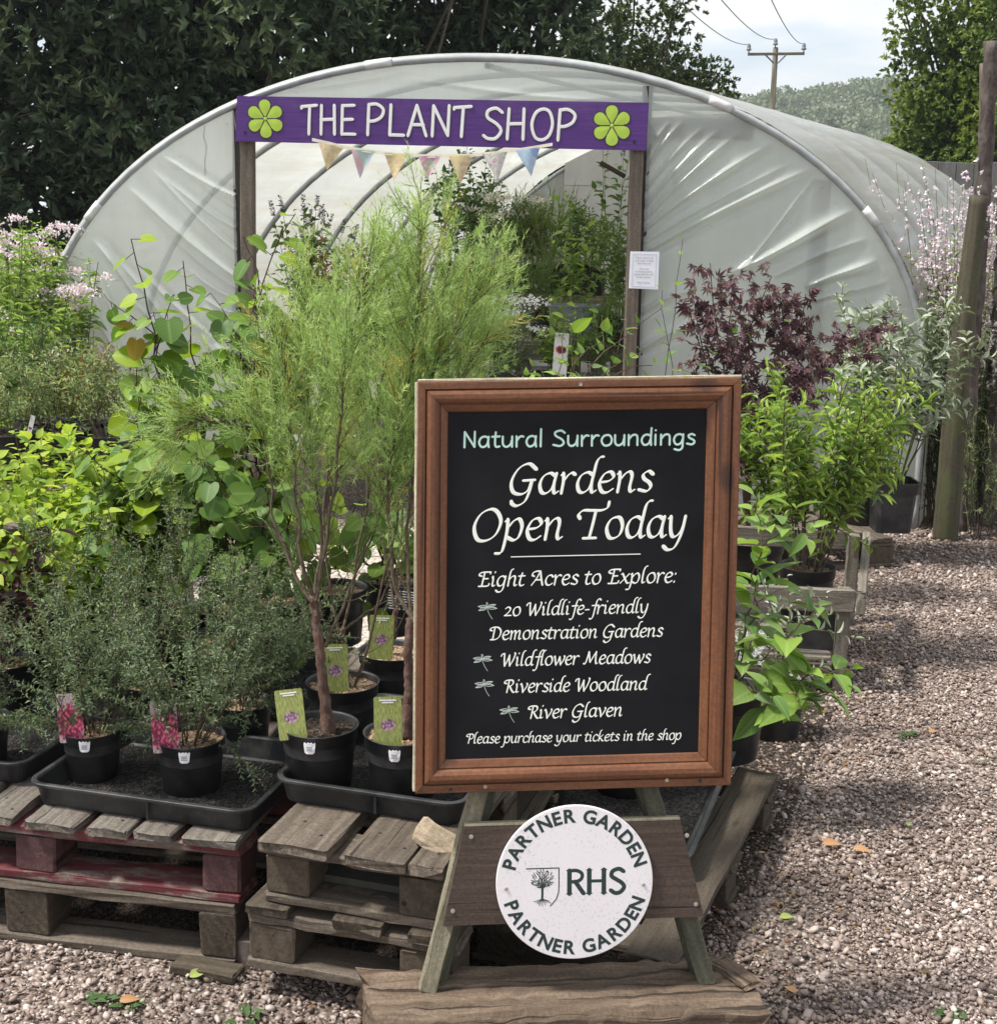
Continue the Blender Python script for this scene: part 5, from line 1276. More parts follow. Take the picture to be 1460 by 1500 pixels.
# ------------------------------------------------------------------ shop sign
YS = YF - .10
sl0, sr0, sl1, sr1 = AY(344.5, 206.5, YS), AY(946, 220, YS), AY(347, 140, YS), AY(950.5, 150, YS)
sg = empty('shop_sign', (sl0 + sr0) / 2, 'long purple board with white hand lettering and two lime green flowers over the doorway', 'sign')
su = nrm((sr0 + sr1) - (sl0 + sl1)); sn = V(0, -1, 0); su = nrm(su - sn * np.dot(su, sn)); sv = np.cross(sn, su); sv = sv if sv[2] > 0 else -sv
m = MB(); q4 = [sl0, sr0, sr1, sl1]; m.add(q4 + [p + V(0, .022, 0) for p in q4], [(0,1,2,3), (7,6,5,4), (0,4,5,1), (1,5,6,2), (2,6,7,3), (3,7,4,0)], [(np.dot(p - sl0, su), np.dot(p - sl0, sv), 0) for p in q4] * 2)
sb = m.build('board', M['purple'], sg)
SP = lambda x, y, d=0.0: AY(x, y, YS - d)
spx = YS / 2000 / math.cos(PITCH) * .985
def sign_word(txt, s, e, xh):
    a, b_ = SP(*s, .0008), SP(*e, .0008); mo = MB(); lettering(mo, txt, BK, a, b_, xh * spx * 100 / 145, sn, mono=12.6, relief=.0012); mo.build('letter_outline', M['outline'], sb)
    a, b_ = SP(*s, .0014), SP(*e, .0014); mo = MB(); lettering(mo, txt, BK, a, b_, xh * spx * 100 / 145, sn, mono=9.0, relief=.0012); mo.build('letters', M['white_paint'], sb)
sign_word('THE', (443, 196.5), (521, 197), 39); sign_word('PLANT', (536, 197.5), (688, 200.5), 41); sign_word('SHOP', (706, 203), (842, 206), 41)
def flower(cx, cy, sc):
    mo, mi = MB(), MB()
    for k in range(6):
        a = R(90 + 60 * k + 2); d_ = V(math.cos(a), math.sin(a)); n_ = V(-d_[1], d_[0])
        for mb, g_, zz in ((mo, 1.6, .0008), (mi, 0, .0020)):
            pr = [(3.2, 1.0), (7, 3.2), (12, 6.2), (17, 7.6), (21, 6.4), (23.4, 3.2), (24, 0)]
            pts = [d_ * (u + (g_ if u > 20 else -g_ * .5)) + n_ * (v + g_ * .8) for u, v in pr] + [d_ * (u + (g_ if u > 20 else -g_ * .5)) - n_ * (v + g_ * .8) for u, v in pr[::-1][1:]]
            c = SP(cx, cy, zz); ctr = c + (su * d_[0] + sv * d_[1]) * 14 * spx * sc - V(0, .0012, 0)
            vs = [c + (su * p[0] + sv * p[1]) * spx * sc for p in pts] + [ctr]; n = len(pts)
            mb.add(vs, [(i, (i+1) % n, n) for i in range(n)])
    vs = [SP(cx, cy, .0032)] ; k = 14
    for i in range(k): t = 2*math.pi*i/k; vs.append(SP(cx, cy, .002) + (su * math.cos(t) + sv * math.sin(t)) * 2.5 * spx * sc)
    mo.add(vs[1:], [tuple(range(k))]); mi.add(vs, [(0, 1+i, 1+(i+1) % k) for i in range(k)])
    mo.build('flower_outline', M['outline'], sb); mi.build('flower', M['lime'], sb)
flower(388.5, 173.5, 1.08); flower(896, 183.5, 1.14)
for x, y in ((359, 194), (929, 207.5), (632.5, 199)):
    m = MB(); lathe_c = SP(x, y, .002); vs = [lathe_c + (su * math.cos(t) + sv * math.sin(t)) * .008 for t in np.linspace(0, 2*math.pi, 10, endpoint=False)]; m.add(vs + [v + V(0, .003, 0) for v in vs], [tuple(range(10))] + [(i, (i+1)%10, (i+1)%10+10, i+10) for i in range(10)]); m.build('screw', M['screw_dark'], sg)

# ------------------------------------------------------------------ bunting
YB = YS - .03
bt = empty('bunting', AY(632, 225, YB), 'string of seven small pastel cloth pennants hanging below the purple sign', 'bunting')
cp = [(457, 204), (480, 209), (503, 215), (540, 221), (580, 226), (632, 228.5), (690, 227), (740, 222), (780, 216), (809, 211)]
cpts = np.array([AY(x, y, YB) for x, y in cp]); m = MB(); vs = []
for p in cpts: vs += [p + V(0, 0, .0075), p + V(0, -.002, -.0075), p + V(0, .002, -.0075)]
m.add(vs, [(i*3+a, i*3+b, (i+1)*3+b, (i+1)*3+a) for i in range(len(cpts)-1) for a, b in ((0,1),(1,2),(2,0))] + [(0,2,1), (27,28,29)]); m.build('cord', M['cord'], bt)
PN = [((467, 208), (504, 215), (479, 249), 'pen_yellow'), ((514, 218), (549, 221), (527, 261), 'pen_pink'), ((562, 223), (597, 227), (577, 265), 'pen_yellow'), ((612, 228), (646, 228), (627, 263), 'pen_rose'), ((657, 228), (694, 227), (674, 269), 'pen_yellow'), ((706, 225), (743, 222), (729, 265), 'pen_rose'), ((755, 220), (791, 215), (778, 258), 'pen_blue')]
for a, b_, c, mt in PN:
    A_, B_, C_ = AY(*a, YB - .003), AY(*b_, YB - .003), AY(*c, YB - .012); n = 8; vs = []; rng = rs(); ph = rng.uniform(0, 6)
    for j in range(n + 1):
        t = j / n
        for i in range(n + 1):
            s = i / n; p = (A_ * (1 - s) + B_ * s) * (1 - t) + C_ * t; vs.append(p + V(0, .008 * math.sin(s * 4 + ph) * (t * (1 - t) * 3 + .2), 0))
    m = MB(); w_ = n + 1; m.add(vs, [(j*w_+i, j*w_+i+1, (j+1)*w_+i+1, (j+1)*w_+i) for j in range(n) for i in range(n)]); m.build('pennant', M[mt], bt, True)

# ------------------------------------------------------------------ paper notice on the right door post
YN = YF - .082
nl, nr, nl1, nr1 = AY(920.5, 422, YN), AY(963.5, 424, YN), AY(923, 368, YN), AY(965.5, 368.5, YN)
no = empty('notice', (nl + nr) / 2, 'white paper notice with a pale blue border pinned to the right door post', 'notice')
m = MB(); q4 = [nl, nr, nr1, nl1]; m.add(q4 + [p + V(0, .0012, 0) for p in q4], [(0,1,2,3), (7,6,5,4), (0,4,5,1), (1,5,6,2), (2,6,7,3), (3,7,4,0)]); pp = m.build('sheet', M['paper'], no)
BIL = lambda u, v, d=.0006: (nl * (1-u) + nr * u) * (1-v) + (nl1 * (1-u) + nr1 * u) * v - V(0, d, 0)
m = MB()
for (u0_, v0_), (u1_, v1_) in (((.10, .06), (.90, .06)), ((.90, .06), (.90, .93)), ((.90, .93), (.10, .93)), ((.10, .93), (.10, .06))):
    a, b_ = BIL(u0_, v0_), BIL(u1_, v1_); d_ = nrm(b_ - a); n_ = np.cross(d_, V(0, 1, 0)); slab(m, (a + b_) / 2, (b_ - a) / 2, n_ * .0011, V(0, .0003, 0))
m.build('border_line', M['blue_line'], pp)
m = MB(); nw = np.linalg.norm(nr - nl)
for txt, v in (('Please remove the', .815), ('price tags or labels', .74), ('from the pots.', .665), ('If you are', .52), ('purchasing plants,', .445), ('please take the card', .37), ('to the counter.', .295), ('Many Thanks', .15)):
    o_ = BIL(.5, v, .0007); text_mesh(m, txt, nw * .082, lambda x, y, z: o_ + su * x + sv * y - V(0, z, 0), 0, .0001)
m.build('print', M['grey_ink'], pp)
# ------------------------------------------------------------------ potted plants of the front rows
def nb(x, y, z): return G(x, y, z)
def bushy(t, rng, base, h, spread, nst, nsh, leaf, lmat, smat, sr=.0022, shl=(.08, .2), t0=.15, lean=(0, 0), wander=.10, shang=.9, stem_leaf=True, droopy=0, r=.03, trop=.2, hj=.25, extra=None, fol=None, name='foliage'):
    sm = MB(); f = fol or Fol()
    for p in fill_stems(rng, base, nst, h, spread, r, wander, trop, 9, hj, lean):
        tube(sm, p, np.linspace(sr, sr * .45, len(p)), 5, False)
        if stem_leaf: leaves_on(f, rng, p, t0=max(t0, .25), **leaf)
        for k in range(nsh):
            tt = rng.uniform(t0, .93); q, tn_, _ = along(p, [tt]); d = nrm(tn_[0] + rng.normal(size=3) * shang)
            s = stem_pts(rng, q[0], d, rng.uniform(*shl) * (1.15 - .5 * tt), 6, wander, trop, droopy)
            tube(sm, s, np.linspace(sr * .5, sr * .22, len(s)), 4, False); leaves_on(f, rng, s, t0=.08, **leaf)
    if extra: extra(f, sm)
    sm.build('stem', M[smat], t, True)
    if fol is None: f.build(name, LM[lmat], t)
def pot_at(c, Rr, h, label, cat='potted plant', name='potted_plant', group=None, mat='pot', soilm='bark_chips', sticker=False, fill=.88, face=(0, -1)):
    t = empty(name, c, label, cat, group); pot_parts(t, c, Rr, h, mat, soilm, fill, sticker, face); return t

# tea trees with magenta labels
TEA = dict(tpl='simple', L=.0125, W=.0044, spacing=.0042, ang=52, tint=(0, 1), droop=.05, ljit=.35, upN=.5)
GT = 'potted tea trees'
zt1 = ZT1 + .004
ft = G(272, 1171, zt1)
def tea(c, Rr, h, label, seed, hh, spread, lean=(0, 0), sticker=True, pic=None, lw=.062, lx=(-.5), nst=15, front=True):
    rng = rs(seed); t = pot_at(c, Rr, h, label, group=GT, sticker=sticker, name='potted_tea_tree', face=(.05, -1))
    if pic:
        b = V(c[0] + Rr * lx, c[1] - Rr * .72, c[2] + h * .86); pot_label(t, b, lw * 1.1, lw * 2.2, pic, (-.07, .12), .05, 0, False)
    def extra(f, sm):
        if not front: return
        for k in range(4):                                   # low shoots hanging over the rim
            a = R(rng.choice([rng.uniform(-85, -15), rng.uniform(-190, -165)])); d = V(math.cos(a), math.sin(a), .25)
            s = stem_pts(rng, c + V(math.cos(a) * Rr * .3, math.sin(a) * Rr * .3, h * .95), d, rng.uniform(.13, .24), 8, .10, 0, .8)
            tube(sm, s, np.linspace(.0013, .0005, len(s)), 4, False); leaves_on(f, rng, s, t0=.1, **TEA)
            for q in range(5):
                pp, tn_, _ = along(s, [rng.uniform(.3, .9)]); s2 = stem_pts(rng, pp[0], tn_[0] + rng.normal(size=3) * .6, .06, 5, .1, 0, .5); leaves_on(f, rng, s2, t0=.05, **TEA)
    bushy(t, rng, c + V(0, 0, h * .86), hh, spread, nst, 13, TEA, 'tea', 'stem_brown', .0019, (.05, .17), .10, lean, .10, .75, True, 0, Rr * .4, .15, .35, extra)
    return t
tea(ft + V(0, .062, 0), .078, .122, 'wiry tea tree with a magenta label, right of two in the tray', 41, .43, .62, (.08, 0), True, 'pic_pink', .052, nst=18)
f1 = G(127, 1151, zt1); tea(f1 + V(0, .056, 0), .068, .115, 'wiry tea tree with a magenta label, left of two in the tray', 42, .42, .60, (-.05, 0), True, 'pic_pink', .050, -.42, nst=17)
f3 = G(352, 1105, zt1); tea(f3 + V(0, .05, 0), .070, .115, 'unlabelled tea tree at the tray end with sprays trailing towards the tamarisk', 43, .40, .65, (.22, -.05), False, None, nst=17)
f4 = G(215, 1075, zt1); tea(f4 + V(0, .06, 0), .075, .115, 'dense tea tree standing behind the two labelled pots', 44, .50, .68, (.05, 0), False, None, nst=20, front=False)
f5 = G(-30, 1120, zt1); tea(f5 + V(0, .0, 0), .075, .115, 'tea tree at the left picture edge with shoots over the tray', 45, .24, .55, (.1, -.1), False, None, nst=9)
# dark purple plant
rng = rs(46); c = G(14, 1050, zt1) + V(-.03, .06, 0)
t = pot_at(c, .085, .13, 'small shrub with dark purple oval leaves in a black pot at the left edge', name='potted_shrub')
bushy(t, rng, c + V(0, 0, .11), .36, .45, 11, 3, dict(tpl='ovate', L=.054, W=.038, spacing=.026, ang=55, droop=.1, petiole=.3), 'cotinus', 'stem_purple', .0022, (.05, .1), r=.03)

# tamarisks
NEED = dict(tpl='thin', L=.0150, W=.0020, spacing=.0030, ang=33, droop=.02, ljit=.4, upN=.3, tipsmall=.6)
def plume(f, sm, rng, p0, d, length, tint, dens=1.0, droop=0.0):
    s = stem_pts(rng, p0, d, length, 8, .09, .15, droop); tube(sm, s, np.linspace(.0010, .0004, len(s)), 3, False)
    leaves_on(f, rng, s, t0=.05, **{**NEED, 'tint': tint, 'spacing': .0034 / dens})
    for k in range(int(11 * dens)):
        q, tn_, _ = along(s, [rng.uniform(.08, .92)]); s2 = stem_pts(rng, q[0], tn_[0] + rng.normal(size=3) * .45, rng.uniform(.04, .085) * (length / .2), 5, .10, .1, droop)
        leaves_on(f, rng, s2, t0=0, **{**NEED, 'tint': tint, 'spacing': .0036 / dens})
GTam = 'potted tamarisks'
def tamarisk(c, Rr, h, label, seed, trunk, branches, Y, pic=True, lx=-.5, sticker=True, tr=.012, soilm='bark_chips', lbl_lean=(-.12, .15), lz=.84, lw=.055):
    rng = rs(seed); t = pot_at(c, Rr, h, label, name='potted_tamarisk', group=GTam, sticker=sticker, soilm=soilm, face=(-.12, -1) if lx < 0 else (.0, -1))
    if pic: pot_label(t, V(c[0] + Rr * lx, c[1] - Rr * .66, c[2] + h * (lz + .06)), lw * 1.06, lw * 1.95, 'pic_green', lbl_lean, .08, 0, True)
    sm, f, fo = MB(), Fol(), Fol(); tb = MB()
    tp = np.array([AY(x, y, Y + dy) for x, y, dy in trunk]); 
    tq, _, _ = along(np.vstack([tp[0] - V(0, 0, .03), tp]), np.linspace(0, 1, 30)); tq[1:-1] = (tq[:-2] + 2 * tq[1:-1] + tq[2:]) / 4; tq[2:] += rng.normal(size=(28, 3)) * .0009
    rr_ = np.interp(np.linspace(0, 1, 30), [0, .14, .25, .6, 1], [tr * 1.9, tr * 1.55, tr * 1.1, tr * .95, tr * .85]) * (1 + .10 * np.sin(np.arange(30) * 1.9) * rng.random(30) + rng.normal(size=30) * .03); tube(tb, tq, rr_, 10)
    tb.build('trunk', M['bark_red'], t, True)
    for br, t0, nse in branches:
        q = np.array([AY(x, y, Y + dy) for x, y, dy in br])
        # smooth
        s = np.linspace(0, 1, 22); P_, _, L_ = along(q, s); P_ = P_ + rng.normal(size=P_.shape) * .004
        P_[1:-1] = (P_[:-2] + P_[1:-1] * 2 + P_[2:]) / 4
        tube(sm, P_, np.linspace(tr * .42, .0011, len(P_)), 6, False)
        for k in range(nse):
            u = t0 + (1 - t0) * (rng.random()**.85); pp, tn_, _ = along(P_, [u])
            d = nrm(tn_[0] + nrm(rng.normal(size=3)) * rng.uniform(.45, .95)); ln = rng.uniform(.11, .25) * (1.12 - .45 * u)
            old = rng.random() < .10; a = rng.uniform(0, .75)
            plume(fo if old else f, sm, rng, pp[0], d, ln, (a, min(a + .35, 1)), .9)
        plume(f, sm, rng, P_[-1], P_[-1] - P_[-3], .13, (.3, .8))
        for k in range(6):                                   # bare twiggy sprays low down
            pp, tn_, _ = along(P_, [rng.uniform(.02, max(t0, .1))]); s2 = stem_pts(rng, pp[0], tn_[0] + rng.normal(size=3) * .5, rng.uniform(.08, .2), 6, .12, .3); tube(sm, s2, np.linspace(.0012, .0005, 6), 3, False)
            if rng.random() < .5: leaves_on(f, rng, s2, t0=.4, **{**NEED, 'spacing': .006})
    sm.build('branch', M['stem_brown'], t, True); f.build('foliage', LM['feather'], t); fo.build('dry_foliage', LM['feather_old'], t)
    return t
zt2 = ZT2 + .005
cA = G(463, 1167, zt2) + V(0, .066, 0); YA = cA[1]
tamarisk(cA, .0835, .135, 'thick trunked tamarisk in the front left pot with dark soil', 51, [(481, 1072, 0), (474, 1010, 0), (468, 950, 0), (462, 900, .01), (458, 872, .01)],
  [([(458, 880, 0), (438, 800, 0), (432, 690, .02), (425, 590, .05), (410, 500, .08)], 0.33, 42), ([(460, 880, 0), (478, 800, .02), (492, 690, .0), (500, 580, .02), (520, 470, .05), (540, 380, .06)], 0.30, 59),
   ([(457, 885, 0), (425, 830, .02), (400, 760, .05), (388, 660, .06), (375, 600, .1)], 0.51, 28), ([(376, 625, .10), (340, 622, .10), (300, 612, .08), (262, 628, .06)], 0.04, 28), ([(462, 900, 0), (470, 780, .06), (455, 640, .1), (450, 520, .14)], 0.34, 42), ([(470, 950, .0), (510, 870, .05), (552, 760, .08), (590, 640, .10)], 0.45, 24)], YA, lx=-.56, soilm='soil', tr=.0108, lw=.054)
cD = G(585, 1182, zt2) + V(0, .075, 0); YD = cD[1]
tamarisk(cD, .082, .135, 'tamarisk with ringed grey bark in the front pot half hidden by the chalkboard', 52, [(596, 1060, 0), (600, 1010, .0), (597, 950, 0), (602, 905, .01)],
  [([(602, 915, 0), (575, 850, .03), (566, 760, .06), (572, 660, .08), (600, 540, .1), (612, 430, .1), (616, 325, .1)], 0.31, 80), ([(602, 915, 0), (596, 800, .06), (604, 660, .1), (640, 540, .12), (676, 470, .12), (702, 425, .12)], 0.34, 59), ([(602, 915, 0), (620, 800, .1), (640, 660, .14), (670, 560, .16), (712, 490, .16)], 0.37, 45)], YD, lx=-.30, tr=.011, lw=.054, lbl_lean=(-.02, .12))
cB = G(489, 1122, zt2) + V(0, .175, 0); YB_ = cB[1]
tamarisk(cB, .086, .135, 'tamarisk with two crossing purple brown trunks in the middle pot', 53, [(517, 1038, 0), (508, 1000, .0), (502, 960, .0), (500, 920, .0)],
  [([(515, 1036, 0), (530, 980, 0), (548, 920, .01), (575, 800, .03), (592, 690, .05), (600, 600, .05), (585, 480, .08), (560, 390, .08)], 0.41, 59), ([(500, 930, 0), (484, 880, 0), (470, 800, .02), (478, 700, .05), (470, 600, .05), (455, 470, .08), (440, 420, .1)], 0.38, 52), ([(500, 925, 0), (520, 830, .03), (545, 700, .06), (560, 560, .08), (588, 450, .08), (596, 370, .08)], 0.37, 59), ([(500, 925, 0), (540, 900, .03), (590, 830, .06)], 0.90, 4)], YB_, lx=-.10, sticker=False, tr=.009, lbl_lean=(-.03, .1), lz=.9, lw=.056)
cC = G(563, 1085, zt2) + V(0, .26, 0); YC_ = cC[1]
tamarisk(cC, .088, .135, 'tamarisk at the back of the tray with a white headed label', 54, [(568, 970, 0), (575, 930, 0), (580, 890, .01)],
  [([(580, 890, 0), (562, 800, .03), (535, 690, .06), (520, 590, .1), (505, 470, .1), (480, 400, .12)], 0.37, 49), ([(580, 890, 0), (600, 780, .04), (650, 640, .1), (684, 530, .14), (706, 460, .16), (726, 410, .18)], 0.37, 52), ([(580, 890, 0), (590, 740, .06), (600, 600, .1), (640, 470, .12), (660, 370, .12), (650, 320, .12)], 0.37, 52)], YC_, lx=-.30, sticker=False, tr=.008, lz=.9, lbl_lean=(.03, .1), lw=.056)
# black tie-on board on a stake behind the tamarisks
p0 = G(560, 1000, .40); yy = p0[1] + .33; t = empty('plant_sign', (AY(560, 1000, yy)), 'black plant sign board with white lines on a leaning stake behind the tamarisks', 'plant sign')
m = MB(); plank(m, AY(556, 1015, yy), AY(584, 905, yy), .017, .008, V(1, 0, 0), 5, .001, 0); m.build('stake', M['pot'], t)
m = MB(); cc = AY(588, 878, yy - .012); slab(m, cc, V(.045, 0, -.004), V(0, .003, 0), V(.002, 0, .034)); bd = m.build('board', M['pot'], t)
m = MB(); rng = rs()
for k in range(8): 
    for q in range(4): slab(m, cc + V(-.03 + q * .02 + rng.uniform(-.003, .003), -.0036, .026 - k * .0072 - q * .0018), V(rng.uniform(.005, .009), 0, -.0007), V(0, .0003, 0), V(0, 0, .0011))
m.build('print', M['white_plastic'], bd)

# heart leaved redbuds
HEART = dict(tpl='heart', L=.070, W=.075, spacing=.036, ang=62, droop=.75, petiole=.40, ljit=.3, upN=.55, tipsmall=.5, face=.4)
GC = 'potted heart leaved trees'
def petioles(sm, PD, l):
    for p, d in zip(*PD): tube(sm, [p, p + d * l * .5, p + d * l], .0011, 3, False)
def cercis(c, Rr, h, label, seed, stems, mat='cercis', lower=0, tl=(0, 1)):
    rng = rs(seed); t = pot_at(c, Rr, h, label, name='potted_tree', group=GC); sm, f, fd, fo = MB(), Fol(), Fol(), Fol()
    for st_, t0, sp in stems:
        q = np.array([AY(x, y, c[1] + dy) for x, y, dy in st_]); P_, _, L_ = along(q, np.linspace(0, 1, 16)); P_[1:-1] += rng.normal(size=(14, 3)) * .006
        tube(sm, P_, np.linspace(.0042, .0014, 16), 6, False)
        petioles(sm, leaves_on(f, rng, P_, t0=t0, **{**HEART, 'spacing': sp, 'tint': tl}), .030)
        pp, tn_, _ = along(P_, np.linspace(t0, 1, int(L_ * (1 - t0) / sp) + 1))
        for k in range(lower):
            u = rng.uniform(t0, .8); pp, tn_, _ = along(P_, [u]); s2 = stem_pts(rng, pp[0], tn_[0] + rng.normal(size=3) * .8, rng.uniform(.10, .26), 6, .12, .1); tube(sm, s2, np.linspace(.002, .0009, 6), 4, False)
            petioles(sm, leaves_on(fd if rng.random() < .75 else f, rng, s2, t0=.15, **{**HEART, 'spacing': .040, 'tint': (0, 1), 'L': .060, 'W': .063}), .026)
    c0_ = AY(200, 515, c[1]); 
    if seed == 61: fo.put('heart', np.array([AY(200, 498, c[1] - .03), AY(192, 478, c[1] - .02)]), np.array([(-.1, -.2, -1), (-.8, -.3, .1)]), np.array([(.3, -1, .3), (0, -.5, 1)]), np.array([.055, .042]), np.array([.048, .036]), .5)
    sm.build('stem', M['stem_purple'], t, True); f.build('foliage', LM[mat], t); fd.build('shaded_foliage', LM['cercis_dark'], t)  # darker leaf copy on side shoots, shade put into its colour
    if fo.b: fo.build('yellow_leaf', LM['cercis_old'], t)
    return t
YCe = 3.62; zce = .292
def cb_(x): p = AY(x, 900, YCe); return V(p[0], YCe, zce)
cercis(cb_(262), .10, .17, 'tall heart leaved tree reaching furthest left with yellowing leaves', 61, [([(258, 860, 0), (250, 700, 0), (236, 540, 0), (215, 440, -.02), (192, 350, -.02)], .16, .036), ([(250, 860, 0), (215, 760, -.05), (205, 640, -.06), (200, 540, -.04)], .2, .034), ([(268, 860, 0), (275, 720, -.06), (262, 610, -.08)], .15, .034)], lower=10)
cercis(cb_(318) + V(0, .08, 0), .10, .17, 'upright heart leaved tree with its tip before the left sheet', 62, [([(320, 860, 0), (305, 700, 0), (285, 540, 0), (275, 450, 0), (268, 382, 0)], .16, .036), ([(325, 860, 0), (345, 740, -.04), (350, 640, -.06), (356, 560, -.02)], .2, .034), ([(315, 860, 0), (300, 780, -.08), (310, 660, -.1)], .15, .034)], lower=11)
cercis(cb_(392) + V(0, .16, 0), .10, .17, 'heart leaved tree climbing along the left door post', 63, [([(390, 860, 0), (380, 700, 0), (370, 560, 0), (372, 460, 0), (400, 380, .02), (433, 312, .02)], .16, .036), ([(395, 860, 0), (372, 740, -.1), (362, 620, -.06), (366, 480, 0), (380, 410, 0)], .2, .036), ([(395, 860, 0), (420, 780, -.1), (415, 660, -.1)], .2, .04)], lower=11)
cercis(cb_(345) + V(0, -.16, 0), .095, .16, 'short dark leafed heart leaved tree low between the tea trees and tamarisks', 64, [([(345, 880, 0), (330, 790, 0), (340, 690, 0)], .1, .032), ([(350, 880, 0), (385, 800, 0), (392, 720, 0)], .1, .032), ([(350, 880, 0), (300, 800, 0), (285, 720, 0)], .1, .032), ([(350, 880, 0), (370, 850, -.05), (400, 800, -.08)], .1, .03)], 'cercis_dark', lower=5)
cercis(cb_(240) + V(0, -.10, 0), .095, .16, 'bushy heart leaved tree behind the magenta labelled tea trees', 65, [([(240, 880, 0), (232, 790, 0), (215, 700, 0)], .1, .034), ([(245, 880, 0), (262, 780, 0), (278, 690, 0)], .1, .034), ([(245, 880, 0), (200, 820, 0), (170, 760, 0)], .1, .034)], 'cercis', lower=5, tl=(.2, .8))

cercis(cb_(470) + V(0, .30, 0), .10, .17, 'sparse heart leaved tree standing behind the tamarisk trunks', 66, [([(470, 850, 0), (468, 780, 0), (480, 700, 0)], .05, .040), ([(478, 850, 0), (500, 800, 0), (520, 740, 0)], .1, .044), ([(465, 850, 0), (440, 800, 0), (436, 740, 0)], .1, .04)], 'cercis', lower=4, tl=(.1, .9))
cercis(cb_(560) + V(0, .42, 0), .10, .17, 'heart leaved tree low behind the black sign board', 67, [([(560, 850, 0), (556, 800, 0), (548, 740, 0)], .05, .044), ([(566, 850, 0), (590, 800, 0), (600, 750, 0)], .1, .044), ([(555, 850, 0), (530, 820, 0), (520, 790, 0)], .1, .044)], 'cercis_dark', lower=3)
# yellow green shrubs on the left
LIMEL = dict(tpl='broad', L=.046, W=.029, spacing=.027, ang=60, droop=.12, petiole=.2, pair=True, upN=.8, tint=(0, 1), ljit=.3)
for k, (px_, dy, lb, hh) in enumerate(((-20, 0, 'yellow green leafy shrub cut by the left picture edge', .44), (62, .1, 'bright yellow green shrub in front of the black pots', .45), (140, -.05, 'yellow green shrub next to the heart leaved tree', .43), (18, -.28, 'low yellow green shrub just above the purple leaved plant', .40), (112, -.30, 'low yellow green shrub just above the left tea tree', .38), (195, .12, 'small yellow green shrub under the heart leaved tree', .44))):
    rng = rs(70 + k); c = AY(px_, 880, 3.75 + dy); c[2] = .292; t = pot_at(c, .095, .16, lb, name='potted_shrub', group='yellow green shrubs'); sp_ = LIMEL if k % 2 == 0 else {**LIMEL, 'L': .045}
    bushy(t, rng, c + V(0, 0, .14), hh, .42, 12, 7, sp_, 'lime', 'stem_brown', .0024, (.07, .18), .25, wander=.09, r=.045)

# table with black pots and grey plants behind, on the left
tb_ = empty('display_table', AY(100, 660, 4.85) * V(1, 1, 0), 'low slatted timber table carrying black pots left of the tunnel', 'table'); o_ = AY(100, 660, 4.85)
for k in range(5):
    m = MB(); q = V(o_[0] - .2, 4.62 + k * .11, .60); plank(m, q - V(.95, 0, 0), q + V(.62, 0, 0), .09, .022, V(0, 1, 0), 8, .003, .001, rs()); m.build('slat', M['bench'], tb_)
for sx in (-1.0, .36):
    for sy in (4.64, 5.04):
        m = MB(); q = V(o_[0] + sx, sy, 0); plank(m, q, q + V(0, 0, .588), .05, .05, V(1, 0, 0), 4, .003, .001, rs()); m.build('leg', M['bench'], tb_)
GG = 'black pots of grey leaved plants'
for k, (px_, yy_, Rr, mt, lb, hh) in enumerate(((20, 4.72, .105, 'greygreen', 'black pot of fine grey leaved plant at the left end of the table', .30), (88, 4.80, .115, 'greygreen', 'black pot of fine grey leaved plant in the middle of the table', .34), (160, 4.74, .12, 'greygreen', 'black pot of pale yellow grey plant at the right end of the table', .36), (196, 4.98, .11, 'greygreen', 'black pot of grey plant at the back beside the heart leaved tree', .3), (60, 5.02, .10, 'darkgreen', 'black pot of dark leaved plant at the back of the table', .42), (125, 5.0, .10, 'rust', 'black pot of rust tinted plant at the back of the table', .3))):
    rng = rs(80 + k); c = AY(px_, 640, yy_); c[2] = .612; t = pot_at(c, Rr, .17, lb, name='potted_plant', group=GG, soilm='soil')
    bushy(t, rng, c + V(0, 0, .15), hh, .55, 14, 6, dict(tpl='simple', L=.026, W=.007, spacing=.011, ang=48, droop=.1), mt, 'stem_brown', .0018, (.05, .14), .1, r=.05)
    if k == 0: pot_label(t, c + V(.06, -.05, .13), .016, .11, 'pic_red', (.25, .1), 0, 0, False)

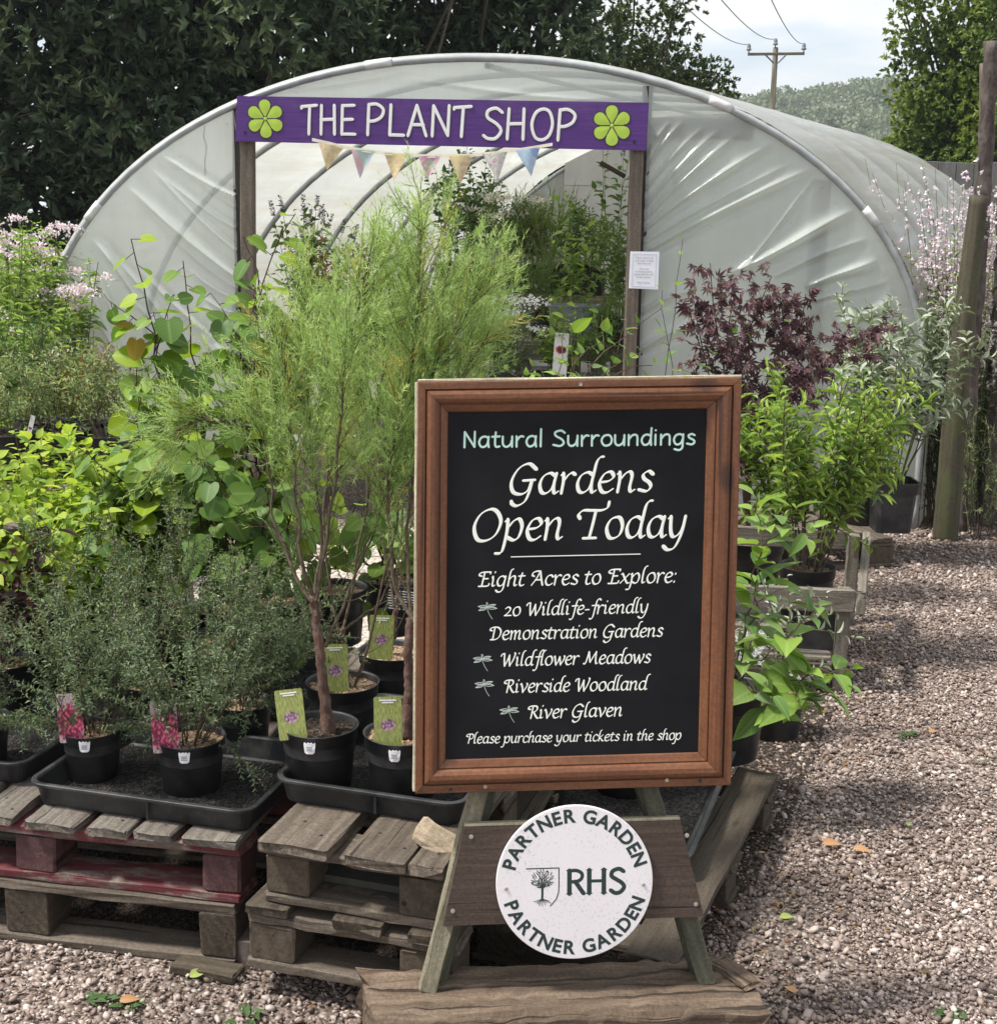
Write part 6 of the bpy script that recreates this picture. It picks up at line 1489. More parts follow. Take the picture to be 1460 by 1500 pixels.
# border of pink topped perennials at far left
GE = 'pink topped perennials in the border'
BEDL = dict(tpl='lance', L=.085, W=.026, spacing=.040, ang=62, droop=.25, pair=True, upN=.6)
for k, (px_, Y_, hh, lb) in enumerate(((-90, 6.1, 1.40, 'tall pink topped perennial cut by the left picture edge'), (-10, 6.5, 1.50, 'tallest pink topped perennial before the dark laurel'), (36, 6.9, 1.44, 'pink topped perennial in the middle of the border'), (62, 6.5, 1.30, 'pink topped perennial leaning to the left end of the tunnel'), (-5, 5.9, 1.16, 'shorter pink topped perennial at the front of the border'), (40, 5.9, 1.05, 'shorter perennial with few pink heads near the tunnel foot'))):
    rng = rs(90 + k); c = AY(px_, 600, Y_); c[2] = 0; t = empty('flowering_perennial', c, lb, 'perennial', GE); sm, f, fl_ = MB(), Fol(), Fol()
    for p in fill_stems(rng, c, 18, hh, .12, .15, .05, .25, 10, .12):
        tube(sm, p, np.linspace(.005, .002, len(p)), 5, False); leaves_on(f, rng, p, t0=.2, t1=.96, **BEDL)
        for q in range(4):
            pp, tn_, _ = along(p, [rng.uniform(.55, .9)]); s2 = stem_pts(rng, pp[0], tn_[0] + rng.normal(size=3) * .5, .2, 5, .1, .3); tube(sm, s2, .0012, 3, False); leaves_on(f, rng, s2, t0=.2, **{**BEDL, 'L': .05, 'W': .016, 'spacing': .03})
        nfl = 70 if k < 4 else 26
        if rng.random() < .55: continue
        for hd in range(2):
            fl_ = Fol(); top = p[-1] + V(rng.normal() * .06, rng.normal() * .06, rng.uniform(-.05, .03)); u = rng.normal(size=(nfl, 3)) * V(.031, .031, .008)
            u[:, 2] -= (u[:, 0]**2 + u[:, 1]**2) * 5
            fl_.put('simple', top + u, nrm(rng.normal(size=u.shape) + V(0, 0, .8)), rng.normal(size=u.shape) + V(0, -.3, .8), .017, .012, rng.random(len(u))); fl_.build('flower_head', LM['pinkflower'], t)
    sm.build('stem', M['stem_green'], t, True); f.build('foliage', LM['bed'], t)
for k, (px_, Y_, hh, mt, lb) in enumerate(((0, 5.5, .85, 'midgreen', 'leafy green border plant at the left edge before the pink perennials'), (48, 5.55, .78, 'bed', 'pale green border plant right behind the table'), (90, 5.7, .85, 'greygreen', 'grey green wispy border plant at the foot of the tunnel'), (120, 5.62, .75, 'greygreen', 'grey wispy border plant before the left end sheet'), (160, 5.6, .72, 'greygreen', 'wispy grey plant with a few rusty leaves before the left end sheet'))):
    rng = rs(100 + k); c = AY(px_, 600, Y_); c[2] = 0; t = empty('border_plant', c, lb, 'border plant', 'border plants left of the tunnel')
    bushy(t, rng, c, hh, .22, 14, 8, dict(tpl='lance', L=.05 if k < 2 else .036, W=.02 if k < 2 else .009, spacing=.022 if k < 2 else .018, ang=55, droop=.12), mt, 'stem_green', .003, (.1, .28), .3, wander=.07, r=.12)
# ------------------------------------------------------------------ inside the tunnel
def staging(label, x0, x1, y0, y1, z, nsl=5, mat='bench', crates=False):
    t = empty('staging_bench', ((x0+x1)/2, (y0+y1)/2, 0), label, 'bench', 'timber benches inside the tunnel'); dy = (y1 - y0) / nsl
    for k in range(nsl):
        m = MB(); plank(m, (x0, y0 + dy * (k + .5), z), (x1, y0 + dy * (k + .5), z), dy * .86, .024, V(0, 1, 0), 8, .003, .0015, rs(), .004); m.build('slat', M[mat], t)
    m = MB(); plank(m, (x0, y0 - .012, z - .05), (x1, y0 - .012, z - .05), .09, .02, V(0, 0, 1), 8, .003, .0012, rs()); m.build('front_rail', M[mat], t)
    for x in (x0 + .05, (x0 + x1) / 2, x1 - .05):
        for y in (y0 + .05, y1 - .05):
            m = MB(); plank(m, (x, y, 0), (x, y, z - .014), .06, .06, V(1, 0, 0), 4, .003, .001, rs()); m.build('leg', M[mat], t)
    return t
def ix(px_, Y_): return AY(px_, 400, Y_)[0]
staging('timber bench inside the tunnel behind the tamarisks, left of the aisle', ix(380, 7.7), ix(585, 7.7), 7.4, 8.1, .80)
staging('low timber bench just inside the doorway on the left', ix(385, 7.2), ix(560, 7.2), 7.02, 7.34, .52, 3)
staging('higher timber bench at the back of the tunnel', ix(640, 9.6), ix(890, 9.6), 9.2, 9.9, 1.02)
staging('timber bench inside the tunnel below the purple flower spikes on the right', ix(760, 8.1), ix(925, 8.1), 7.8, 8.5, .84)
staging('low timber bench inside the doorway on the right', ix(690, 7.3), ix(915, 7.3), 7.05, 7.45, .55, 3)
GI = 'potted plants inside the tunnel'
def inpot(px_, Y_, z, Rr, h, label, seed, hh, spread, leaf, mt, smat='stem_green', nst=9, nsh=4, shl=(.08, .2), flowers=None, mat='pot', wander=.08, spike=None, trop=.2):
    rng = rs(seed); c = V(ix(px_, Y_), Y_, z + .013); t = pot_at(c, Rr, h, label, name='potted_plant', group=GI, mat=mat, soilm='soil'); fl_ = Fol()
    def extra(f, sm):
        pass
    sm, f = MB(), Fol()
    for p in fill_stems(rng, c + V(0, 0, h * .85), nst, hh, spread, Rr * .5, wander, trop, 9, .3):
        tube(sm, p, np.linspace(.003, .0012, len(p)), 4, False); leaves_on(f, rng, p, t0=.1, t1=.85 if spike else 1, **leaf)
        for k in range(nsh):
            q, tn_, _ = along(p, [rng.uniform(.2, .9)]); s = stem_pts(rng, q[0], tn_[0] + rng.normal(size=3) * .7, rng.uniform(*shl), 5, .1, .15); tube(sm, s, .001, 3, False); leaves_on(f, rng, s, t0=.1, **leaf)
        if flowers:
            u = rng.normal(size=(60, 3)) * V(.04, .04, .012); fl_.put('simple', p[-1] + u, nrm(rng.normal(size=u.shape)), rng.normal(size=u.shape) + V(0, -.4, .8), .016, .013, rng.random(60))
        if spike:
            n_ = 90; tt = rng.uniform(0, 1, n_); a = rng.uniform(0, 6.28, n_); r_ = .013 * (1 - tt * .5); P_ = p[-1] + nrm(p[-1] - p[-2]) * (tt[:, None] * .09); d = np.stack([np.cos(a), np.sin(a), np.full(n_, .5)], 1)
            fl_.put('simple', P_ + d * r_[:, None] * .4, d, V(0, 0, 1) + d * 0, .014, .008, rng.random(n_))
    sm.build('stem', M[smat], t, True); f.build('foliage', LM[mt], t)
    if fl_.b: fl_.build('flower', LM[flowers or spike], t)
    return t
SML = dict(tpl='lance', L=.045, W=.016, spacing=.022, ang=55, droop=.15); OV = dict(tpl='ovate', L=.06, W=.034, spacing=.035, ang=58, droop=.15, petiole=.2); FN = dict(tpl='thin', L=.035, W=.004, spacing=.008, ang=45, droop=.1); GR = dict(tpl='thin', L=.10, W=.008, spacing=.05, ang=20, droop=.1)
inpot(440, 7.65, .80, .09, .15, 'violet flower spikes in a pot near the left door post', 201, .58, .14, OV, 'midgreen', spike='spike', nst=9)
inpot(472, 7.85, .80, .09, .15, 'violet flower spikes in a pot, second from the left door post', 202, .52, .14, OV, 'midgreen', spike='spike', nst=8)
inpot(450, 7.5, .80, .10, .16, 'small pot of dark low leaves on the left tunnel bench', 203, .22, .5, SML, 'darkgreen')
inpot(500, 7.55, .80, .09, .15, 'pot of reddish brown foliage on the left tunnel bench', 204, .42, .3, SML, 'rust')
inpot(545, 7.7, .80, .10, .15, 'pot of grey leaved plant on the left tunnel bench end', 205, .45, .35, SML, 'greygreen')
inpot(660, 9.4, 1.02, .11, .2, 'dark climber on a frame at the back of the tunnel', 206, .78, .07, OV, 'darkgreen', nst=8, nsh=8, shl=(.06, .14))
inpot(684, 9.6, 1.02, .11, .2, 'second dark climber close beside the first at the back of the tunnel', 207, .72, .12, OV, 'darkgreen', nst=8, nsh=7, shl=(.06, .16))
inpot(722, 9.45, 1.02, .11, .17, 'pot of feathery fern on the back bench', 208, .55, .6, FN, 'midgreen', nst=18, nsh=6)
inpot(748, 9.3, 1.02, .11, .17, 'pot of flat cream flower heads on the back bench', 209, .50, .40, FN, 'midgreen', flowers='cream', nst=11, nsh=6)
inpot(798, 9.5, 1.02, .12, .19, 'pot of arching green grass on the back bench', 210, .55, .5, GR, 'midgreen', nst=34, nsh=0, trop=-.1)
inpot(778, 9.7, 1.02, .11, .17, 'pot of red tinted foliage at the rear of the back bench', 211, .48, .45, SML, 'rust', nst=10)
inpot(700, 9.75, 1.02, .11, .17, 'pot of tall leafy green between the climbers and the fern', 230, .62, .3, OV, 'midgreen', nst=10, nsh=5)
inpot(762, 9.8, 1.02, .11, .17, 'pot of dense mid green leaves behind the cream flowers', 231, .50, .4, SML, 'darkgreen', nst=13, nsh=8)
inpot(822, 9.75, 1.02, .11, .17, 'pot of pale green leaves left of the white rear door', 232, .48, .4, OV, 'bed', nst=11, nsh=5)
inpot(868, 9.3, 1.02, .10, .17, 'pot of loose green stems at the right end of the back bench', 233, .45, .3, SML, 'midgreen', nst=10, nsh=6)
inpot(590, 9.3, .0, .16, .28, 'tall leafy shrub on the floor deep in the tunnel behind the tamarisks', 234, 1.25, .2, OV, 'midgreen', nst=13, nsh=9)
inpot(846, 9.4, 1.02, .13, .2, 'large black pot of low green plant on the back bench right end', 212, .34, .5, SML, 'darkgreen')
inpot(735, 8.3, .84 if False else .0, .14, .24, 'tall plant with cream heads standing on the floor in the aisle', 213, .95, .18, SML, 'midgreen', flowers='cream', nst=11, nsh=5)
inpot(800, 8.0, .84, .10, .16, 'pot of fine feathery green on the right tunnel bench', 214, .40, .5, FN, 'midgreen', nst=20, nsh=6)
inpot(848, 8.1, .84, .10, .16, 'pot of pale leaved perennial on the right tunnel bench', 215, .45, .3, OV, 'bed', nst=9)
inpot(884, 7.95, .84, .09, .15, 'tall dark flower spikes in a pot beside the right door post', 216, 1.0, .10, OV, 'midgreen', spike='spike', nst=5, nsh=2)
inpot(905, 7.7, .84, .09, .15, 'upright leafy green plant close to the right door post', 217, .55, .10, SML, 'midgreen', nst=9, nsh=5)
inpot(745, 7.25, .55, .10, .16, 'pot of white flowered plant just inside the doorway', 218, .42, .4, SML, 'midgreen', flowers='whiteflower', nst=10)
t = inpot(815, 7.2, .55, .12, .18, 'black pot of bright celery like leaves inside the doorway', 219, .36, .35, {**OV, 'L': .05}, 'choisya', nst=11, nsh=5)
pot_label(t, V(ix(822, 7.09), 7.09, .70), .075, .26, 'pic_red', (.05, .06), .1, 0, False)
inpot(880, 7.25, .55, .11, .17, 'grey pot of mixed green foliage inside the doorway on the right', 220, .40, .35, SML, 'midgreen', mat='grey_plastic', nst=10)
inpot(610, 8.8, 0, .16, .26, 'big pot of tall green foliage in the tunnel aisle', 221, 1.0, .25, OV, 'midgreen', nst=12, nsh=6)
inpot(420, 7.2, .52, .10, .16, 'pot of green leaves on the low bench behind the left door post', 222, .35, .35, OV, 'midgreen')
inpot(510, 7.15, .52, .10, .16, 'pot of grey leaves on the low bench behind the tamarisks', 223, .3, .35, SML, 'greygreen')
for k, (px_, Y_, z, lb) in enumerate(((800, 8.75, .86, 'pale grey plastic crate on the floor under the back bench'), (842, 7.62, .84, 'grey plastic tub on the right tunnel bench edge'))):
    x = ix(px_, Y_); m = MB(); w_, d_, h_ = .14, .10, .22; z0 = .0 if k == 0 else .853
    if k == 0: z0, h_ = 0.0, .60
    secs = [(.88, 0), (.97, h_ * .96), (1.03, h_ * .965), (1.03, h_), (.93, h_), (.84, .02)]; vs = []
    for s_, z_ in secs: vs += [V(x + sx * w_ * s_, Y_ + sy * d_ * s_, z0 + z_) for sx, sy in ((-1, -1), (1, -1), (1, 1), (-1, 1))]
    m.add(vs, [(i*4+j, i*4+(j+1) % 4, (i+1)*4+(j+1) % 4, (i+1)*4+j) for i in range(5) for j in range(4)] + [(3, 2, 1, 0), (20, 21, 22, 23)]); tag(m.build('plastic_crate', M['glaze'], None, False, (x, Y_, z0)), lb, 'crate', 'plastic crates in the tunnel')

# ------------------------------------------------------------------ plants between the chalkboard and the doorway
BR = dict(tpl='broad', L=.068, W=.044, spacing=.05, ang=60, droop=.1, petiole=.25, upN=.7, ljit=.35)
def ground_pot(px_, py_, Y_, Rr, h, label, seed, stems, leaf, mt, smat='stem_brown', sr=.004, name='potted_shrub', cat='potted shrub', lower=0, z0=0.0, group=None, shl=(.1, .25), wig=.006, **kw):
    rng = rs(seed); c = AY(px_, py_, Y_); c[2] = z0; t = pot_at(c, Rr, h, label, cat, name, group, **kw); sm, f = MB(), Fol()
    for st_, t0 in stems:
        q = np.array([AY(x, y, Y_ + dy) for x, y, dy in st_]); q = np.vstack([[c + V(0, 0, h * .9) + V(rng.normal() * .02, rng.normal() * .02, 0)], q]); P_, _, L_ = along(q, np.linspace(0, 1, 16)); P_[1:-1] = (P_[:-2] + 2 * P_[1:-1] + P_[2:]) / 4; P_[1:-1] += rng.normal(size=(14, 3)) * wig
        tube(sm, P_, np.linspace(sr, sr * .35, 16), 6, False); leaves_on(f, rng, P_, t0=t0, **leaf)
        for k in range(lower):
            u = rng.uniform(t0, .95); pp, tn_, _ = along(P_, [u]); s2 = stem_pts(rng, pp[0], tn_[0] + rng.normal(size=3) * .8, rng.uniform(*shl) * (1.15 - .5 * u), 6, .1, .12); tube(sm, s2, np.linspace(sr * .4, sr * .2, 6), 4, False); leaves_on(f, rng, s2, t0=.12, **leaf)
    sm.build('stem', M[smat], t, True); f.build('foliage', LM[mt], t)
    return t, c
t, c = ground_pot(820, 640, 4.7, .12, .20, 'broad oval leaved shrub peeping over the top of the chalkboard', 301, [([(800, 560, 0), (795, 530, 0), (770, 545, 0)], .3), ([(815, 560, 0), (820, 520, 0), (830, 470, .05)], .3), ([(830, 560, 0), (850, 510, 0), (885, 500, 0)], .3), ([(840, 560, 0), (880, 520, 0), (930, 480, 0), (968, 452, 0)], .35), ([(850, 570, 0), (910, 540, 0), (955, 535, 0)], .3), ([(805, 570, 0), (770, 560, 0), (745, 545, 0)], .3), ([(870, 570, 0), (905, 520, 0), (915, 470, 0)], .3)], BR, 'viburnum', 'stem_brown', .004, lower=2, z0=.0)
empty_t, c = ground_pot(985, 640, 5.3, .12, .2, 'thin twiggy shrub with sparse oval leaves before the right end sheet', 302, [([(975, 560, 0), (985, 480, 0), (1000, 350, 0)], .5), ([(985, 560, 0), (975, 500, 0), (970, 425, 0)], .35), ([(1000, 560, 0), (1040, 500, 0), (1150, 470, 0)], .5)], {**BR, 'L': .05, 'W': .034, 'spacing': .075}, 'viburnum', 'stem_purple', .003, z0=.0)
ground_pot(700, 640, 5.6, .12, .2, 'leafy green plant hidden mostly by the tamarisks before the doorway', 303, [([(700, 560, 0), (690, 500, 0), (700, 440, 0)], .2), ([(710, 560, 0), (740, 500, 0), (760, 470, 0)], .2), ([(690, 560, 0), (660, 500, 0), (640, 450, 0)], .2), ([(700, 560, 0), (720, 480, 0), (730, 430, 0)], .2)], {**SML, 'spacing': .03}, 'midgreen', lower=6, z0=.0)
# empty pots and a plant under the sign on the tray
c = G(765, 1205, ZT3 + .006) + V(0.02, .14, 0); rng = rs(310)
t = pot_at(c, .105, .15, 'wide black pot seen below the chalkboard on the gritty tray, left of two', name='potted_plant', group='pots under the chalkboard', soilm='soil')
bushy(t, rng, c + V(0, 0, .13), .30, .25, 7, 4, BR, 'midgreen', 'stem_brown', .003, (.06, .12), .4)
c = G(925, 1195, ZT3 + .006) + V(0, .17, 0)
t = pot_at(c, .10, .13, 'wide black pot seen below the chalkboard on the gritty tray, right of two', name='potted_plant', group='pots under the chalkboard', soilm='soil')
bushy(t, rs(311), c + V(0, 0, .11), .30, .25, 7, 4, BR, 'midgreen', 'stem_brown', .003, (.06, .12), .4)

# ------------------------------------------------------------------ shrubs on the right
# lower right broad leaved shrub overhanging the path
VB = dict(tpl='broad', L=.115, W=.056, spacing=.05, ang=70, droop=.0, petiole=.12, pair=True, upN=1.6, ljit=.3, flatten=.55)
t, c = ground_pot(1060, 1010, 3.45, .12, .19, 'broad leaved shrub spilling over the gravel right of the chalkboard', 320, [([(1082, 960, 0), (1100, 880, 0), (1118, 780, 0), (1110, 730, 0)], .3), ([(1085, 960, 0), (1115, 850, .02), (1135, 770, .02), (1160, 745, .02)], .4),
  ([(1090, 980, 0), (1120, 960, -.05), (1160, 930, -.06), (1195, 890, -.06)], .3), ([(1090, 990, 0), (1140, 1000, -.08), (1205, 985, -.1), (1246, 982, -.12)], .2), ([(1085, 1000, 0), (1130, 1030, -.1), (1180, 1020, -.12), (1215, 1015, -.12)], .2), ([(1080, 990, 0), (1105, 940, -.05), (1120, 905, -.05)], .2), ([(1075, 990, 0), (1090, 1000, -.1), (1140, 1050, -.15)], .3)], VB, 'viburnum', 'stem_brown', .0036, z0=.143, lower=2, shl=(.08, .14))
t, c = ground_pot(1140, 960, 3.95, .09, .15, 'small silvery leaved plant with white flowers behind the broad leaved shrub', 321, [([(1120, 940, 0), (1130, 900, 0), (1140, 880, 0)], .1), ([(1140, 940, 0), (1160, 910, 0), (1165, 880, 0)], .1), ([(1110, 950, 0), (1100, 930, 0), (1095, 915, 0)], .1), ([(1150, 940, 0), (1195, 900, 0), (1210, 868, 0)], .1)], dict(tpl='lance', L=.042, W=.013, spacing=.018, ang=50, droop=.1), 'silver', lower=4, z0=.0)
fl_ = Fol(); rng = rs(); P_ = np.array([AY(rng.uniform(1080, 1120), rng.uniform(925, 975), 3.86) for _ in range(14)])
for p in P_:
    fl_ = Fol(); fl_.put('ovate', np.repeat(p[None], 5, 0), np.stack([np.cos(np.arange(5) * 1.257), np.full(5, -.15), np.sin(np.arange(5) * 1.257)], 1), np.tile(V(0, -1, .2), (5, 1)), .014, .012, rng.random(5)); fl_.build('flower', LM['whiteflower'], t)
# bright narrow leaved shrub in the bench
c = V(*(BENCH_C(.20, .45, .128))); rng = rs(330); t = pot_at(c, .105, .20, 'bright green narrow leaved shrub standing in the timber bench by the path', 'potted shrub', 'potted_shrub')
NL = dict(tpl='lance', L=.060, W=.0145, spacing=.016, ang=50, droop=.10, upN=.7, tint=(0, 1))
def topbright(f, sm): pass
bushy(t, rng, c + V(0, 0, .17), .70, .46, 20, 9, NL, 'choisya', 'stem_brown', .0042, (.10, .26), .32, (-.08, 0), .08, .75, True, 0, .05, .2, .3)
c = V(*(BENCH_C(.62, .45, .128))); t = pot_at(c, .105, .2, 'second narrow leaved shrub in the bench, close behind the chalkboard edge', 'potted shrub', 'potted_shrub'); bushy(t, rs(331), c + V(0, 0, .17), .58, .35, 12, 7, NL, 'choisya', 'stem_brown', .004, (.10, .24), .3)
# black crate on the bench's lower shelf
c = BENCH_C(.14, .16, .128); m = MB(); secs = [(.86, 0), (.97, .155), (1.05, .156), (1.05, .17), (.95, .17), (.83, .012)]; vs = []
for s_, z_ in secs: vs += [c + (ef * sx * .075 + ed * sy * .10) * s_ + V(0, 0, z_) for sx, sy in ((-1, -1), (1, -1), (1, 1), (-1, 1))]
m.add(vs, [(i*4+j, i*4+(j+1) % 4, (i+1)*4+(j+1) % 4, (i+1)*4+j) for i in range(5) for j in range(4)] + [(3, 2, 1, 0), (20, 21, 22, 23)]); tag(m.build('plastic_crate', M['tray'], None, False, c), 'small black plastic crate on the lower shelf of the timber bench', 'crate')
# purple maple
rng = rs(340); Ya = 5.5; c = AY(1100, 740, Ya); c[2] = 0; t = pot_at(c, .15, .26, 'purple leaved maple in front of the right end sheet', 'potted tree', 'potted_maple'); sm, f = MB(), Fol()
MP = [([(1080, 640, 0), (1060, 540, 0), (1045, 460, 0), (1040, 385, 0)], .32), ([(1085, 640, 0), (1075, 540, .03), (1110, 450, .05), (1130, 405, .05)], .4), ([(1090, 640, 0), (1120, 560, 0), (1170, 500, 0), (1180, 430, 0)], .4), ([(1095, 640, 0), (1150, 560, -.03), (1220, 510, -.04), (1296, 482, -.04)], .4), ([(1080, 640, 0), (1040, 560, .03), (1022, 480, .03), (1015, 430, .03)], .35), ([(1090, 640, 0), (1140, 570, .05), (1150, 480, .1), (1140, 425, .1)], .4), ([(1095, 640, 0), (1160, 580, 0), (1210, 550, 0), (1235, 520, 0)], .3), ([(1090, 650, 0), (1090, 560, -.08), (1060, 500, -.1), (1075, 440, -.1)], .35), ([(1100, 650, 0), (1130, 590, -.08), (1190, 540, -.08)], .3)]
for st_, t0 in MP:
    q = np.vstack([[c + V(0, 0, .22)], [AY(x, y, Ya + dy) for x, y, dy in st_]]); P_, _, L_ = along(q, np.linspace(0, 1, 18)); P_[1:-1] = (P_[:-2] + 2 * P_[1:-1] + P_[2:]) / 4; tube(sm, P_, np.linspace(.006, .0016, 18), 6, False)
    for k in range(36):
        u = rng.uniform(t0, 1); pp, tn_, _ = along(P_, [u]); d = nrm(tn_[0] * .6 + rng.normal(size=3) * .7 + V(0, 0, .05)); s2 = stem_pts(rng, pp[0], d, rng.uniform(.06, .15), 5, .1, 0, .2); tube(sm, s2, .0009, 3, False)
        for uu in np.linspace(.3, 1, 4):
            p3, t3, _ = along(s2, [uu]); a = nrm(t3[0] * .5 + rng.normal(size=3) * .6 + V(0, 0, -.5)); palmate(f, rng, p3, a[None], nrm(rng.normal(size=3) * .5 + V(0, -.5, .7))[None], rng.uniform(.034, .052), rng.random(), 5, 72, .26)
sm.build('branch', M['stem_purple'], t, True); f.build('foliage', LM['acer'], t)
# silver leaved bush in the big square pot
rng = rs(350); Yb = 6.2; c = AY(1302, 778, Yb); c[2] = PH + .001; t = empty('potted_shrub', c, 'silver leaved bush in a big square black pot on the far pallet', 'potted shrub')
m = MB(); secs = [(.078, 0), (.092, .185), (.104, .186), (.108, .238), (.098, .238), (.095, .19)]; vs = []
for s_, z_ in secs: vs += [c + V(sx * s_, sy * s_, z_) for sx, sy in ((-1, -.8), (-.8, -1), (.8, -1), (1, -.8), (1, .8), (.8, 1), (-.8, 1), (-1, .8))]
m.add(vs, [(i*8+j, i*8+(j+1) % 8, (i+1)*8+(j+1) % 8, (i+1)*8+j) for i in range(5) for j in range(8)] + [tuple(range(7, -1, -1)), tuple(range(40, 48))]); m.build('pot', M['pot'], t)
SV = dict(tpl='lance', L=.062, W=.018, spacing=.026, ang=52, droop=.12, pair=True, upN=.6)
bushy(t, rng, c + V(0, 0, .22), .82, .46, 20, 7, SV, 'silver', 'stem_green', .004, (.10, .24), .28, (-.02, 0), .07, .7, True, 0, .05, .2, .3)
c2 = AY(1262, 772, 6.35); c2[2] = PH + .001; t = pot_at(c2, .11, .2, 'black pot of grey green foliage behind the bench, left of the square pot', 'potted shrub', 'potted_shrub'); bushy(t, rs(351), c2 + V(0, 0, .17), .5, .3, 9, 5, SV, 'silver', 'stem_green', .003, (.1, .2), .3)
# climber and pink gaura by the posts
def gaura(px_, Y_, label, seed, n, hh, lean, h0=0):
    rng = rs(seed); c = AY(px_, 740, Y_); c[2] = 0; t = empty('flowering_perennial', c, label, 'perennial', 'pink flowered wands by the posts'); sm, f, fl_ = MB(), Fol(), Fol()
    for p in fill_stems(rng, c, n, hh, .26, .12, .035, .12, 12, .34, lean):
        tube(sm, p, np.linspace(.003, .001, len(p)), 4, False); leaves_on(f, rng, p, t0=.15, t1=.8, **{**SML, 'L': .05, 'W': .010, 'spacing': .022})
        for k in range(3):
            q, tn_, _ = along(p, [rng.uniform(.5, .85)]); s = stem_pts(rng, q[0], tn_[0] + rng.normal(size=3) * .35, rng.uniform(.2, .45), 6, .06, .2); tube(sm, s, .0009, 3, False)
            for u in rng.uniform(.15, 1, 12):
                pp, _, _ = along(s, [u]); P4 = np.repeat(pp, 4, 0); fl_.put('ovate', P4, rng.normal(size=(4, 3)), rng.normal(size=(4, 3)) + V(0, -1, 0), .016, .012, rng.random(4))
        for u in rng.uniform(.5, 1, 14):
            pp, _, _ = along(p, [u]); P4 = np.repeat(pp, 4, 0); fl_.put('ovate', P4, rng.normal(size=(4, 3)), rng.normal(size=(4, 3)) + V(0, -1, 0), .016, .012, rng.random(4))
    sm.build('stem', M['stem_green'], t, True); f.build('foliage', LM['greygreen'], t); fl_.build('flower', LM['gaura'], t)
gaura(1392, 7.15, 'tall wands of small pink flowers beside the tunnel foot', 360, 62, 1.72, (-.05, 0))
gaura(1420, 7.5, 'pink flowered wands rising behind the mossy post', 361, 42, 1.80, (.0, 0))
rng = rs(362); c = AY(1378, 740, 7.0); c[2] = 0; t = empty('evergreen_shrub', c, 'narrow dark needle leaved evergreen shrub behind the mossy post', 'shrub')
bushy(t, rng, c, 1.22, .09, 26, 16, dict(tpl='thin', L=.028, W=.005, spacing=.007, ang=42, droop=.05), 'conifer', 'stem_brown', .004, (.08, .2), .08, (.03, 0), .05, .6, True, 0, .09, .2, .35)
rng = rs(363); c = AY(1438, 720, 6.75); c[2] = 0; t = empty('evergreen_shrub', c, 'blue grey needle leaved shrub at the foot of the rough posts', 'shrub')
bushy(t, rng, c, .62, .35, 12, 8, dict(tpl='thin', L=.03, W=.005, spacing=.008, ang=42, droop=.05), 'greygreen', 'stem_brown', .003, (.08, .2), .1, (.0, 0), .08, .6, True, 0, .08, .2, .3)
# posts
def round_post(name, pts, rads, mat, label, lump=.0, group=None, Y_=6.65):
    P_ = np.array([AY(x, y, Y_ + dy) for x, y, dy in pts]); P_[0][2] = -.02; Q, _, _ = along(P_, np.linspace(0, 1, 40)); rr = np.interp(np.linspace(0, 1, 40), np.linspace(0, 1, len(rads)), rads); rng = rs()
    rr = rr * (1 + rng.normal(size=40) * lump); m = MB(); tube(m, Q, rr, 14)
    if lump: m.v[0] = m.v[0] + rng.normal(size=m.v[0].shape) * lump * .05
    return tag(m.build(name, M[mat], None, True, Q[0]), label, 'post', group)
round_post('timber_post', [(1384, 788, 0), (1402, 560, .02), (1420, 400, .02), (1434, 286, .02)], [.062, .058, .052, .044], 'mossy', 'thick round post stained green with moss leaning to the right', .008)
round_post('timber_post', [(1408, 772, 0), (1424, 500, .0), (1440, 280, .0), (1452, 60, .0)], [.040, .042, .038, .032], 'bark_dark', 'tall dark crooked post with rough bark at the right edge', .05, None, 6.85)
round_post('timber_post', [(1446, 765, 0), (1462, 560, .0), (1474, 400, .0), (1482, 180, 0)], [.065, .065, .06, .06], 'bark_dark', 'second dark bark covered post cut by the right picture edge', .05, None, 7.0)
round_post('timber_post', [(1438, 760, 0), (1440, 500, .0), (1442, 300, .0), (1444, 92, 0)], [.036, .036, .034, .033], 'pole', 'slim smooth grey pole standing behind the dark crooked post', .004, None, 7.6)
# litter on the gravel
GL_ = 'fallen leaves on the gravel'
for k, (px_, py_, L_, mt, lb, a) in enumerate(((278, 1432, .045, 'fallen_green', 'pale green fallen leaf below the red pallet', .8), (1205, 1236, .05, 'fallen', 'orange fallen leaf beside the dark pallet, left of two', .1), (1250, 1243, .045, 'fallen', 'orange fallen leaf beside the dark pallet, right of two', -.3), (1142, 1344, .035, 'fallen_green', 'yellow green fallen leaf right of the stand', .2), (1360, 1072, .035, 'fallen', 'curled brown fallen leaf further up the path', .4), (175, 1467, .04, 'fallen', 'brown fallen leaf among the weeds at bottom left', .3), (1165, 1455, .035, 'fallen', 'dull orange fallen leaf right of the old sleeper', 2.1), (1330, 1210, .03, 'fallen_green', 'small pale fallen leaf on the open gravel', 1.2))):
    c = G(px_, py_, .016); f = Fol(); f.put('broad', c[None], V(math.cos(a), math.sin(a), .12)[None], V(.1, -.4, 1)[None], L_, L_ * .5, .5); tag(f.build('fallen_leaf', LM[mt], None, c), lb, 'leaf', GL_)
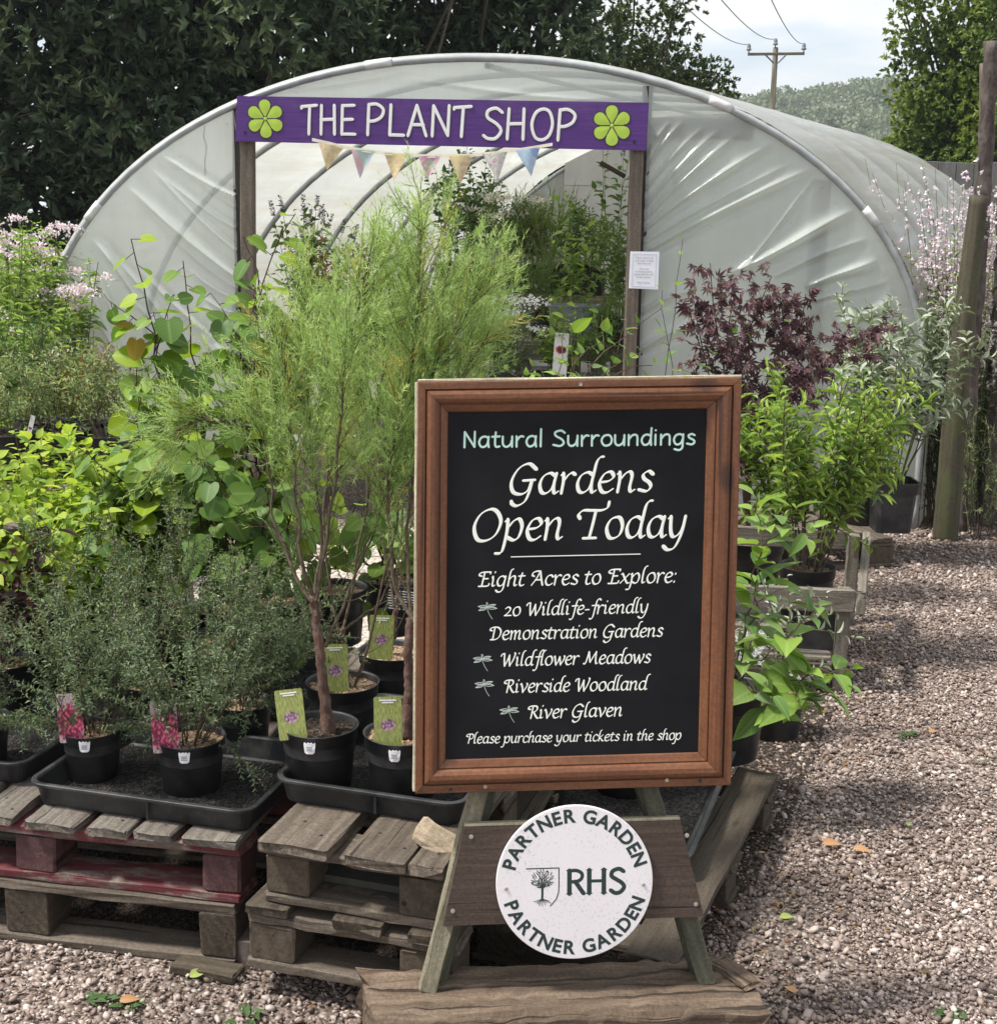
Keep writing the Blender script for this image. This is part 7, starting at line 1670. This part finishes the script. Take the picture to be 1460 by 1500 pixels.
for k, (px_, py_, lb) in enumerate(((150, 1468, 'small weed rosette on the gravel at bottom left'), (190, 1470, 'second small weed beside the first at bottom left'), (360, 1494, 'weed tuft on the gravel left of the sleeper'), (1325, 1078, 'thin weed on the path beyond the chalkboard'), (1385, 1490, 'tiny weed on the gravel in the bottom right corner'))):
    c = G(px_, py_, .004); f = Fol(); rng = rs(400 + k); n = 12; a = rng.uniform(0, 6.28, n); f.put('ovate', c + rng.normal(size=(n, 3)) * V(.012, .012, .002), np.stack([np.cos(a), np.sin(a), np.full(n, .35)], 1), np.tile(V(0, 0, 1), (n, 1)), .03, .016, rng.random(n)); tag(f.build('weed', LM['weed'], None, c), lb, 'weed', 'weeds in the gravel')
# brown bits of leaf and twig blown among the stones
f = Fol(); rng = rs(420); n = 420; yq = rng.uniform(2.15, 6.5, n); xq = np.where(rng.random(n) < .55, .36 + (yq - 2.5) * .345 + np.abs(rng.normal(size=n)) * .22, rng.uniform(-.9, 2.6, n)); k_ = (np.abs(xq / yq) < .42) & ((xq > .30 + (yq - 2.5) * .345) | (yq < 2.5)); xq, yq = xq[k_], yq[k_]; n = len(xq); a = rng.uniform(0, 6.28, n)
P_ = np.stack([xq, yq, np.full(n, .012)], 1); d = np.stack([np.cos(a), np.sin(a), rng.normal(size=n) * .15], 1); h_ = n // 2
f.put('simple', P_[:h_], d[:h_], np.tile(V(0, 0, 1), (h_, 1)) + rng.normal(size=(h_, 3)) * .3, rng.uniform(.012, .028, h_), rng.uniform(.006, .013, h_), rng.random(h_)); f.put('thin', P_[h_:], d[h_:], np.tile(V(0, 0, 1), (n - h_, 1)), rng.uniform(.02, .06, n - h_), .0035, rng.random(n - h_))
tag(f.build('leaf_litter', LM['rust']), kind='stuff')
# ------------------------------------------------------------------ background
def blob_shoots(rng, blobs, n, front=True, thick=.25):
    w_ = np.array([b[3] * b[4] for b in blobs]); w_ = w_ / w_.sum(); idx = rng.choice(len(blobs), n, p=w_); P, D = [], []
    B = np.array(blobs, float)
    d = nrm(rng.normal(size=(n, 3)))
    if front: d[:, 1] = np.where(d[:, 1] > .35, -d[:, 1], d[:, 1])
    b = B[idx]; rad = b[:, 3:6]; s = 1 - thick * rng.random((n, 1))**1.6
    return b[:, :3] + d * rad * s, nrm(d / rad * rad.mean()), s[:, 0]
def rosettes(f, rng, P, D, per, L, W, tpl, tint_base, up=.45, spread=1.0):
    n = len(P); ax = nrm(D + V(0, 0, up) + rng.normal(size=(n, 3)) * .45)
    ref = np.where(np.abs(ax[:, 2:3]) < .9, V(0, 0, 1)[None], V(1, 0, 0)[None]); A = nrm(np.cross(ax, ref)); Bv = np.cross(ax, A)
    for k in range(per):
        ph = k * 2.4 + rng.uniform(0, 6, n); R_ = A * np.cos(ph)[:, None] + Bv * np.sin(ph)[:, None]; q = .35 + .9 * k / per * spread
        d = nrm(ax * (1.1 - .6 * k / per) + R_ * q); N = ax * q - R_ * .8 + V(0, 0, .4)
        f.put(tpl, P - ax * (L * .5 * k / per), d, N, L * (rng.uniform(.7, 1.2, n) * np.where(rng.random(n) < .3, .65, 1)), W * rng.uniform(.8, 1.15, n), np.clip(tint_base + rng.normal(size=n) * .16, 0, 1))
def tree(name, label, cat, base, blobs, n, per, L, W, tpl, lmat, seed, group=None, trunk_r=.14, thick=.3, inner=0, up=.45, limbs=7, front=True):
    rng = rs(seed); t = empty(name, base, label, cat, group); base = np.asarray(base, float); m = MB(); B = np.array(blobs, float); top = B[:, :3].mean(0)
    tp = np.array([base, base + (top - base) * V(.3, .3, .35) + rng.normal(size=3) * .1, base + (top - base) * .75, top]); Q, _, _ = along(tp, np.linspace(0, 1, 10)); tube(m, Q, np.linspace(trunk_r, trunk_r * .35, 10), 9); m.build('trunk', M['bark_tree'], t, True)
    lm_ = MB()
    for b in blobs:
        a, _, _ = along(Q, [rng.uniform(.3, .85)])
        for k in range(limbs):
            e = np.array(b[:3]) + nrm(rng.normal(size=3)) * np.array(b[3:6]) * .8; mid = (a[0] + e) / 2 + rng.normal(size=3) * .15; q, _, _ = along(np.array([a[0], mid, e]), np.linspace(0, 1, 7)); tube(lm_, q, np.linspace(trunk_r * .3, trunk_r * .06, 7), 4, False)
    lm_.build('limb', M['bark_tree'], t, True)
    f = Fol(); P, D, s = blob_shoots(rng, blobs, n, front, thick)
    clump = .5 + .5 * np.sin(P[:, 0] * 2.3 + P[:, 2] * 3.1 + seed) * np.sin(P[:, 1] * 2.0 + P[:, 2] * 1.7)
    rosettes(f, rng, P, D, per, L, W, tpl, .02 + .85 * clump, up)
    if inner:
        P2, D2, _ = blob_shoots(rng, [(b[0], b[1], b[2], b[3] * .8, b[4] * .8, b[5] * .8) for b in blobs], inner, front, .35); f.put(tpl, P2, rng.normal(size=P2.shape), rng.normal(size=P2.shape), L * 1.6, W * 1.9, rng.uniform(0, .4, inner))
    f.build('crown', LM[lmat], t); return t
def hx(px_, Y_): return AY(px_, 300, Y_)[0]
def hz_(py_, Y_): return AY(400, py_, Y_)[2]
# dark laurels behind the tunnel
rng = rs(500)
def lb(cx, Yc, w_, zt_, k=8, seed=0):
    r_ = rs(seed); out = []
    for i in range(k):
        z = .3 + (zt_ - .3) * (i + .5) / k; out.append((cx + (.42 if i % 2 else -.42) * w_ * r_.uniform(.5, 1.1), Yc + r_.normal() * .35, z, w_ * r_.uniform(.6, .85), 1.0 * r_.uniform(.7, 1.1), zt_ / k * r_.uniform(1.1, 1.7)))
    return out
GLau = 'dark laurel trees behind the tunnel'
for k, (px_, Yc, w_, zt_, lab) in enumerate(((-60, 13.2, 1.7, 5.2, 'dark laurel at the left edge of the picture above the pink perennials'), (140, 13.6, 1.7, 5.4, 'dark glossy laurel rising above the left shoulder of the tunnel'), (330, 13.9, 1.6, 5.3, 'dark laurel directly behind the left end of the purple sign'), (520, 14.2, 1.6, 5.4, 'dark laurel behind the ridge of the tunnel'), (700, 14.6, 1.5, 5.0, 'dark laurel at the right end of the row behind the tunnel'), (-330, 13.2, 1.8, 5.0, 'dark laurel outside the left of the row'))):
    cx = hx(px_, Yc); tree('laurel_tree', lab, 'tree', (cx, Yc + .4, 0), lb(cx, Yc, w_, zt_ * 1.12, 10, 510 + k), 2300, 8, .125, .046, 'simple', 'laurel', 520 + k, GLau, .12, .30, 4200)
# lighter loose trees to the right of them
def lo(px_, Yc, tops, seed):
    r_ = rs(seed); return [(hx(px_ + dx, Yc), Yc + r_.normal() * .5, hz_(py_, Yc), rx, rx, rz) for dx, py_, rx, rz in tops]
tree('hawthorn_tree', 'loose pale leaved tree with sky showing through, right of the laurels', 'tree', (hx(880, 19), 19, 0), lo(880, 19, [(-30, -30, 1.1, 1.2), (20, 20, .9, .9), (-60, 70, 1.0, 1.0), (50, 70, .75, .6), (90, 20, .5, .5), (0, 130, 1.0, .8), (60, 120, .8, .5)], 531), 2400, 8, .07, .036, 'simple', 'loose', 532, 'loose trees behind the tunnel', .09, .95, 0, .2, 5)
tree('hawthorn_tree', 'low loose tree spreading right towards the utility pole', 'tree', (hx(985, 20), 20, 0), lo(985, 20, [(-40, 110, .8, .55), (10, 100, .6, .45), (45, 112, .5, .4), (-10, 150, .9, .5), (-70, 140, .8, .6)], 533), 1700, 8, .07, .036, 'simple', 'loose', 534, 'loose trees behind the tunnel', .08, .95, 0, .2, 5)
# hedgerow trees on the right
GR_ = 'hedgerow trees on the right'
for k, (px_, Yc, tops, lab) in enumerate(((1400, 20, [(0, -60, 1.1, 1.1), (-40, 20, .8, .8), (50, 30, 1.0, 1.0), (-20, 80, .9, .8), (60, 110, 1.0, .9), (-50, 120, .6, .6), (0, 160, 1.0, .7), (-60, 170, .5, .5), (70, 190, 1.0, .8), (0, 230, 1.2, .7)], 'tall mid green hedgerow tree at the right above the tunnel'), (1340, 22, [(0, 190, .6, .5), (-25, 225, .6, .4), (40, 180, .7, .6), (10, 235, 1.0, .4), (60, 140, .7, .6)], 'lower hedgerow bush where the tunnel roof meets the trees'), (1520, 19, [(0, -40, 1.3, 1.3), (-30, 60, 1.1, 1.0), (0, 150, 1.2, 1.0), (-20, 230, 1.2, .8)], 'darker hedgerow tree cut by the right picture edge'))):
    tree('hedgerow_tree', lab, 'tree', (hx(px_, Yc), Yc + .3, 0), lo(px_, Yc, tops, 540 + k), 5200, 7, .08, .05, 'simple', 'righttree', 545 + k, GR_, .16, .35, 500, .3)
# grey board fence
fx0, fx1, Yf = hx(1330, 12.2), hx(1620, 12.2), 12.2; fz = hz_(222, 12.2)
t = empty('board_fence', ((fx0 + fx1) / 2, Yf, 0), 'grey vertical board fence beyond the tunnel at the right', 'fence')
for x in np.arange(fx0, fx1, .155):
    m = MB(); plank(m, (x, Yf, 0), (x, Yf, fz + rng.uniform(-.01, .01)), .148, .02, V(1, 0, 0), 6, .003, .001, rs()); m.build('board', M['fence'], t)
for z in (.4, fz - .3):
    m = MB(); plank(m, (fx0, Yf + .035, z), (fx1, Yf + .035, z), .09, .045, V(0, 0, 1), 6, .003, .001, rs()); m.build('rail', M['fence'], t)
# stone wall sliver at the right edge behind the posts
t = empty('rendered_wall', (AY(1500, 700, 7.9)[0], 7.9, 0), 'pale grey block wall just showing behind the posts at the right edge', 'wall'); m = MB(); x0 = AY(1447, 600, 7.9)[0]; rng = rs(560)
for r_ in range(8):
    for k in range(3):
        xx = x0 + .22 + k * .445 + (.22 if r_ % 2 else 0); slab(m, V(xx, 7.9, .11 + r_ * .222), V(.217, 0, 0), V(0, .05, 0), V(0, 0, .106))
m.build('blockwork', M['fence'], t)
# utility pole and lines
Yp = 46.0; pp = empty('utility_pole', (AY(1134, 140, Yp)[0], Yp, 0), 'wooden utility pole with a crossarm and three insulators beyond the tunnel', 'utility pole')
tz = AY(1136, 69, Yp); m = MB(); tube(m, [(tz[0], Yp, 0), (tz[0], Yp, tz[2] * .5), tz], [.115, .10, .085], 12); m.build('pole', M['pole'], pp, True)
ca, cb2 = AY(1095, 79, Yp - .17), AY(1178, 78, Yp - .17); m = MB(); plank(m, ca, cb2, .085, .08, V(0, 0, 1), 6, .01, 0); m.build('crossarm', M['pole'], pp)
for s_ in (-1, 1):
    m = MB(); tube(m, [AY(1136 + s_ * 3, 92, Yp - .2), AY(1136 + s_ * 15, 80, Yp - .2)], .025, 5); m.build('brace', M['wire'], pp)
tops = []
for x, y in ((1096.5, 74), (1135.5, 66), (1177, 73)):
    b = AY(x, y, Yp - .17); m = MB(); lathe(m, b + V(0, 0, -.10), [(.02, 0), (.02, .10), (.075, .11), (.085, .16), (.05, .18), (.07, .22), (.05, .29), (.02, .32)], 10); m.build('insulator', M['insulator'], pp, True); tops.append(b + V(0, 0, .2))
for k, (tp_, ex, lab) in enumerate(zip(tops, (994, 1057, 1130), ('overhead wire from the left insulator sagging towards upper left', 'overhead wire from the middle insulator', 'overhead wire from the right insulator, steepest of three'))):
    mid = AY(ex, 0, 27.0 + k * .3); far = mid + (mid - tp_) * 1.3 + V(0, 0, 1.6)
    ts = np.linspace(0, 1, 30); q = [(1-u)**2 * tp_ + 2*u*(1-u) * (2*mid - .5*(tp_ + far)) + u*u * far for u in ts]
    m = MB(); tube(m, q, .011, 5); tag(m.build('overhead_wire', M['wire'], None, True, tp_), lab, 'wire', 'overhead wires')
# ------------------------------------------------------------------ air
m = MB(); slab(m, V(0, 340, 24), V(520, 0, 0), V(0, 380, 0), V(0, 0, 26)); hm = bpy.data.materials.new('haze'); hm.use_nodes = True; hn = hm.node_tree; hn.nodes.clear()
ho = hn.nodes.new('ShaderNodeOutputMaterial'); hv_ = hn.nodes.new('ShaderNodeVolumePrincipled'); hv_.inputs['Color'].default_value = (.86, .92, 1.0, 1); hv_.inputs['Density'].default_value = .0006; hv_.inputs['Anisotropy'].default_value = .2
hn.links.new(hv_.outputs[0], ho.inputs['Volume']); tag(m.build('haze', hm), kind='stuff')
